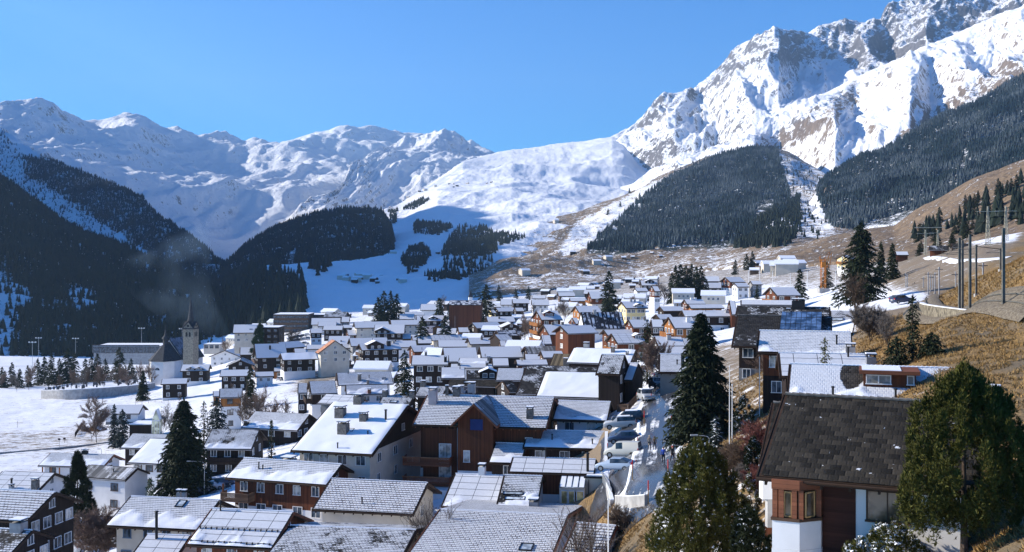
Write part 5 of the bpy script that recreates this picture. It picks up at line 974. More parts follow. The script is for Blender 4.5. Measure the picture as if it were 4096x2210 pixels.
def tower():
    D = 528.; b = pt('A', 1768, 905, D); zb = b[2] - 1; R = empty('bell_tower', (b[0], D, zb), math.radians(-12), 'slender stone bell tower with four gablets and a needle spire behind the church', 'bell tower')
    u = D / F / 2.3164; H = lambda y: (900 - y) * u + 1; s = 2.62
    sh = H(492); MB().box(-s, s, -s, s, 0, sh).build('shaft', MAT['stone'], R)
    MB().box(-s - .12, s + .12, -s - .12, s + .12, sh - 1.4, sh - 1.15).build('string_course', MAT['stone'], R)
    for rz in (0, math.pi / 2, math.pi, -math.pi / 2):
        for dx in (-.8, .8):
            pts = [(-.5, 0), (.5, 0), (.5, 1.7)] + [(.5 * math.cos(t), 1.7 + .5 * math.sin(t)) for t in (math.pi / 4, math.pi / 2, 3 * math.pi / 4)] + [(-.5, 1.7)]
            o = MB().prism([(dx + x, y) for x, y in pts], 1, -s - .06, -s + .04).build('belfry_window', MAT['black'], R); o.rotation_euler = (0, 0, rz); o.location = (0, 0, H(565))
        g = MB().prism([(-s, 0), (s, 0), (0, H(435) - sh)], 1, -s - .02, 0).build('gablet', MAT['stone'], R); g.rotation_euler = (0, 0, rz); g.location = (0, 0, sh)
        o = MB(); gh = H(430) - sh
        for sg in (-1, 1):
            pl = [(sg * (s + .35), -.25), (0, gh + .02), (0, gh + .32), (sg * (s + .35), .05)]; o.prism(pl if sg < 0 else pl[::-1], 1, -s - .35, 0)
        o = o.build('gablet_roof', MAT['slate'], R); o.rotation_euler = (0, 0, rz); o.location = (0, 0, sh)
        c = MB().tube((0, -s - .08, 0), (0, -s - .14, 0), .62, .62, 16).build('clock_face', MAT['black'], R); c.rotation_euler = (0, 0, rz); c.location = (0, 0, sh + 1.35)
    prof = [(sh + .5, 2.5), (H(445), 1.75), (H(380), 1.15), (H(260), .42), (H(208), .12)]; n = 8
    vs = [(r * math.cos(2 * math.pi * (i + .5) / n), r * math.sin(2 * math.pi * (i + .5) / n), z) for z, r in prof for i in range(n)]
    MB().add(vs, [(k * n + i, k * n + (i + 1) % n, (k + 1) * n + (i + 1) % n, (k + 1) * n + i) for k in range(len(prof) - 1) for i in range(n)]).build('spire', MAT['slate'], R)
    for sx in (-1, 1):
        for sy in (-1, 1): MB().tube((sx * s * .92, sy * s * .92, sh), (sx * s * .92, sy * s * .92, sh + 3.4), .3, .03, 6).build('pinnacle', MAT['slate'], R)
    MB().tube((0, 0, H(210)), (0, 0, H(185)), .07, .05, 5).box(-.45, .45, -.05, .05, H(194), H(192)).build('cross', MAT['black'], R)
church(); tower()
def far_spire():
    D = 800.; p = pt('F', 203, 250, D); u = D / F / 2.482; R = empty('chapel_steeple', (p[0], D, p[2] - 3), .2, 'tiny green-grey chapel steeple on the far side of the village beside the brown block', 'steeple')
    MB().box(-1.3, 1.3, -1.3, 1.3, 0, 3 + 28 * u).build('shaft', MAT['W'], R)
    MB().add([(-1.5, -1.5, 3 + 28 * u), (1.5, -1.5, 3 + 28 * u), (1.5, 1.5, 3 + 28 * u), (-1.5, 1.5, 3 + 28 * u), (0, 0, 3 + 95 * u)], [(0, 1, 4), (1, 2, 4), (2, 3, 4), (3, 0, 4)]).build('spire', MAT['slate'], R)
far_spire()
# ---------------------------------------------------------------- custom parts on single houses (local frame: x along the ridge, -y towards the viewer)
def cross_gable(H, x0, x1, z_top_wall, z_apex, yf, yback, wall, low_z, label=None, roof='S', frame='frame_d'):
    xm = (x0 + x1) / 2; m = MB().prism([(x0, low_z), (x1, low_z), (x1, z_top_wall), (xm, z_apex - .25), (x0, z_top_wall)], 1, yf, yback).build('gable_wall', MAT[wall], H)
    ta = (z_apex - z_top_wall) / ((x1 - x0) / 2); ov = .8; g = MB()
    for sg in (-1, 1):
        xe = xm + sg * ((x1 - x0) / 2 + ov); ze = z_top_wall - ov * ta; pl = [(xe, ze - .24), (xm, z_apex - .24), (xm, z_apex), (xe, ze)]; g.prism(pl if sg < 0 else pl[::-1], 1, yf - 1.1, yback + 1)
    gr_ = g.build('gable_roof', MAT['wood_red'], H)
    for sg in (-1, 1):
        n = 24; V = []; F_ = []
        xe = xm + sg * ((x1 - x0) / 2 + ov - .05); ze = z_top_wall - (ov - .05) * ta
        V = [(xe, yf - .95, ze + .06), (xm, yf - .95, z_apex + .06), (xm, yback + .9, z_apex + .06), (xe, yback + .9, ze + .06)]; L = math.hypot(xe - xm, z_apex - ze)
        fcs = [(0, 1, 2, 3)] if sg > 0 else [(3, 2, 1, 0)]
        link('gable_snow', mesh_np('gable_snow', V, np.array([fcs[0][::-1]]), [rmat(roof)], attrs={'drift': np.zeros(4)}, uv=np.array([(0, 0), (0, L), (yback - yf + 1.8, L), (yback - yf + 1.8, 0)])), gr_)
    return m
H = Hh['E5']; L, w, he, hr, wx, wy, zt = H['dims']
s = L / 16.
xa, xb = -L / 2 + L * .355, -L / 2 + L * .615
cross_gable(H, xa, xb, he + 1.1, he + 3.4, -wy - 2.0, -w * .15, 'R', he - 7.2 + 1.2, roof='Z')
MB().box(xa, xb, -wy - 1.98, -wy, 0, he - 6.0).build('lower_wall', MAT['W'], H)
xl = -L / 2 + L * .075
MB().box(xl, xa + .01, -wy - .6, -wy, he - 7.4, he - .45).build('side_wall', MAT['R'], H)
y1 = -wy - 2.05
window(H, xa + (xb - xa) * .5, y1, he + .3, -math.pi / 2, 1.6, 1.5, 'frame_d', 'blind', mull=0) if 0 else None
MAT['blind'] = plain('blue_blind', (.02, .035, .13), .6, .1)
MB().box(xa + (xb - xa) * .36, xa + (xb - xa) * .72, y1 - .03, y1 + .1, he - .35, he + 1.15).build('blind', MAT['blind'], H)
window(H, xa + (xb - xa) * .26, y1, he - 4.0, -math.pi / 2, .75, 1.5, 'frame_w', 'curtain', mull=0)
window(H, xa + (xb - xa) * .95, y1 + .02, he - 4.0, -math.pi / 2, 1.0, 1.4, 'frame_d', 'glass') if 0 else None
window(H, xa + (xb - xa) * .2, -wy - 2.0, he - 7.2, -math.pi / 2, .75, 1.4, 'frame_d', 'glass', mull=0)
for zz in (he - 4.3, he - 7.0): window(H, xl + (xa - xl) * .60, -wy - .62, zz + .6, -math.pi / 2, 1.6, 2.1, 'frame_w', 'curtain')
window(H, xb + 1.1, -wy - .02, he - 3.8, -math.pi / 2, 1.9, 1.5, 'frame_d', 'blind', mull=0); window(H, L / 2 - 2.6, -wy - .02, he - 2.2, -math.pi / 2, .9, 1.3, 'frame_w', 'glass', mull=0)
for zz in (he - 5.3, he - 8.0): balcony(H, xl - 2.4, xl + (xa - xl) * .80, -wy - 2.6, -wy - .6, zz, 'y1', 'wood_red'); MB().box(xl - 2.5, xl + (xa - xl) * .80, -wy - 2.72, -wy - 2.52, zz + .98, zz + 1.1).build('hand_rail', plain('pale_hand_rail', (.30, .14, .07), .7), H)
MB().box(xl + .3, xa - .8, -wy - 4.2, -wy - .6, -1.5, he - 8.3).build('terrace_wall', MAT['W'], H)
MB().tube((xa - .3, -wy - .8, 0), (xa - .3, -wy - .8, he - .3), .07, .07, 6).build('downpipe', MAT['metal'], H)
H = Hh['B12']; L, w, he, hr, wx, wy, zt = H['dims']
balcony(H, -wx - 1.2, -wx + 3.0, -wy - 1.6, -wy, he - 2.75, 'y1', 'H')
MB().box(-wx - 1., -wx - .8, -wy - 1.5, -wy - 1.3, 0, he - .6).build('post', MAT['R'], H)
H = Hh['B8']; L, w, he, hr, wx, wy, zt = H['dims']; balcony(H, -wx + .5, wx + .5, -wy - 1.8, -wy, he - 2.6, 'y1', 'K')
H = Hh['B4']; L, w, he, hr, wx, wy, zt = H['dims']
for i in range(3): MB().box(-wx + i * 1.9 - .1, -wx + i * 1.9 + .1, -w + .15, -w + .35, 0, he - .2).build('porch_post', MAT['O'], H)
H = Hh['F31']; L, w, he, hr, wx, wy, zt = H['dims']
for k in range(3): balcony(H, -wx - 1.5, -wx, -wy + .3, wy - .3, he - 2.2 - 2.8 * k, 'x1', 'O')
for kk in ('F4', 'H8', 'F38b', 'F42', 'I1', 'C46'):
    H = Hh[kk]; L, w, he, hr, wx, wy, zt = H['dims']; balcony(H, -wx - 1.4, -wx, -wy + .5, wy - .5, he - 2.3, 'x1', 'O' if kk != 'C46' else 'wood')
for kk in ('C31', 'C28'):
    H = Hh[kk]; L, w, he, hr, wx, wy, zt = H['dims']
    for k in range(3): balcony(H, -wx - 1.3, -wx, -wy + .3, wy - .3, he - 2.2 - 2.8 * k, 'x1', 'H')
# solar field of the guesthouse
H = Hh['H4']; L, w, he, hr, wx, wy, zt = H['dims']; al = (hr - he) / w
m = MB(); x0, x1 = L * -.02, L * .40
def sp_(x, v, dz): return (x, -w + v * w, he + v * (hr - he) + dz)
fr = MB(); fr.add([sp_(x0, .30, 1.05), sp_(x1, .30, 1.05), sp_(x1, .98, .75), sp_(x0, .98, .75), sp_(x0, .30, .95), sp_(x1, .30, .95), sp_(x1, .98, .65), sp_(x0, .98, .65)], [(0, 1, 2, 3), (7, 6, 5, 4), (4, 5, 1, 0), (5, 6, 2, 1), (6, 7, 3, 2), (7, 4, 0, 3)])
so2 = fr.build('solar_frame', MAT['black'], H)
pn = MB()
for i in range(8):
    for j in range(3):
        a0 = x0 + (x1 - x0) * (i + .05) / 8; a1 = x0 + (x1 - x0) * (i + .95) / 8; b0 = .30 + .68 * (j + .04) / 3; b1 = .30 + .68 * (j + .96) / 3
        def zz(b): return 1.05 - .30 * (b - .30) / .68 + .012
        pn.add([sp_(a0, b0, zz(b0)), sp_(a1, b0, zz(b0)), sp_(a1, b1, zz(b1)), sp_(a0, b1, zz(b1))], [(0, 1, 2, 3)])
pn.build('solar_panels', glass('solar_glass', (.03, .06, .12)), so2)
# flat-topped dormer of the wide smooth-roofed house
H = Hh['H1']; L, w, he, hr, wx, wy, zt = H['dims']
xa, xb = L * -.5 + L * .42, L * -.5 + L * .76; yf = -w * .62; zf = he + (hr - he) * .38
d0 = MB().box(xa + .3, xb - .3, yf, -.1, zf - .3, hr - .25).build('dormer_wall', MAT['R'], H)
MB().box(xa, xb, yf - .7, .6, hr - .247, hr + .05).build('dormer_roof', MAT['wood_red'], H)
MB().box(xa + .2, xb - 1.4, yf - .5, .5, hr + .053, hr + .10).build('dormer_snow', MAT['snow'], H)
for i, xx in enumerate((.22, .42, .85)): window(H, xa + (xb - xa) * xx, yf - .003, (zf + hr) / 2 + .0, -math.pi / 2, .85 if i < 2 else .4, .62, 'frame_w', 'curtain', mull=0)
# big slate-roofed house: bay window, timber wall, white wall
H = Hh['K1']; L, w, he, hr, wx, wy, zt = H['dims']; yw = -wy
ux = lambda kx: -L / 2 + L * (kx - 52) / 1748.
X0, X1, X2, X3 = ux(192), ux(418), ux(566), ux(838)
MB().box(X2 - .1, X3, yw - .03, yw + .2, he - 3.6, he + .1).build('timber_wall', MAT['K'] if 0 else plank('dark_red_timber', (.06, .02, .012), .14, False, .4), H)
def bay(z0, z1_, mat, name, e=0.):
    return MB().prism([(X0 - e, yw + .3), (X0 - e, yw - 1.25 - e), (X1, yw - 1.25 - e), (X2 + e, yw - .35 - e), (X2 + e, yw + .3)], 2, z0, z1_).build(name, mat, H)
zs = he - 1.96; bay(zs - 1.35, zs, MAT['W'], 'bay_wall'); bay(zs - .02, zs + .12, MAT['frame_d'], 'bay_sill', .06)
bay(zs - 1.6, zs - 1.353, MAT['W'], 'bay_base', .02); bay(he - .5, he - .05, MAT['wood_red'], 'bay_head', .03)
bay(zs + .12, he - .5, plain('warm_room', (.22, .11, .045), .8, .4, 2), 'bay_room', -.30)
po = MB()
def post(x, y, r=.12): po.box(x - r, x + r, y - r, y + r, zs + .1, he - .48)
for x, y in ((X0 + .12, yw - 1.12), (X0 + .42, yw - 1.14), (X1 - .25, yw - 1.13), (X1 + .05, yw - 1.1), (X2 - .1, yw - .28), (X0 + .12, yw - .1)): post(x, y)
po.build('bay_post', MAT['wood_red'], H)
for (a, b, ya, yb) in ((X0 + .55, X1 - .38, yw - 1.16, yw - 1.16), (X1 + .25, X2 - .28, yw - 1.04, yw - .52)):
    q = MB()
    for (p_, s_) in (((a, ya), (b, yb)),):
        for z in (zs + .2, he - .62): q.tube((a, ya, z), (b, yb, z), .05, .05, 4)
        q.tube((a, ya, zs + .2), (a, ya, he - .62), .05, .05, 4); q.tube((b, yb, zs + .2), (b, yb, he - .62), .05, .05, 4)
    wn = q.build('window', plank('pale_window_timber', (.42, .25, .10), .3), H)
    gm = MB().add([(a, ya + .04, zs + .2), (b, yb + .04, zs + .2), (b, yb + .04, he - .62), (a, ya + .04, he - .62)], [(0, 1, 2, 3)]).build('pane', glass('bay_glass', (.10, .065, .035)), wn)
MAT['warm'] = glass('warm_glass', (.09, .055, .03)); window(H, ux(1090), yw, he - 1.15, -math.pi / 2, 1.75, 1.35, 'frame_d', 'warm')  # pane colour stands in for the room's orange reflection
MB().box(X0 + 1.1, X3 - .6, yw - .9, yw, -1., he - 3.62).build('cellar_wall', MAT['W'], H)
MB().prism([(X3 - .9, -1.2), (X3 + .35, -1.2), (X3 + .35, he - 2.7), (X3 + .1, he - 2.65)], 1, yw - 3.4, yw - .05).build('stair_wall', MAT['W'], H) if 0 else None
MB().box(X3 - .32, X3 - .05, yw - 4.6, yw - .04, -1.5, he - 3.1).build('stair_wall', MAT['C'], H)
pl = [(-1, -.1)]
# white board beside the bay
b = pt('K', 100, 970, 60.); sg = empty('white_board', (b[0], 60., b[2] - 1.6), .1, 'white rectangular box on the corner of the slate-roofed house', 'box')
MB().box(0, 1.05, 0, .6, 1.55, 3.25).build('box_body', MAT['W'], sg); MB().box(-.03, 1.08, -.03, .63, 3.253, 3.33).build('box_lid', MAT['metal'], sg); MB().box(.3, .7, .1, .5, 0, 1.55).build('box_post', MAT['C'], sg)
# extra house behind the big pine with a pale chimney
h('K3', 'K', 'R', "1500 330 2240 345 1560 205 2260 222", 4.5, 'S', 'W', None, "roof with pale rendered chimney hidden behind the big yellow-green pine", D=78, ch=((.55, .4, .75, 1.6, 'pink'),), win=0, gwin=0)

# slate wing beside the large slate roof, its terrace wall, garden mound and dark hedge
h('K0', 'K', 'R', "70 700 330 712 168 225 420 232", 6.0, 'D', 'R', None, "narrow slate roof wing peeping out beside the large slate roof", D=69, win=0, gwin=0, pitch=32, og=.2)

for kk, vs in (('B10', (.06, .42)), ('B11', (.08,))):
    H = Hh[kk]; L, w, he, hr, wx, wy, zt = H['dims']
    for v in vs:
        g = MB(); y = -w + v * w; z = he + v * (hr - he) + .12
        g.tube((-L / 2 + .2, y - .06, z + .16), (L / 2 - .2, y - .06, z + .16), .03, .03, 5)
        for i in range(int(L / .6)): x = -L / 2 + .4 + i * .6; g.box(x - .04, x + .04, y - .12, y + .1, z - .12, z + .2)
        g.build('snow_guard', MAT['mast'] if 'mast' in MAT else MAT['black'], H)
# ---------------------------------------------------------------- trees one can tell apart
def leaf_mat(name, c1, c2, scale=3.):
    t = NT(name); p = t.obj(); r = t.attr('rnd'); n = t.noise(p, scale, 3); t.col(t.mix(t.m2('ADD', t.m2('MULTIPLY', n, .6), t.m2('MULTIPLY', r, .4)), c1, c2)); t.rough(.75)
    MAT[name] = t.m; return t.m
leaf_mat('spruce_needles', (.006, .012, .005), (.028, .038, .013)); leaf_mat('blue_needles', (.008, .016, .016), (.03, .05, .048))
leaf_mat('pine_needles', (.012, .018, .004), (.15, .14, .025)); leaf_mat('dark_pine_needles', (.006, .011, .005), (.028, .038, .012))
leaf_mat('green_yew', (.012, .03, .012), (.04, .08, .03)); leaf_mat('red_twigs', (.10, .03, .025), (.26, .10, .08)); leaf_mat('brown_twigs', (.07, .045, .03), (.19, .13, .09)); leaf_mat('grey_twigs', (.09, .075, .065), (.24, .20, .17))
leaf_mat('birch_twigs', (.13, .08, .06), (.30, .21, .16))
MAT['bark'] = plain('bark', (.07, .05, .038), .95, .4, 4); MAT['birch_bark'] = plain('birch_bark', (.45, .42, .38), .9, .4, 3)
MAT['snow_clump'] = plain('snow_on_needles', (.80, .82, .85), .8, .05, 2)
def tris_blade(c, d, L, W, up, rs):
    """thin triangles: centre c (n,3), direction d, length L, width W"""
    n = len(c); s = np.cross(d, up); s /= np.linalg.norm(s, axis=1, keepdims=True) + 1e-9
    a = c - s * W[:, None] * .5; b = c + s * W[:, None] * .5; t = c + d * L[:, None]
    V = np.stack([a, b, t], 1).reshape(-1, 3); F_ = np.arange(3 * n).reshape(-1, 3); return V, F_
def nrm(v): return v / (np.linalg.norm(v, axis=-1, keepdims=True) + 1e-9)
def conifer_mesh(h, r, seed, dens=1., mat='spruce_needles', droop=.35, z0=.06, snow=.0, blade=.42, shape=.85, irregular=.25, sparse=0.):
    rs = np.random.RandomState(seed); C = []; D = []; SC_ = []; SD = []
    zs = []; z = z0 * h
    while z < h * .985: zs.append(z); z += (.018 + .022 * (1 - z / h)) * h / dens ** .5 * rs.uniform(.7, 1.3)
    for z in zs:
        f = 1 - z / h; Rr = r * (f ** shape) * (1 + .0 * f) ; Rr *= min(1, .55 + (z / h) * 4.)
        nb = max(4, int((5 + 7 * f) * dens ** .3))
        for b in range(nb):
            if rs.rand() < sparse: continue
            a = rs.uniform(0, 6.283); L = Rr * rs.uniform(1 - irregular * 1.6, 1 + irregular) + .12
            n = max(2, int(L / .20 * dens ** .5)); t = (np.arange(n) + rs.uniform(0, 1, n)) / n; t = t ** .8
            rad = t * L; zz = z + .10 * L * np.sin(t * 2.2) - droop * L * t ** 1.7 + rs.normal(0, .05, n)
            lat = rs.normal(0, .13, n) * (1 - t * .3) * L; ca, sa = math.cos(a), math.sin(a)
            c = np.stack([ca * rad - sa * lat, sa * rad + ca * lat, zz], 1); C.append(c)
            d = np.stack([ca * .8 - sa * np.sign(lat) * .5, sa * .8 + ca * np.sign(lat) * .5, np.full(n, -.55)], 1) + rs.normal(0, .35, (n, 3)); D.append(nrm(d))
            if snow and rs.rand() < snow: k = rs.randint(0, n); SC_.append(c[k] + [0, 0, .05]); SD.append([ca, sa, -.3])
    top = np.stack([rs.normal(0, .04, 14), rs.normal(0, .04, 14), h * rs.uniform(.93, 1.0, 14)], 1); C.append(top); D.append(nrm(np.stack([rs.normal(0, .4, 14), rs.normal(0, .4, 14), np.ones(14)], 1)))
    C = np.concatenate(C); D = np.concatenate(D); n = len(C); up = nrm(rs.normal(0, 1, (n, 3)) + [0, 0, 1.2])
    V, F_ = tris_blade(C, D, rs.uniform(.6, 1.3, n) * blade, rs.uniform(.5, 1., n) * blade * .62, up, rs); R = np.repeat(rs.uniform(0, 1, n), 3); mi = np.zeros(len(F_), int)
    if len(SC_):
        c = np.array(SC_); m = len(c); v2, f2 = tris_blade(c, nrm(np.array(SD)), rs.uniform(.25, .5, m), rs.uniform(.18, .35, m), np.tile([0., 0, 1], (m, 1)), rs)
        F_ = np.concatenate([F_, f2 + len(V)]); V = np.concatenate([V, v2]); R = np.concatenate([R, np.zeros(len(v2))]); mi = np.concatenate([mi, np.ones(m, int)])
    return mesh_np('crown', V, F_, [MAT[mat], MAT['snow_clump']], False, mi=mi, attrs={'rnd': R})
def trunk_mesh(h, r, mat='bark', lean=0.):
    m = MB(); n = 4; p = [(lean * i * i * .1, 0, h * .96 * i / n) for i in range(n + 1)]
    for i in range(n): m.tube(p[i], p[i + 1], r * (1 - i / n * .85), r * (1 - (i + 1) / n * .85), 7)
    return m.mesh('trunk', [MAT[mat]])
def tree(name, loc, crown, trunk, label, cat='tree', group=None, scale=1., rz=0.):
    R = empty(name, loc, rz, label, cat, group); R.scale = (scale,) * 3 if not hasattr(scale, '__len__') else scale
    link('trunk', trunk, R); link('crown', crown, R); return R
def at_px(r, x, ytop, ybase, w=None, D=None):
    """base point, height (m) and width (m) for something standing on the ground and filling these pixels"""
    if D is None: p = ground_hit(r, x, ybase); D = p[1]
    sx, sy = px(r, x, ybase); X = (sx - XC) / F * D; zgd = z1(X, D); zt = (YH - px(r, x, ytop)[1]) / F * D
    return Vector((X, D, zgd - .1)), zt - zgd + .1, (w / REG[r][2] / F * D if w else None)
def near_conifer(r, x, yt, yb, w, label, seed, D=None, name='spruce', **k):
    p, H_, W_ = at_px(r, x, yt, yb, w, D); tree(name, p, conifer_mesh(H_, W_ / 2, seed, **k), trunk_mesh(H_, max(.12, H_ * .018)), label); return p, H_
near_conifer('V', 1765, 786, 1125, 205, 'huge dark spruce standing beside the icy road, taller than every house near it', 1, D=124, dens=3.6, snow=.08, irregular=.22, blade=.55, shape=.72)
near_conifer('V', 463, 1004, 1243, 150, 'tallest spruce of the lower village, between white steep-roofed house and patchy-roofed chalet', 2, D=188, dens=2.6, droop=.5, snow=.02, shape=.62, blade=.7)
near_conifer('V', 545, 1000, 1100, 78, 'bluish bushy spruce right behind the tallest spruce of the lower village', 3, D=235, dens=1.2, mat='blue_needles', shape=.55, blade=.6)
near_conifer('V', 513, 1010, 1120, 40, 'slimmer half-hidden spruce between the tallest one and the bluish bushy one', 33, D=228, dens=1., shape=.6)
near_conifer('V', 1018, 884, 992, 72, 'spruce in the village centre in front of the six-windowed black timber house', 4, D=250, dens=1.2, shape=.65, blade=.6)
near_conifer('V', 2167, 560, 770, 120, 'tallest lone spruce before the brown hill, with layered drooping boughs', 5, D=260, dens=1.6, shape=.65, irregular=.42, blade=.9)
near_conifer('V', 2245, 615, 735, 40, 'first of two slim spruces beside the tallest lone spruce', 6, D=330, dens=1., blade=.8)
near_conifer('V', 2216, 612, 735, 36, 'second slim spruce squeezed against the tallest lone spruce', 7, D=335, dens=1., blade=.8)
near_conifer('V', 2296, 745, 925, 44, 'narrow pointed spruce on the grass slope below the railway wall', 8, D=98, dens=1.4, shape=.6, blade=.3)
near_conifer('V', 2345, 840, 925, 70, 'bushy low conifer leaning on the narrow pointed spruce', 9, D=97, dens=1.2, shape=.45, mat='dark_pine_needles', blade=.3)
near_conifer('V', 2255, 850, 925, 70, 'spreading shrub-like conifer at the foot of the narrow pointed spruce', 10, D=98, dens=1.2, shape=.4, mat='dark_pine_needles', blade=.3)
near_conifer('V', 2075, 852, 925, 40, 'little young pine poking up in front of the lined snow roof', 11, D=100, dens=1.1, shape=.5, mat='pine_needles', droop=-.3, blade=.25)
near_conifer('V', 1628, 808, 985, 60, 'dark slim spruce entangled with the bare birch at the road', 12, D=200, dens=1.3, shape=.5)
near_conifer('V', 360, 934, 1010, 34, 'single spruce on the field edge below the church', 13, D=430, dens=1., blade=.9)
near_conifer('V', 630, 922, 1010, 40, 'dark spruce in front of the red-shuttered black house', 14, D=330, dens=1., blade=.8, shape=.7)
near_conifer('V', 683, 1058, 1135, 26, 'thin young spruce between the patchy-roofed chalet and the huge thick-snowed roof', 15, D=186, dens=.9, blade=.4)
near_conifer('V', 287, 1020, 1080, 34, 'pointed bluish spruce by the field cottage', 16, D=285, dens=1.1, mat='blue_needles', blade=.6)
near_conifer('V', 308, 1032, 1078, 40, 'rounder bluish spruce touching the pointed one by the field cottage', 17, D=283, dens=1.1, mat='blue_needles', shape=.5, blade=.6)
near_conifer('V', 378, 1205, 1260, 26, 'small dark yew-like bush tree at the foot of the tallest lower spruce', 18, D=178, dens=1.2, shape=.35, blade=.35, name='yew', mat='green_yew')
near_conifer('V', 1800, 1050, 1120, 46, 'young frosty fir under the skirts of the huge road spruce', 19, D=116, dens=1.4, snow=.35, mat='blue_needles', blade=.3)
near_conifer('V', 1745, 1120, 1180, 60, 'dark low fir in the shade of the huge road spruce', 20, D=114, dens=1.2, snow=.1, shape=.4, blade=.3) if 0 else None
# stone pines and rounded conifers made of upright tufts
def lobed_mesh(h, r, seed, prof, nlobe=110, side=(), lrr=(.11, .24), st=1.9, tufts=70, mat='pine_needles', snow=.0, tl=.34, up=.9, zlo=.12, bend=0., cone=.0):
    rs = np.random.RandomState(seed); Cs = []; Ns = []; S_ = []
    for i in range(nlobe):
        t = (i + rs.rand()) / nlobe; z = h * (zlo + (1 - zlo) * t); Rr = r * np.interp(t, *zip(*prof)); a = i * 2.4 + rs.normal(0, .3)
        lr = r * rs.uniform(*lrr) * (1 - .3 * t); rad = max(0, Rr - lr * .7) * rs.uniform(.2, 1.12) ** .5; c = np.array([math.cos(a) * rad + bend * t, math.sin(a) * rad, z])
        m = int(tufts * rs.uniform(.7, 1.3)); d = nrm(rs.normal(0, 1, (m, 3)) + [math.cos(a) * .7, math.sin(a) * .7, .75]); p = c + d * lr * rs.uniform(.35, 1.05, (m, 1)) * [1, 1, st]
        Cs.append(p); Ns.append(d)
        if snow: k = int(m * snow); q = rs.permutation(m)[:k]; S_.append(p[q][d[q][:, 2] > -.1])
    for (ox, oy, oz, rr, hh, nl) in side:
        for i in range(nl):
            d0 = nrm(rs.normal(0, 1, 3)); c = np.array([ox, oy, oz]) + d0 * [rr, rr, hh] * rs.uniform(.6, 1.); lr = r * rs.uniform(*lrr) * .9; m = int(tufts * rs.uniform(.7, 1.3))
            d = nrm(rs.normal(0, 1, (m, 3)) + d0 * .7 + [0, 0, .5]); Cs.append(c + d * lr * rs.uniform(.35, 1.05, (m, 1)) * [1, 1, st]); Ns.append(d)
    C = np.concatenate(Cs); N = np.concatenate(Ns); C = np.repeat(C, 5, 0); N = np.repeat(N, 5, 0); n = len(C); d = nrm(N * .8 + [0, 0, up] + rs.normal(0, .55, (n, 3)))
    V, F_ = tris_blade(C, d, rs.uniform(.6, 1.25, n) * tl, rs.uniform(.5, 1, n) * tl * .34, nrm(rs.normal(0, 1, (n, 3))), rs); R = np.repeat(np.repeat(rs.uniform(0, 1, n // 5), 5), 3); mi = np.zeros(len(F_), int)
    if snow:
        c = np.concatenate(S_); m = len(c); c2 = np.repeat(c, 4, 0) + rs.normal(0, .03, (m * 4, 3)) + [0, 0, tl * .45]; v2, f2 = tris_blade(c2, nrm(rs.normal(0, 1, (m * 4, 3)) * [1, 1, .3]), np.full(m * 4, .13), np.full(m * 4, .12), nrm(rs.normal(0, 1, (m * 4, 3))), rs)
        F_ = np.concatenate([F_, f2 + len(V)]); V = np.concatenate([V, v2]); R = np.concatenate([R, np.zeros(len(v2))]); mi = np.concatenate([mi, np.ones(len(f2), int)])
    return mesh_np('crown', V, F_, [MAT[mat], MAT['snow_clump']], False, mi=mi, attrs={'rnd': R})
def near_pine(r, x, yt, yb, w, label, seed, D, prof, name='stone_pine', **k):
    p, H_, W_ = at_px(r, x, yt, yb, w, D); tree(name, p, lobed_mesh(H_, W_ / 2, seed, prof, **k), trunk_mesh(H_ * .9, H_ * .022), label); return p, H_
egg = [(0, .55), (.15, .95), (.4, 1.), (.6, .85), (.8, .55), (.93, .28), (1, .05)]
near_pine('V', 2425, 948, 1440, 300, 'big broad yellow-green stone pine growing in front of the slate-roofed house', 41, 48, [(0, .3), (.12, .65), (.3, .95), (.5, 1.), (.7, .80), (.86, .52), (.95, .3), (1, .08)], nlobe=210, tufts=85, tl=.19, zlo=.22, lrr=(.07, .15), st=3., side=((2., .2, 5.2, 1.2, 1.9, 34), (-1.9, -.3, 3.1, 1.1, 1.3, 30), (1.2, 0, 6.4, .8, 1., 12), (2.3, .2, 3.2, 1., 1.2, 16), (-.9, 0, 6.6, .7, 1.1, 10)))
near_pine('V', 1762, 1132, 1530, 270, 'snow-speckled bushy pine filling the slope between road and slate-roofed house', 42, 74, [(0, 1.), (.2, 1.), (.45, .9), (.7, .68), (.88, .42), (1, .12)], nlobe=280, tufts=80, lrr=(.07, .16), st=2.4, mat='pine_needles', snow=.05, tl=.26, zlo=.02)
near_pine('V', 1885, 1290, 1480, 120, 'low dark pine shrub at the foot of the corner bay', 43, 64, egg, nlobe=60, tufts=60, mat='dark_pine_needles', snow=.05, tl=.24, zlo=.02)
near_pine('V', 195, 1150, 1290, 96, 'dense dark pine in front of the grey seam-roofed house', 44, 165, [(0, .8), (.2, 1.), (.45, .9), (.7, .6), (.9, .3), (1, .08)], nlobe=90, tufts=70, mat='dark_pine_needles', tl=.5, zlo=.06)
near_pine('V', 1885, 1200, 1265, 60, 'small yellow-green bush with snow dots beside the slate-roofed house', 45, 80, egg, nlobe=30, tufts=60, mat='pine_needles', snow=.3, tl=.22, zlo=.02)
near_pine('V', 655, 822, 880, 46, 'green conical tree beside the pale school-like house', 46, 560, egg, nlobe=50, tufts=40, mat='green_yew', tl=1.4, zlo=.02)
near_pine('V', 1870, 1000, 1040, 55, 'frosted round shrub below the brown grass patch', 47, 118, egg, nlobe=30, tufts=50, mat='dark_pine_needles', snow=.4, tl=.28, zlo=.02)
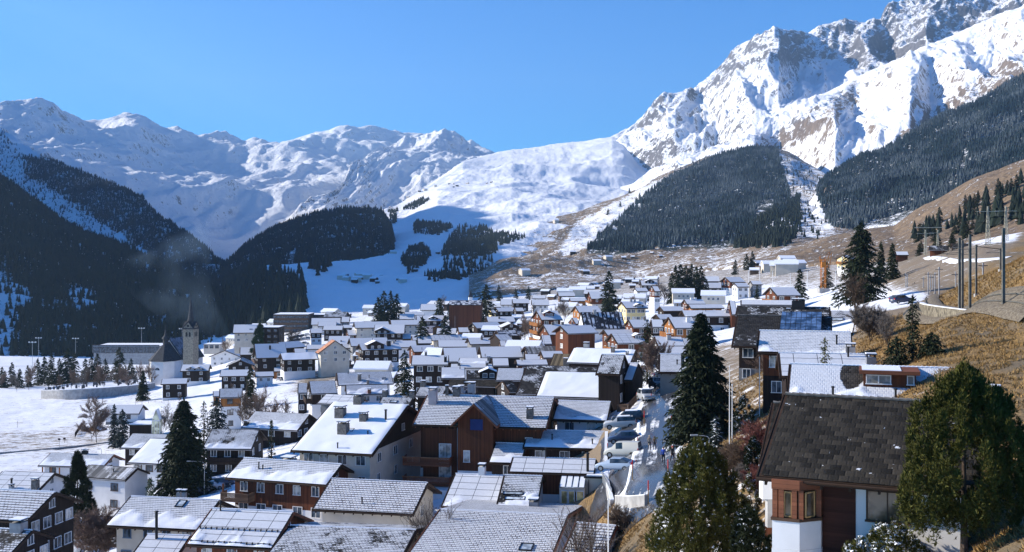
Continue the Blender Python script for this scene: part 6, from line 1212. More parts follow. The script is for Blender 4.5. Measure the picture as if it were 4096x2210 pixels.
# shared kinds for the farther ones
CM = [conifer_mesh(12, 2.6, 100 + i, dens=.55, blade=1.0, shape=.75) for i in range(3)]; CT = trunk_mesh(12, .22)
def far_conifer(r, x, yt, yb, label, k=0, D=None, wide=1., group=None):
    p, H_, _ = at_px(r, x, yt, yb, None, D); s = H_ / 12; return tree('spruce', p, CM[k % 3], CT, label, scale=(s * wide, s * wide, s), rz=k * 1.3, group=group)
for i, (x, yt, yb, D, wd) in enumerate([(1690, 690, 765, 560, 1.1), (1700, 672, 768, 555, 1.1), (1712, 668, 770, 560, 1.2), (1726, 672, 770, 565, 1.2), (1740, 668, 772, 560, 1.2), (1752, 674, 770, 556, 1.2), (1764, 672, 768, 560, 1.1), (1778, 705, 768, 562, 1.)]):
    far_conifer('V', x, yt, yb, 'tall black spruce in the tight group before the white three-storey house', i, D, wd, 'tight group of black spruces')
for i, (r, x, yt, yb, D, wd, l) in enumerate([('V', 1532, 686, 760, 560, 1.3, 'lone pointed spruce rising behind the timber chalet with bright balcony'), ('V', 1524, 735, 790, 520, 1.2, 'shorter spruce directly below the lone pointed one'), ('V', 2012, 680, 755, 380, 1.3, 'dark spruce standing just left of the orange crane mast'),
    ('V', 2080, 662, 740, 420, 1.2, 'dark spruce behind the orange crane mast'), ('V', 1223, 720, 795, 620, 1.5, 'big spruce growing against the tallest brown block'), ('V', 1105, 752, 800, 640, 1.4, 'broad small spruce beside the white-roofed inn'),
    ('V', 966, 736, 800, 650, 1.2, 'spruce with double tip, middle of the trio above the long beige house'), ('V', 983, 736, 802, 655, 1.0, 'slender spruce of the trio above the long beige house'), ('V', 998, 742, 800, 650, 1.2, 'outer spruce of the trio above the long beige house'), ('V', 952, 752, 805, 640, 1.4, 'fullest and lowest spruce next to the trio above the long beige house'),
    ('V', 1120, 797, 835, 520, 1.4, 'squat dark spruce near the little orange gable'), ('V', 1062, 800, 846, 500, 1.3, 'dark spruce on the eave of the long beige house'), ('V', 300, 878, 928, 640, 1.3, 'dark spruce in front of the sports hall windows'), ('V', 245, 893, 950, 600, 1.2, 'ragged spruce at the corner of the sports hall'),
    ('V', 170, 880, 955, 590, 1.2, 'tall spruce of the belt left of the sports hall'), ('V', 130, 895, 955, 590, 1.1, 'spruce of the belt with snowy pitch behind it'), ('V', 95, 905, 965, 585, 1.1, 'medium spruce in the belt above the snowy field'), ('V', 50, 930, 990, 560, 1.2, 'dark spruce near the field fence below the pitch'), ('V', 12, 935, 995, 560, 1.3, 'spruce at the very edge above the snowy field'),
    ('V', 1130, 775, 805, 700, 1.2, 'small spruce before the round-looking white roof'), ('V', 1878, 640, 668, 850, 1.3, 'first dark tree beside the hillside apartment houses'), ('V', 1893, 634, 668, 850, 1.2, 'second dark tree beside the hillside apartment houses'), ('V', 1850, 655, 690, 800, 1.2, 'tiny spruce below the hillside apartment houses'),
    ('V', 1330, 722, 742, 900, 1.3, 'small round conifer standing alone on the bright meadow'), ('V', 1255, 720, 745, 900, 1.2, 'small bluish conifer at the bright meadow edge'), ('V', 1297, 728, 748, 860, 1.2, 'tiny conifer before the far white houses'), ('V', 1310, 770, 800, 640, 1.3, 'round dark tree beside the yellowish cottage'), ('V', 2015, 740, 775, 360, 1.1, 'low spruce beside the wide shed-dormer chalet'),
    ('V', 1905, 718, 745, 470, 1.0, 'thin dark spruce between the two cream houses'), ('V', 700, 905, 945, 470, 1., 'small spruce beside the low white house with brown balcony') ]):
    far_conifer(r, x, yt, yb, l, i, D, wd)
rt = random.Random(9)
for i, (x, y) in enumerate([(1583, 487), (1650, 490), (1668, 462), (1690, 470), (1720, 480), (1735, 455), (1745, 450), (1752, 462), (1610, 500), (1625, 495), (1560, 520), (1545, 528), (1700, 500), (1770, 440), (1600, 512), (1640, 530), (1530, 540), (1780, 470)]):
    Vv, fc = SH['meadow']; uu, vv = pix(Vv); k = int(np.argmin((uu - x) ** 2 + (vv - y) ** 2)); s = rt.uniform(.9, 1.3) * 1.2
    tree('spruce', tuple(Vv[k] - [0, 0, 1]), CM[i % 3], CT, 'small dark spruce scattered on the dry meadow high above the village', scale=(s * 1.4, s * 1.4, s), rz=i, group='spruces scattered on the dry meadow')
for i in range(46):
    x = rt.uniform(2290, 2570); yc = 575 - (x - 2290) * .36; y = yc + rt.uniform(-10, 85) + (20 if x < 2400 else 0)
    Vv, fc = SH['brown']; uu, vv = pix(Vv); k = int(np.argmin((uu - x) ** 2 + (vv - y) ** 2)); s = rt.uniform(.5, 1.1)
    tree('spruce', tuple(Vv[k] - [0, 0, 1]), CM[i % 3], CT, 'dark spruce dotted over the dry grass hill behind the pylons', scale=(s * 1.3, s * 1.3, s), rz=i, group='spruces on the dry grass hill')
# bare trees
def bare_mesh(h, seed, spread=.5, depth=5, r0=None, twigmat='grey_twigs', trunkmat='bark', twig=.6, upward=.6, droop=0., tstart=.25, stems=1, ntw=1.):
    rs = np.random.RandomState(seed); T = MB(); tw_c = []; tw_d = []; r0 = r0 or h * .014
    def branch(p, d, L, r, lv):
        n = 3; q = Vector(p); dd = Vector(d)
        for i in range(n):
            nd = (dd + Vector(rs.normal(0, .12, 3)) + Vector((0, 0, .05 * upward - droop * .1 * (lv > 1)))).normalized(); e = q + nd * (L / n)
            if r > .012: T.tube(q, e, r * (1 - i / n * .4), r * (1 - (i + 1) / n * .4), 4 if lv else 6, cap=False)
            nt_ = int((1.5 + lv * 2.2) * ntw) if lv >= 1 else 0
            for k in range(nt_): t = rs.rand(); c = q.lerp(e, t); tw_c.append(c); tw_d.append(Vector(rs.normal(0, 1, 3)) * .8 + nd + Vector((0, 0, upward * .6 - droop * 1.6)))
            q, dd = e, nd
            if lv < depth and (lv > 0 or i >= (0 if tstart < .2 else 1) or True):
                for k in range(2 if lv < 2 else 1):
                    if lv == 0 and i == 0 and tstart > .3: continue
                    a = rs.uniform(0, 6.28); side = Vector((math.cos(a), math.sin(a), 0)); bd = (nd * (.75) + side * spread * rs.uniform(.7, 1.3) + Vector((0, 0, .12 * upward))).normalized()
                    branch(e if i < n - 1 else e, bd, L * rs.uniform(.5, .72), r * .55, lv + 1)
    for s in range(stems):
        a = rs.uniform(0, 6.28); d0 = Vector((math.cos(a) * .25, math.sin(a) * .25, 1)) if stems > 1 else Vector((0, 0, 1)); branch((0, 0, 0), d0.normalized(), h * .62, r0, 0)
    c = np.array([tuple(v) for v in tw_c]); d = nrm(np.array([tuple(v) for v in tw_d])); n = len(c)
    V, F_ = tris_blade(c, d, rs.uniform(.4, 1.2, n) * twig, np.full(n, twig * .055), nrm(rs.normal(0, 1, (n, 3))), rs)
    zmax = max(max(v[2] for v in T.v), V[:, 2].max()); k = h / zmax; T.v = [(a * k, b * k, c_ * k) for a, b, c_ in T.v]
    return mesh_np('crown', V * k, F_, [MAT[twigmat]], attrs={'rnd': np.repeat(rs.uniform(0, 1, n), 3)}), T.mesh('trunk', [MAT[trunkmat]])
def near_bare(r, x, yt, yb, label, seed, D=None, name='bare_tree', cat='tree', **k):
    p, H_, _ = at_px(r, x, yt, yb, None, D); c, t = bare_mesh(H_, seed, **k); return tree(name, p, c, t, label, cat)
near_bare('V', 250, 1268, 1420, 'leafless reddish-brown bush tree at the corner of the many-windowed timber house', 51, D=140, twigmat='birch_twigs', stems=4, spread=.75, depth=4, twig=.7, tstart=.1, ntw=1.5)
near_bare('V', 1090, 1238, 1345, 'leafless grey shrub between beige house and largest scalloped roof', 52, D=118, stems=5, spread=.45, depth=3, twigmat='grey_twigs', twig=.5)
near_bare('V', 243, 990, 1092, 'tall bare birch at the edge of the snowy field', 53, D=300, name='bare_birch', twigmat='birch_twigs', droop=.5, spread=.5, depth=4, twig=1.1, ntw=1.8)
near_bare('V', 232, 1045, 1085, 'small bare tree above the little garden cabin', 54, D=305, twigmat='birch_twigs', depth=3, twig=.8)
near_bare('V', 1640, 845, 985, 'white-stemmed bare birch rising beside the icy road', 55, D=195, name='bare_birch', trunkmat='birch_bark', twigmat='birch_twigs', depth=4, stems=2, spread=.35, twig=.8, ntw=1.6)
near_bare('V', 2143, 680, 860, 'tall bare larch with fine brown twigs in front of the lone spruce', 56, D=150, name='bare_larch', twigmat='brown_twigs', spread=.45, depth=4, twig=.45, ntw=1.6, upward=.2)
near_bare('V', 2190, 760, 880, 'leafless bush cluster on the slope under the railway wall', 57, D=135, stems=5, spread=.5, depth=4, twigmat='grey_twigs', twig=.6)
near_bare('V', 2235, 770, 900, 'thin leafless tree on the grass near the narrow pointed spruce', 58, D=115, stems=3, spread=.4, depth=3, twigmat='grey_twigs', twig=.45)
near_bare('V', 1910, 1150, 1210, 'rust-red leafless shrub below the flagpole terrace', 59, D=86, name='red_shrub', cat='shrub', twigmat='red_twigs', stems=7, spread=.8, depth=3, twig=.4, ntw=2.5)
near_bare('V', 1930, 1040, 1100, 'dark red leafless shrub next to the narrow slate roof', 60, D=95, name='red_shrub', cat='shrub', twigmat='red_twigs', stems=6, spread=.7, depth=3, twig=.4, ntw=2.)
near_bare('V', 1830, 1135, 1200, 'reddish hedge-like shrub by the thin street lamp', 61, D=102, name='red_shrub', cat='shrub', twigmat='red_twigs', stems=8, spread=.9, depth=3, twig=.4, ntw=2.5)
near_bare('V', 1880, 1160, 1215, 'snow-dusted tangled shrub under the reddish hedge-like one', 62, D=92, name='tangled_shrub', cat='shrub', twigmat='grey_twigs', stems=9, spread=1., depth=3, twig=.4, ntw=2.5)
near_bare('V', 1480, 1250, 1330, 'slender leafless tree before the grey winter garden', 63, D=98, stems=2, spread=.3, depth=3, twigmat='grey_twigs', twig=.4)
near_bare('V', 1425, 1255, 1330, 'thin leafless tree at the corner of the grey winter garden', 64, D=98, stems=2, spread=.3, depth=3, twigmat='birch_twigs', twig=.4)
near_bare('V', 1560, 1260, 1310, 'low dark thorny shrub beside the retaining wall of the road', 65, D=104, name='dark_shrub', cat='shrub', twigmat='brown_twigs', stems=6, spread=1., depth=3, twig=.35)
near_bare('V', 1975, 860, 900, 'small orange-brown shrub before the grey plaster wall', 66, D=125, name='small_shrub', cat='shrub', twigmat='birch_twigs', stems=4, depth=3, twig=.4)
near_bare('V', 1940, 850, 885, 'dry yellow shrub on the grass patch below the guesthouse', 67, D=135, name='small_shrub', cat='shrub', twigmat='birch_twigs', stems=5, depth=3, twig=.4, spread=.9)
BM = [bare_mesh(10, 300 + i, spread=.45, depth=4, twig=.8, ntw=.75, twigmat=['birch_twigs', 'brown_twigs', 'grey_twigs'][i]) for i in range(3)]
def far_bare(x, yt, yb, D, i, label, group=None, wide=1.):
    p, H_, _ = at_px('V', x, yt, yb, None, D); s = H_ / 10; return tree('bare_tree', p, BM[i % 3][0], BM[i % 3][1], label, scale=(s * wide, s * wide, s), rz=i * 1.7, group=group)
for i in range(30):
    x = rt.uniform(0, 400); y0 = 905 + rt.uniform(0, 35) + (20 if x < 60 else 0); far_bare(x, y0, 985 - x * .05, 520 + rt.uniform(-20, 90), i, 'bare grey-brown tree in the thicket between the snowy pitch and the churchyard', 'bare trees of the thicket by the churchyard', .75)
for i, (x, yt, yb, D, l) in enumerate([(640, 960, 1050, 270, 'pair-stemmed bare birch in front of the dark end-balcony house'), (620, 965, 1055, 262, 'bare larch beside the orange-banded white house'), (668, 985, 1050, 275, 'bushy leafless tree right of the orange-banded white house'), (690, 990, 1055, 268, 'brown leafless tree above the small shed roof'), (715, 995, 1050, 272, 'low leafless tree near the wooden stairs'),
    (655, 1000, 1060, 262, 'bare tree with two pale trunks by the street lamp'), (572, 845, 885, 690, 'bare round tree beside the school-like house'), (725, 820, 865, 560, 'rusty leafless tree at the car park'), (745, 822, 862, 565, 'second rusty leafless tree at the car park'), (1333, 780, 870, 420, 'brown bare larch group nearest the black streaked chalet'),
    (1318, 790, 860, 430, 'bare larch behind the two white farm roofs'), (1400, 745, 810, 520, 'tall thin bare larch near the four-storey chalet'), (1418, 750, 812, 520, 'twin bare larch near the four-storey chalet'), (1345, 760, 800, 640, 'tangled bare trees behind the dark low house'), (1570, 745, 790, 560, 'wide leafless round tree before the white three-storey house'), (1588, 738, 785, 580, 'wide leafless tree beside the narrow four-storey house'),
    (1660, 700, 770, 540, 'grey leafless tree leaning on the tight group of black spruces'), (1670, 700, 770, 545, 'another leafless tree beside the tight group of black spruces'), (1560, 790, 812, 480, 'low bush beside the yellow villa'), (410, 1035, 1075, 300, 'leafless apple tree behind the greenhouse'), (430, 1010, 1075, 300, 'dark leafless tree above the snowy cart track'),
    (585, 958, 995, 420, 'bare bush between chalet with three bright windows and shed'), (450, 985, 1010, 400, 'thin bushes in front of the small dark three-window house'), (2195, 690, 745, 340, 'brown leafless tree under the two slim spruces'), (2440, 760, 790, 150, 'dry bush on the bend of the railway line'), (765, 965, 985, 420, 'brown scrub on the bank below the orange-tiled house'), (1105, 738, 775, 760, 'bare round tree on the bright meadow edge'), (320, 935, 985, 500, 'rusty red leafless tree in the churchyard'), (255, 940, 985, 500, 'dark leafless tree before the churchyard wall')]):
    far_bare(x, yt, yb, D, i, l, None, .9)

for i, (x, yt, yb, D) in enumerate([(30, 915, 985, 575), (70, 922, 985, 570), (112, 900, 975, 600), (150, 905, 970, 590), (188, 890, 965, 600), (215, 905, 960, 580), (230, 900, 955, 590), (265, 905, 950, 590), (5, 925, 985, 560), (330, 905, 945, 600)]):
    far_conifer('V', x, yt, yb, 'greyish spruce standing close to others in the belt below the snowy pitch', i, D, 1.15, 'spruce belt below the snowy pitch')
near_pine('V', 2240, 1345, 1470, 250, 'brown-green clipped mound of heather in front of the white wall', 71, 50, [(0, 1.), (.4, 1.), (.75, .8), (1, .3)], name='heather_mound', nlobe=60, tufts=80, tl=.16, snow=.12, zlo=.02)
near_pine('V', 1790, 1235, 1330, 90, 'dark fir shrub squeezed between snow-speckled pine and tangled shrubs', 72, 82, egg, nlobe=40, tufts=70, mat='dark_pine_needles', tl=.25, zlo=.02)
near_bare('V', 1855, 1095, 1170, 'brown tangled shrub behind the rust-red one', 73, D=98, name='brown_shrub', cat='shrub', twigmat='brown_twigs', stems=8, spread=.9, depth=3, twig=.4, ntw=2.5)
near_bare('V', 1790, 1175, 1240, 'snowy thorn shrub under the thin street lamp', 74, D=100, name='thorn_shrub', cat='shrub', twigmat='grey_twigs', stems=8, spread=1., depth=3, twig=.4, ntw=2.5)
near_pine('V', 1895, 1110, 1190, 70, 'round dark evergreen bush beside the narrow slate roof wing', 75, 92, egg, nlobe=40, tufts=60, mat='dark_pine_needles', snow=.15, tl=.25, zlo=.02)
# ---------------------------------------------------------------- roads and paths (sheets lying on the ground)
def road_mat(name, snow=.45, wet=.35, tracks=True, base=(.05, .05, .055)):
    t = NT(name); p = t.pos(); u, v, _ = t.xyz(t.uv()); n1 = t.noise(p, .16, 5, .6); n2 = t.noise(t.scaled(t.uv(), (2.2, .25, 1)), 1., 4, .6); n3 = t.noise(p, 3.5, 4, .7)
    k = t.m2('ADD', snow - .5, t.m2('ADD', t.m2('MULTIPLY', t.m2('SUBTRACT', n1, .5), 1.7), t.m2('MULTIPLY', t.m2('SUBTRACT', n2, .5), 1.1)))
    k = t.m2('ADD', k, t.m2('MULTIPLY', t.m2('SUBTRACT', n3, .5), .6))
    if tracks:
        a = t.m2('ABSOLUTE', t.m2('SUBTRACT', t.m2('ABSOLUTE', t.m2('SUBTRACT', u, .35)), .85)); k = t.m2('SUBTRACT', k, t.ramp(a, .12, .34, .75, 0)); e = t.ramp(t.m2('ABSOLUTE', u), 2.2, 3.0, 0, .8); k = t.m2('ADD', k, e)
    f = t.ramp(k, -.15, .25); t.col(t.mix(f, t.mix(n3, tuple(x * .5 for x in base), tuple(x * 1.5 for x in base)), t.mix(n3, (.66, .69, .74), SNOW)))
    t.rough(t.ramp(t.m2('ADD', f, t.m2('MULTIPLY', n1, .5)), .15, .8, .12, .7)); t.b.inputs['Specular IOR Level'].default_value = wet; t.bump(t.m2('ADD', f, t.m2('MULTIPLY', n3, .4)), .5, .06); return t.m
def ribbon(name, pts, width, mat, lift=.14, kind='structure', n=60, cols=9, soft=True):
    P = [Vector((p[0], p[1])) for p in pts]; d = [0]
    for a, b in zip(P[:-1], P[1:]): d.append(d[-1] + (b - a).length)
    s = np.linspace(0, d[-1], n); X = np.interp(s, d, [p[0] for p in P]); Y = np.interp(s, d, [p[1] for p in P])
    for _ in range(4 if soft else 0): X[1:-1] = (X[:-2] + 2 * X[1:-1] + X[2:]) / 4; Y[1:-1] = (Y[:-2] + 2 * Y[1:-1] + Y[2:]) / 4
    tx, ty = np.gradient(X), np.gradient(Y); L = np.hypot(tx, ty); nx_, ny_ = -ty / L, tx / L; w = np.interp(s, d, width) if hasattr(width, '__len__') else np.full(n, width)
    u = np.linspace(-.5, .5, cols); VX = X[:, None] + nx_[:, None] * w[:, None] * u; VY = Y[:, None] + ny_[:, None] * w[:, None] * u; VZ = zg(VX, VY) + lift
    VZ[:, 0] -= .35; VZ[:, -1] -= .35
    V = np.stack([VX, VY, VZ], -1).reshape(-1, 3); ii = np.arange(n)[:, None] * cols + np.arange(cols)
    fc = np.stack([ii[:-1, :-1], ii[:-1, 1:], ii[1:, 1:], ii[1:, :-1]], -1).reshape(-1, 4); fc = fc[:, ::-1]
    uv = np.stack([np.broadcast_to(u * np.mean(w), VX.shape), np.broadcast_to(s[:, None], VX.shape)], -1).reshape(-1, 2)
    o = link(name, mesh_np(name, V, fc, [mat], True, uv=uv))
    if kind: o['kind'] = kind
    return o, (X, Y)
def gp(r, *pp): return [ground_hit(r, *p) for p in pp]
MAT['road'] = road_mat('icy_road', .34); MAT['lot'] = road_mat('wet_parking', .22, .5, False); MAT['lane'] = road_mat('cleared_lane', -.1, .2, False, (.09, .09, .10))
ribbon('road', gp('V', (1590, 1330), (1625, 1265), (1640, 1200), (1650, 1130), (1655, 1060), (1660, 1010), (1668, 970), (1690, 938), (1712, 915)), 7.2, MAT['road'], n=120)
ribbon('parking', gp('V', (1545, 1262), (1560, 1200), (1568, 1130), (1572, 1070)), 7.5, MAT['lot'], lift=.11, n=50)
ribbon('path', gp('V', (-60, 1152), (0, 1141), (150, 1128), (300, 1110), (385, 1102)), 3.2, MAT['lane'], n=60)
ribbon('path', gp('V', (2330, 648), (2400, 660), (2480, 658), (2540, 648)), 3.0, road_mat('snowy_lane', .9, .2, False, (.2, .17, .12)), n=30)
ribbon('parking', gp('V', (455, 1246), (520, 1238), (580, 1222)), 9, MAT['lot'], lift=.1, n=30)
ribbon('parking', gp('V', (700, 868), (740, 862), (780, 850)), 26, MAT['lot'], lift=.12, n=20)
# ---------------------------------------------------------------- cars
def car_mesh_set(L=4.3, Wd=1.8, Hh_=1.5, kind='hatch', paint=(.3, .3, .3), snow=False):
    key = ('paint', paint); m = MAT.get(key)
    if not m: t = NT('car_paint'); t.col(paint); t.rough(.3); t.b.inputs['Specular IOR Level'].default_value = .5; t.b.inputs['Coat Weight'].default_value = .4; m = MAT[key] = t.m
    hl = L / 2
    #        x      z_low  belt   roof
    prof = {'hatch': [(-1, .42, .72, 0), (-.96, .30, .93, 0), (-.88, .25, 1.0, .1), (-.66, .22, 1.0, 1), (-.1, .22, .98, 1.03), (.18, .22, .97, 1), (.52, .22, .95, .05), (.86, .25, .82, 0), (.97, .3, .66, 0), (1, .4, .58, 0)],
            'sedan': [(-1, .42, .82, 0), (-.96, .30, .98, 0), (-.80, .25, 1.0, .2), (-.40, .22, .98, .92), (-.05, .22, .96, 1.0), (.15, .22, .95, .96), (.55, .22, .90, .05), (.86, .25, .78, 0), (.97, .3, .64, 0), (1, .4, .56, 0)],
            'suv': [(-1, .48, .85, 0), (-.97, .34, 1.06, 0), (-.92, .30, 1.1, .3), (-.78, .28, 1.1, .97), (-.1, .28, 1.1, 1.03), (.16, .28, 1.08, .98), (.45, .28, 1.06, .05), (.86, .3, .98, 0), (.97, .34, .8, 0), (1, .45, .65, 0)],
            'van': [(-1, .42, .85, 0), (-.985, .28, 1.08, .2), (-.96, .26, 1.1, .95), (-.6, .24, 1.1, 1.0), (-.1, .24, 1.1, 1.02), (.28, .24, 1.08, .99), (.58, .24, 1.05, .08), (.86, .26, .95, 0), (.97, .3, .75, 0), (1, .42, .6, 0)]}[kind]
    zb = prof[4][2]; body = MB(); gl = MB(); rings = []
    for (x, z0, belt, rf) in prof:
        X = x * hl; hw = Wd / 2 * (1 - .12 * abs(x) ** 5); z0 *= 1; rt_ = belt + (Hh_ - zb) * rf; rw = hw * (1 - .17 * min(1, rf)) if rf > .15 else hw * .88
        rings.append([(X, -hw * .92, z0), (X, -hw, z0 + .22), (X, -hw * .985, belt - .06), (X, -hw * .95, belt), (X, -rw, rt_ + (.0 if rf > .15 else .02)), (X, -rw * .55, rt_ + .045), (X, rw * .55, rt_ + .045), (X, rw, rt_ + (.0 if rf > .15 else .02)), (X, hw * .95, belt), (X, hw * .985, belt - .06), (X, hw, z0 + .22), (X, hw * .92, z0)])
    n = 12; vs = sum(rings, []); body.v = list(vs)
    for i in range(len(rings) - 1):
        r0, r1 = prof[i][3], prof[i + 1][3]
        for j in range(n):
            a = i * n + j; b = i * n + (j + 1) % n; c = (i + 1) * n + (j + 1) % n; d = (i + 1) * n + j; g = False
            side = j in (3, 7); top = j in (4, 5, 6)
            if side and r0 > .15 and r1 > .15 and not (kind == 'van' and prof[i][0] < -.2): g = True
            if top and abs(r0 - r1) > .3: g = True
            (gl if g else body).f.append((a, b, c, d)); (gl if g else body).m.append(0)
    body.f.append(tuple(range(n))[::-1]); body.f.append(tuple(range((len(rings) - 1) * n, len(rings) * n))); body.m += [0, 0]
    # shrink glass list to its own verts
    used = sorted({i for f in gl.f for i in f}); mp = {k: i for i, k in enumerate(used)}; gl.v = [vs[k] for k in used]; gl.f = [tuple(mp[i] for i in f) for f in gl.f]
    out = [('body', body.mesh('body', [m], True), None), ('windows', gl.mesh('windows', [glass('car_glass', (.012, .016, .02))]), None)]
    r = .33 if kind in ('hatch', 'sedan') else .36; ty = MB(); ty.tube((0, -.11, 0), (0, .11, 0), r, r, 16); tm = ty.mesh('tyre', [plain('tyre', (.02, .02, .02), .9)]); ri = MB(); ri.tube((0, -.115, 0), (0, .115, 0), r * .62, r * .62, 10); rm = ri.mesh('rim', [MAT['metal']])
    wh = [(sx * hl * (.62 if sx < 0 else .64), sy * (Wd / 2 - .1), r) for sx in (-1, 1) for sy in (-1, 1)]
    hd = MB(); hd.box(-.06, .05, -.2, .2, -.07, .08); hm = hd.mesh('headlight', [plain('lamp_glass', (.6, .62, .65), .2)]); td = MB(); td.box(-.04, .05, -.13, .13, -.1, .14); tlm = td.mesh('tail_light', [plain('red_lamp', (.35, .01, .01), .3)])
    pl = MB().box(-.03, .02, -.26, .26, -.06, .06).mesh('number_plate', [MAT['frame_w']])
    hood = MB(); 
    if snow:
        s = MB(); s.prism([(-hl * .62, -Wd * .36), (hl * .12, -Wd * .36), (hl * .12, Wd * .36), (-hl * .62, Wd * .36)], 2, Hh_ + .03, Hh_ + .10); out.append(('roof_snow', s.mesh('roof_snow', [MAT['snow']]), None))
    return out, wh, (tm, rm), (hm, [(hl * .955, sy * Wd * .34, prof[-2][2] - .06) for sy in (-1, 1)]), (tlm, [(-hl * .965, sy * Wd * .40, .95 if kind != 'van' else 1.0) for sy in (-1, 1)]), (pl, [(hl + .0, 0, .5), (-hl - .0, 0, .72)])
CARK = {}
def car(r, x, y, ang, label, kind='hatch', paint=(.3, .3, .3), snow=False, dims=None, group=None, D=None, lift=.15, name=None):
    """ang: heading in degrees, 0 = towards picture right, 90 = away"""
    if D is None: p = ground_hit(r, x, y)
    else: q = pt(r, x, y, D); p = Vector((q[0], D, z1(q[0], D)))
    key = (kind, paint, snow, dims)
    if key not in CARK: CARK[key] = car_mesh_set(*(dims or {'hatch': (4.2, 1.78, 1.48), 'sedan': (4.7, 1.85, 1.45), 'suv': (4.5, 1.85, 1.66), 'van': (4.5, 1.85, 1.84)}[kind]), kind, paint, snow)
    parts, wh, (tm, rm), (hm, hp), (tlm, tp), (pl, pp_) = CARK[key]; a = math.radians(ang); e = .6
    R = empty(name or {'van': 'delivery_van'}.get(kind, 'parked_car'), (p[0], p[1], z1(p[0], p[1]) + lift), a, label, 'van' if kind == 'van' else 'car', group)
    dx = math.cos(a); dy = math.sin(a); pitch = math.atan2(z1(p[0] + dx, p[1] + dy) - z1(p[0] - dx, p[1] - dy), 2.); pitch = max(-.06, min(.06, pitch)); R.rotation_euler = (0, -pitch, a)
    for nme, me, _ in parts: link(nme, me, R)
    for w_ in wh: o = link('wheel', tm, R, w_); link('rim', rm, o)
    for q in hp: link('headlight', hm, R, q)
    for q in tp: link('tail_light', tlm, R, q)
    for q in pp_: link('number_plate', pl, R, q)
    return R
WH, BK, SV, DB = (.50, .50, .49), (.02, .02, .025), (.38, .39, .40), (.03, .045, .09)
car('G', 1395, 222, 172, 'black estate car with red tail lights, farthest of the row beside the icy road', 'suv', BK, True)
car('G', 1325, 272, 174, 'white small off-roader parked between black estate car and dark blue car', 'suv', WH, True)
car('G', 1360, 402, 174, 'dark blue car parked between the white off-roader and the van', 'hatch', DB)
car('G', 1350, 530, 158, 'pale panel van with big rear window parked by the icy road', 'van', (.62, .60, .52))
car('G', 1285, 655, 152, 'pale blue coupe-like saloon parked nearest, in front of the van', 'sedan', (.36, .44, .55))
car('F', 1945, 1262, -82, 'silver off-roader facing the viewer behind the picket fence', 'suv', SV, True)
car('F', 2058, 1136, -80, 'dark grey off-roader facing the viewer farther up the icy road', 'suv', (.06, .065, .07))
car('F', 2112, 1098, -80, 'dark car half hidden behind the dark grey off-roader', 'hatch', BK)
car('F', 2150, 1040, 5, 'dark car side-on at the top of the icy road, snow on its roof', 'sedan', (.04, .05, .07), True)
car('F', 1798, 1235, 35, 'snow-crusted car parked on the yard beside the black lean-to', 'hatch', (.45, .42, .36), True)
car('B', 1800, 868, 10, 'dark car nearest the curved street lamp on the shaded lot', 'hatch', DB)
car('B', 1935, 825, 10, 'white hatchback in the middle of the shaded lot', 'hatch', (.60, .64, .70))
car('B', 2020, 792, 10, 'dark saloon at the back of the shaded lot with snowy windscreen', 'sedan', DB, True)
car('B', 790, 1420, 60, 'pale van with dark rear window under the leafless reddish-brown bush tree', 'van', (.5, .5, .5), D=150)
car('C', 545, 1052, 80, 'white car in front of the tiny cabin with yellow side wall', 'hatch', WH, True)
car('I', 715, 1085, 20, 'dark blue car parked before the bright orange timber house', 'hatch', DB, D=205)
car('C', 1295, 925, 30, 'small dark car between the orange-tiled house and the tall dark hotel', 'hatch', BK)
car('C', 1640, 962, 10, 'pale car on the lane below the tall dark hotel', 'hatch', SV, True)
for i in range(14):
    car('C', 655 + (i % 5) * 42 + (i // 5) * 8, 560 + (i // 5) * 22, 8, 'snow-dusted car in the rows of the hotel car park', 'hatch', (WH, SV, DB, BK)[i % 4], True, group='cars in the hotel car park', D=640 - (i // 5) * 25)
# ---------------------------------------------------------------- people
def skin_obj(name, chains, mat, parent, sub=1):
    me = bpy.data.meshes.new(name); vs = []; es = []; rs = []; idx = {}
    for ch in chains:
        prev = None
        for (p, r) in ch:
            k = tuple(round(c, 4) for c in p)
            if k not in idx: idx[k] = len(vs); vs.append(p); rs.append(r)
            if prev is not None and prev != idx[k]: es.append((prev, idx[k]))
            prev = idx[k]
    me.from_pydata(vs, es, []); o = link(name, me, parent); o.modifiers.new('skin', 'SKIN'); sv = me.skin_vertices[0].data if me.skin_vertices else None
    if sv is None:
        bm = bmesh.new(); bm.from_mesh(me); bm.verts.layers.skin.verify(); bm.to_mesh(me); bm.free(); sv = me.skin_vertices[0].data
    for i, r in enumerate(rs): sv[i].radius = (r, r) if not hasattr(r, '__len__') else r
    sv[0].use_root = True; o.modifiers['skin'].use_smooth_shade = True; s = o.modifiers.new('sub', 'SUBSURF'); s.levels = sub; s.render_levels = sub
    me.materials.append(mat); return o
MAT['skin'] = plain('skin', (.50, .30, .22), .6, .08)
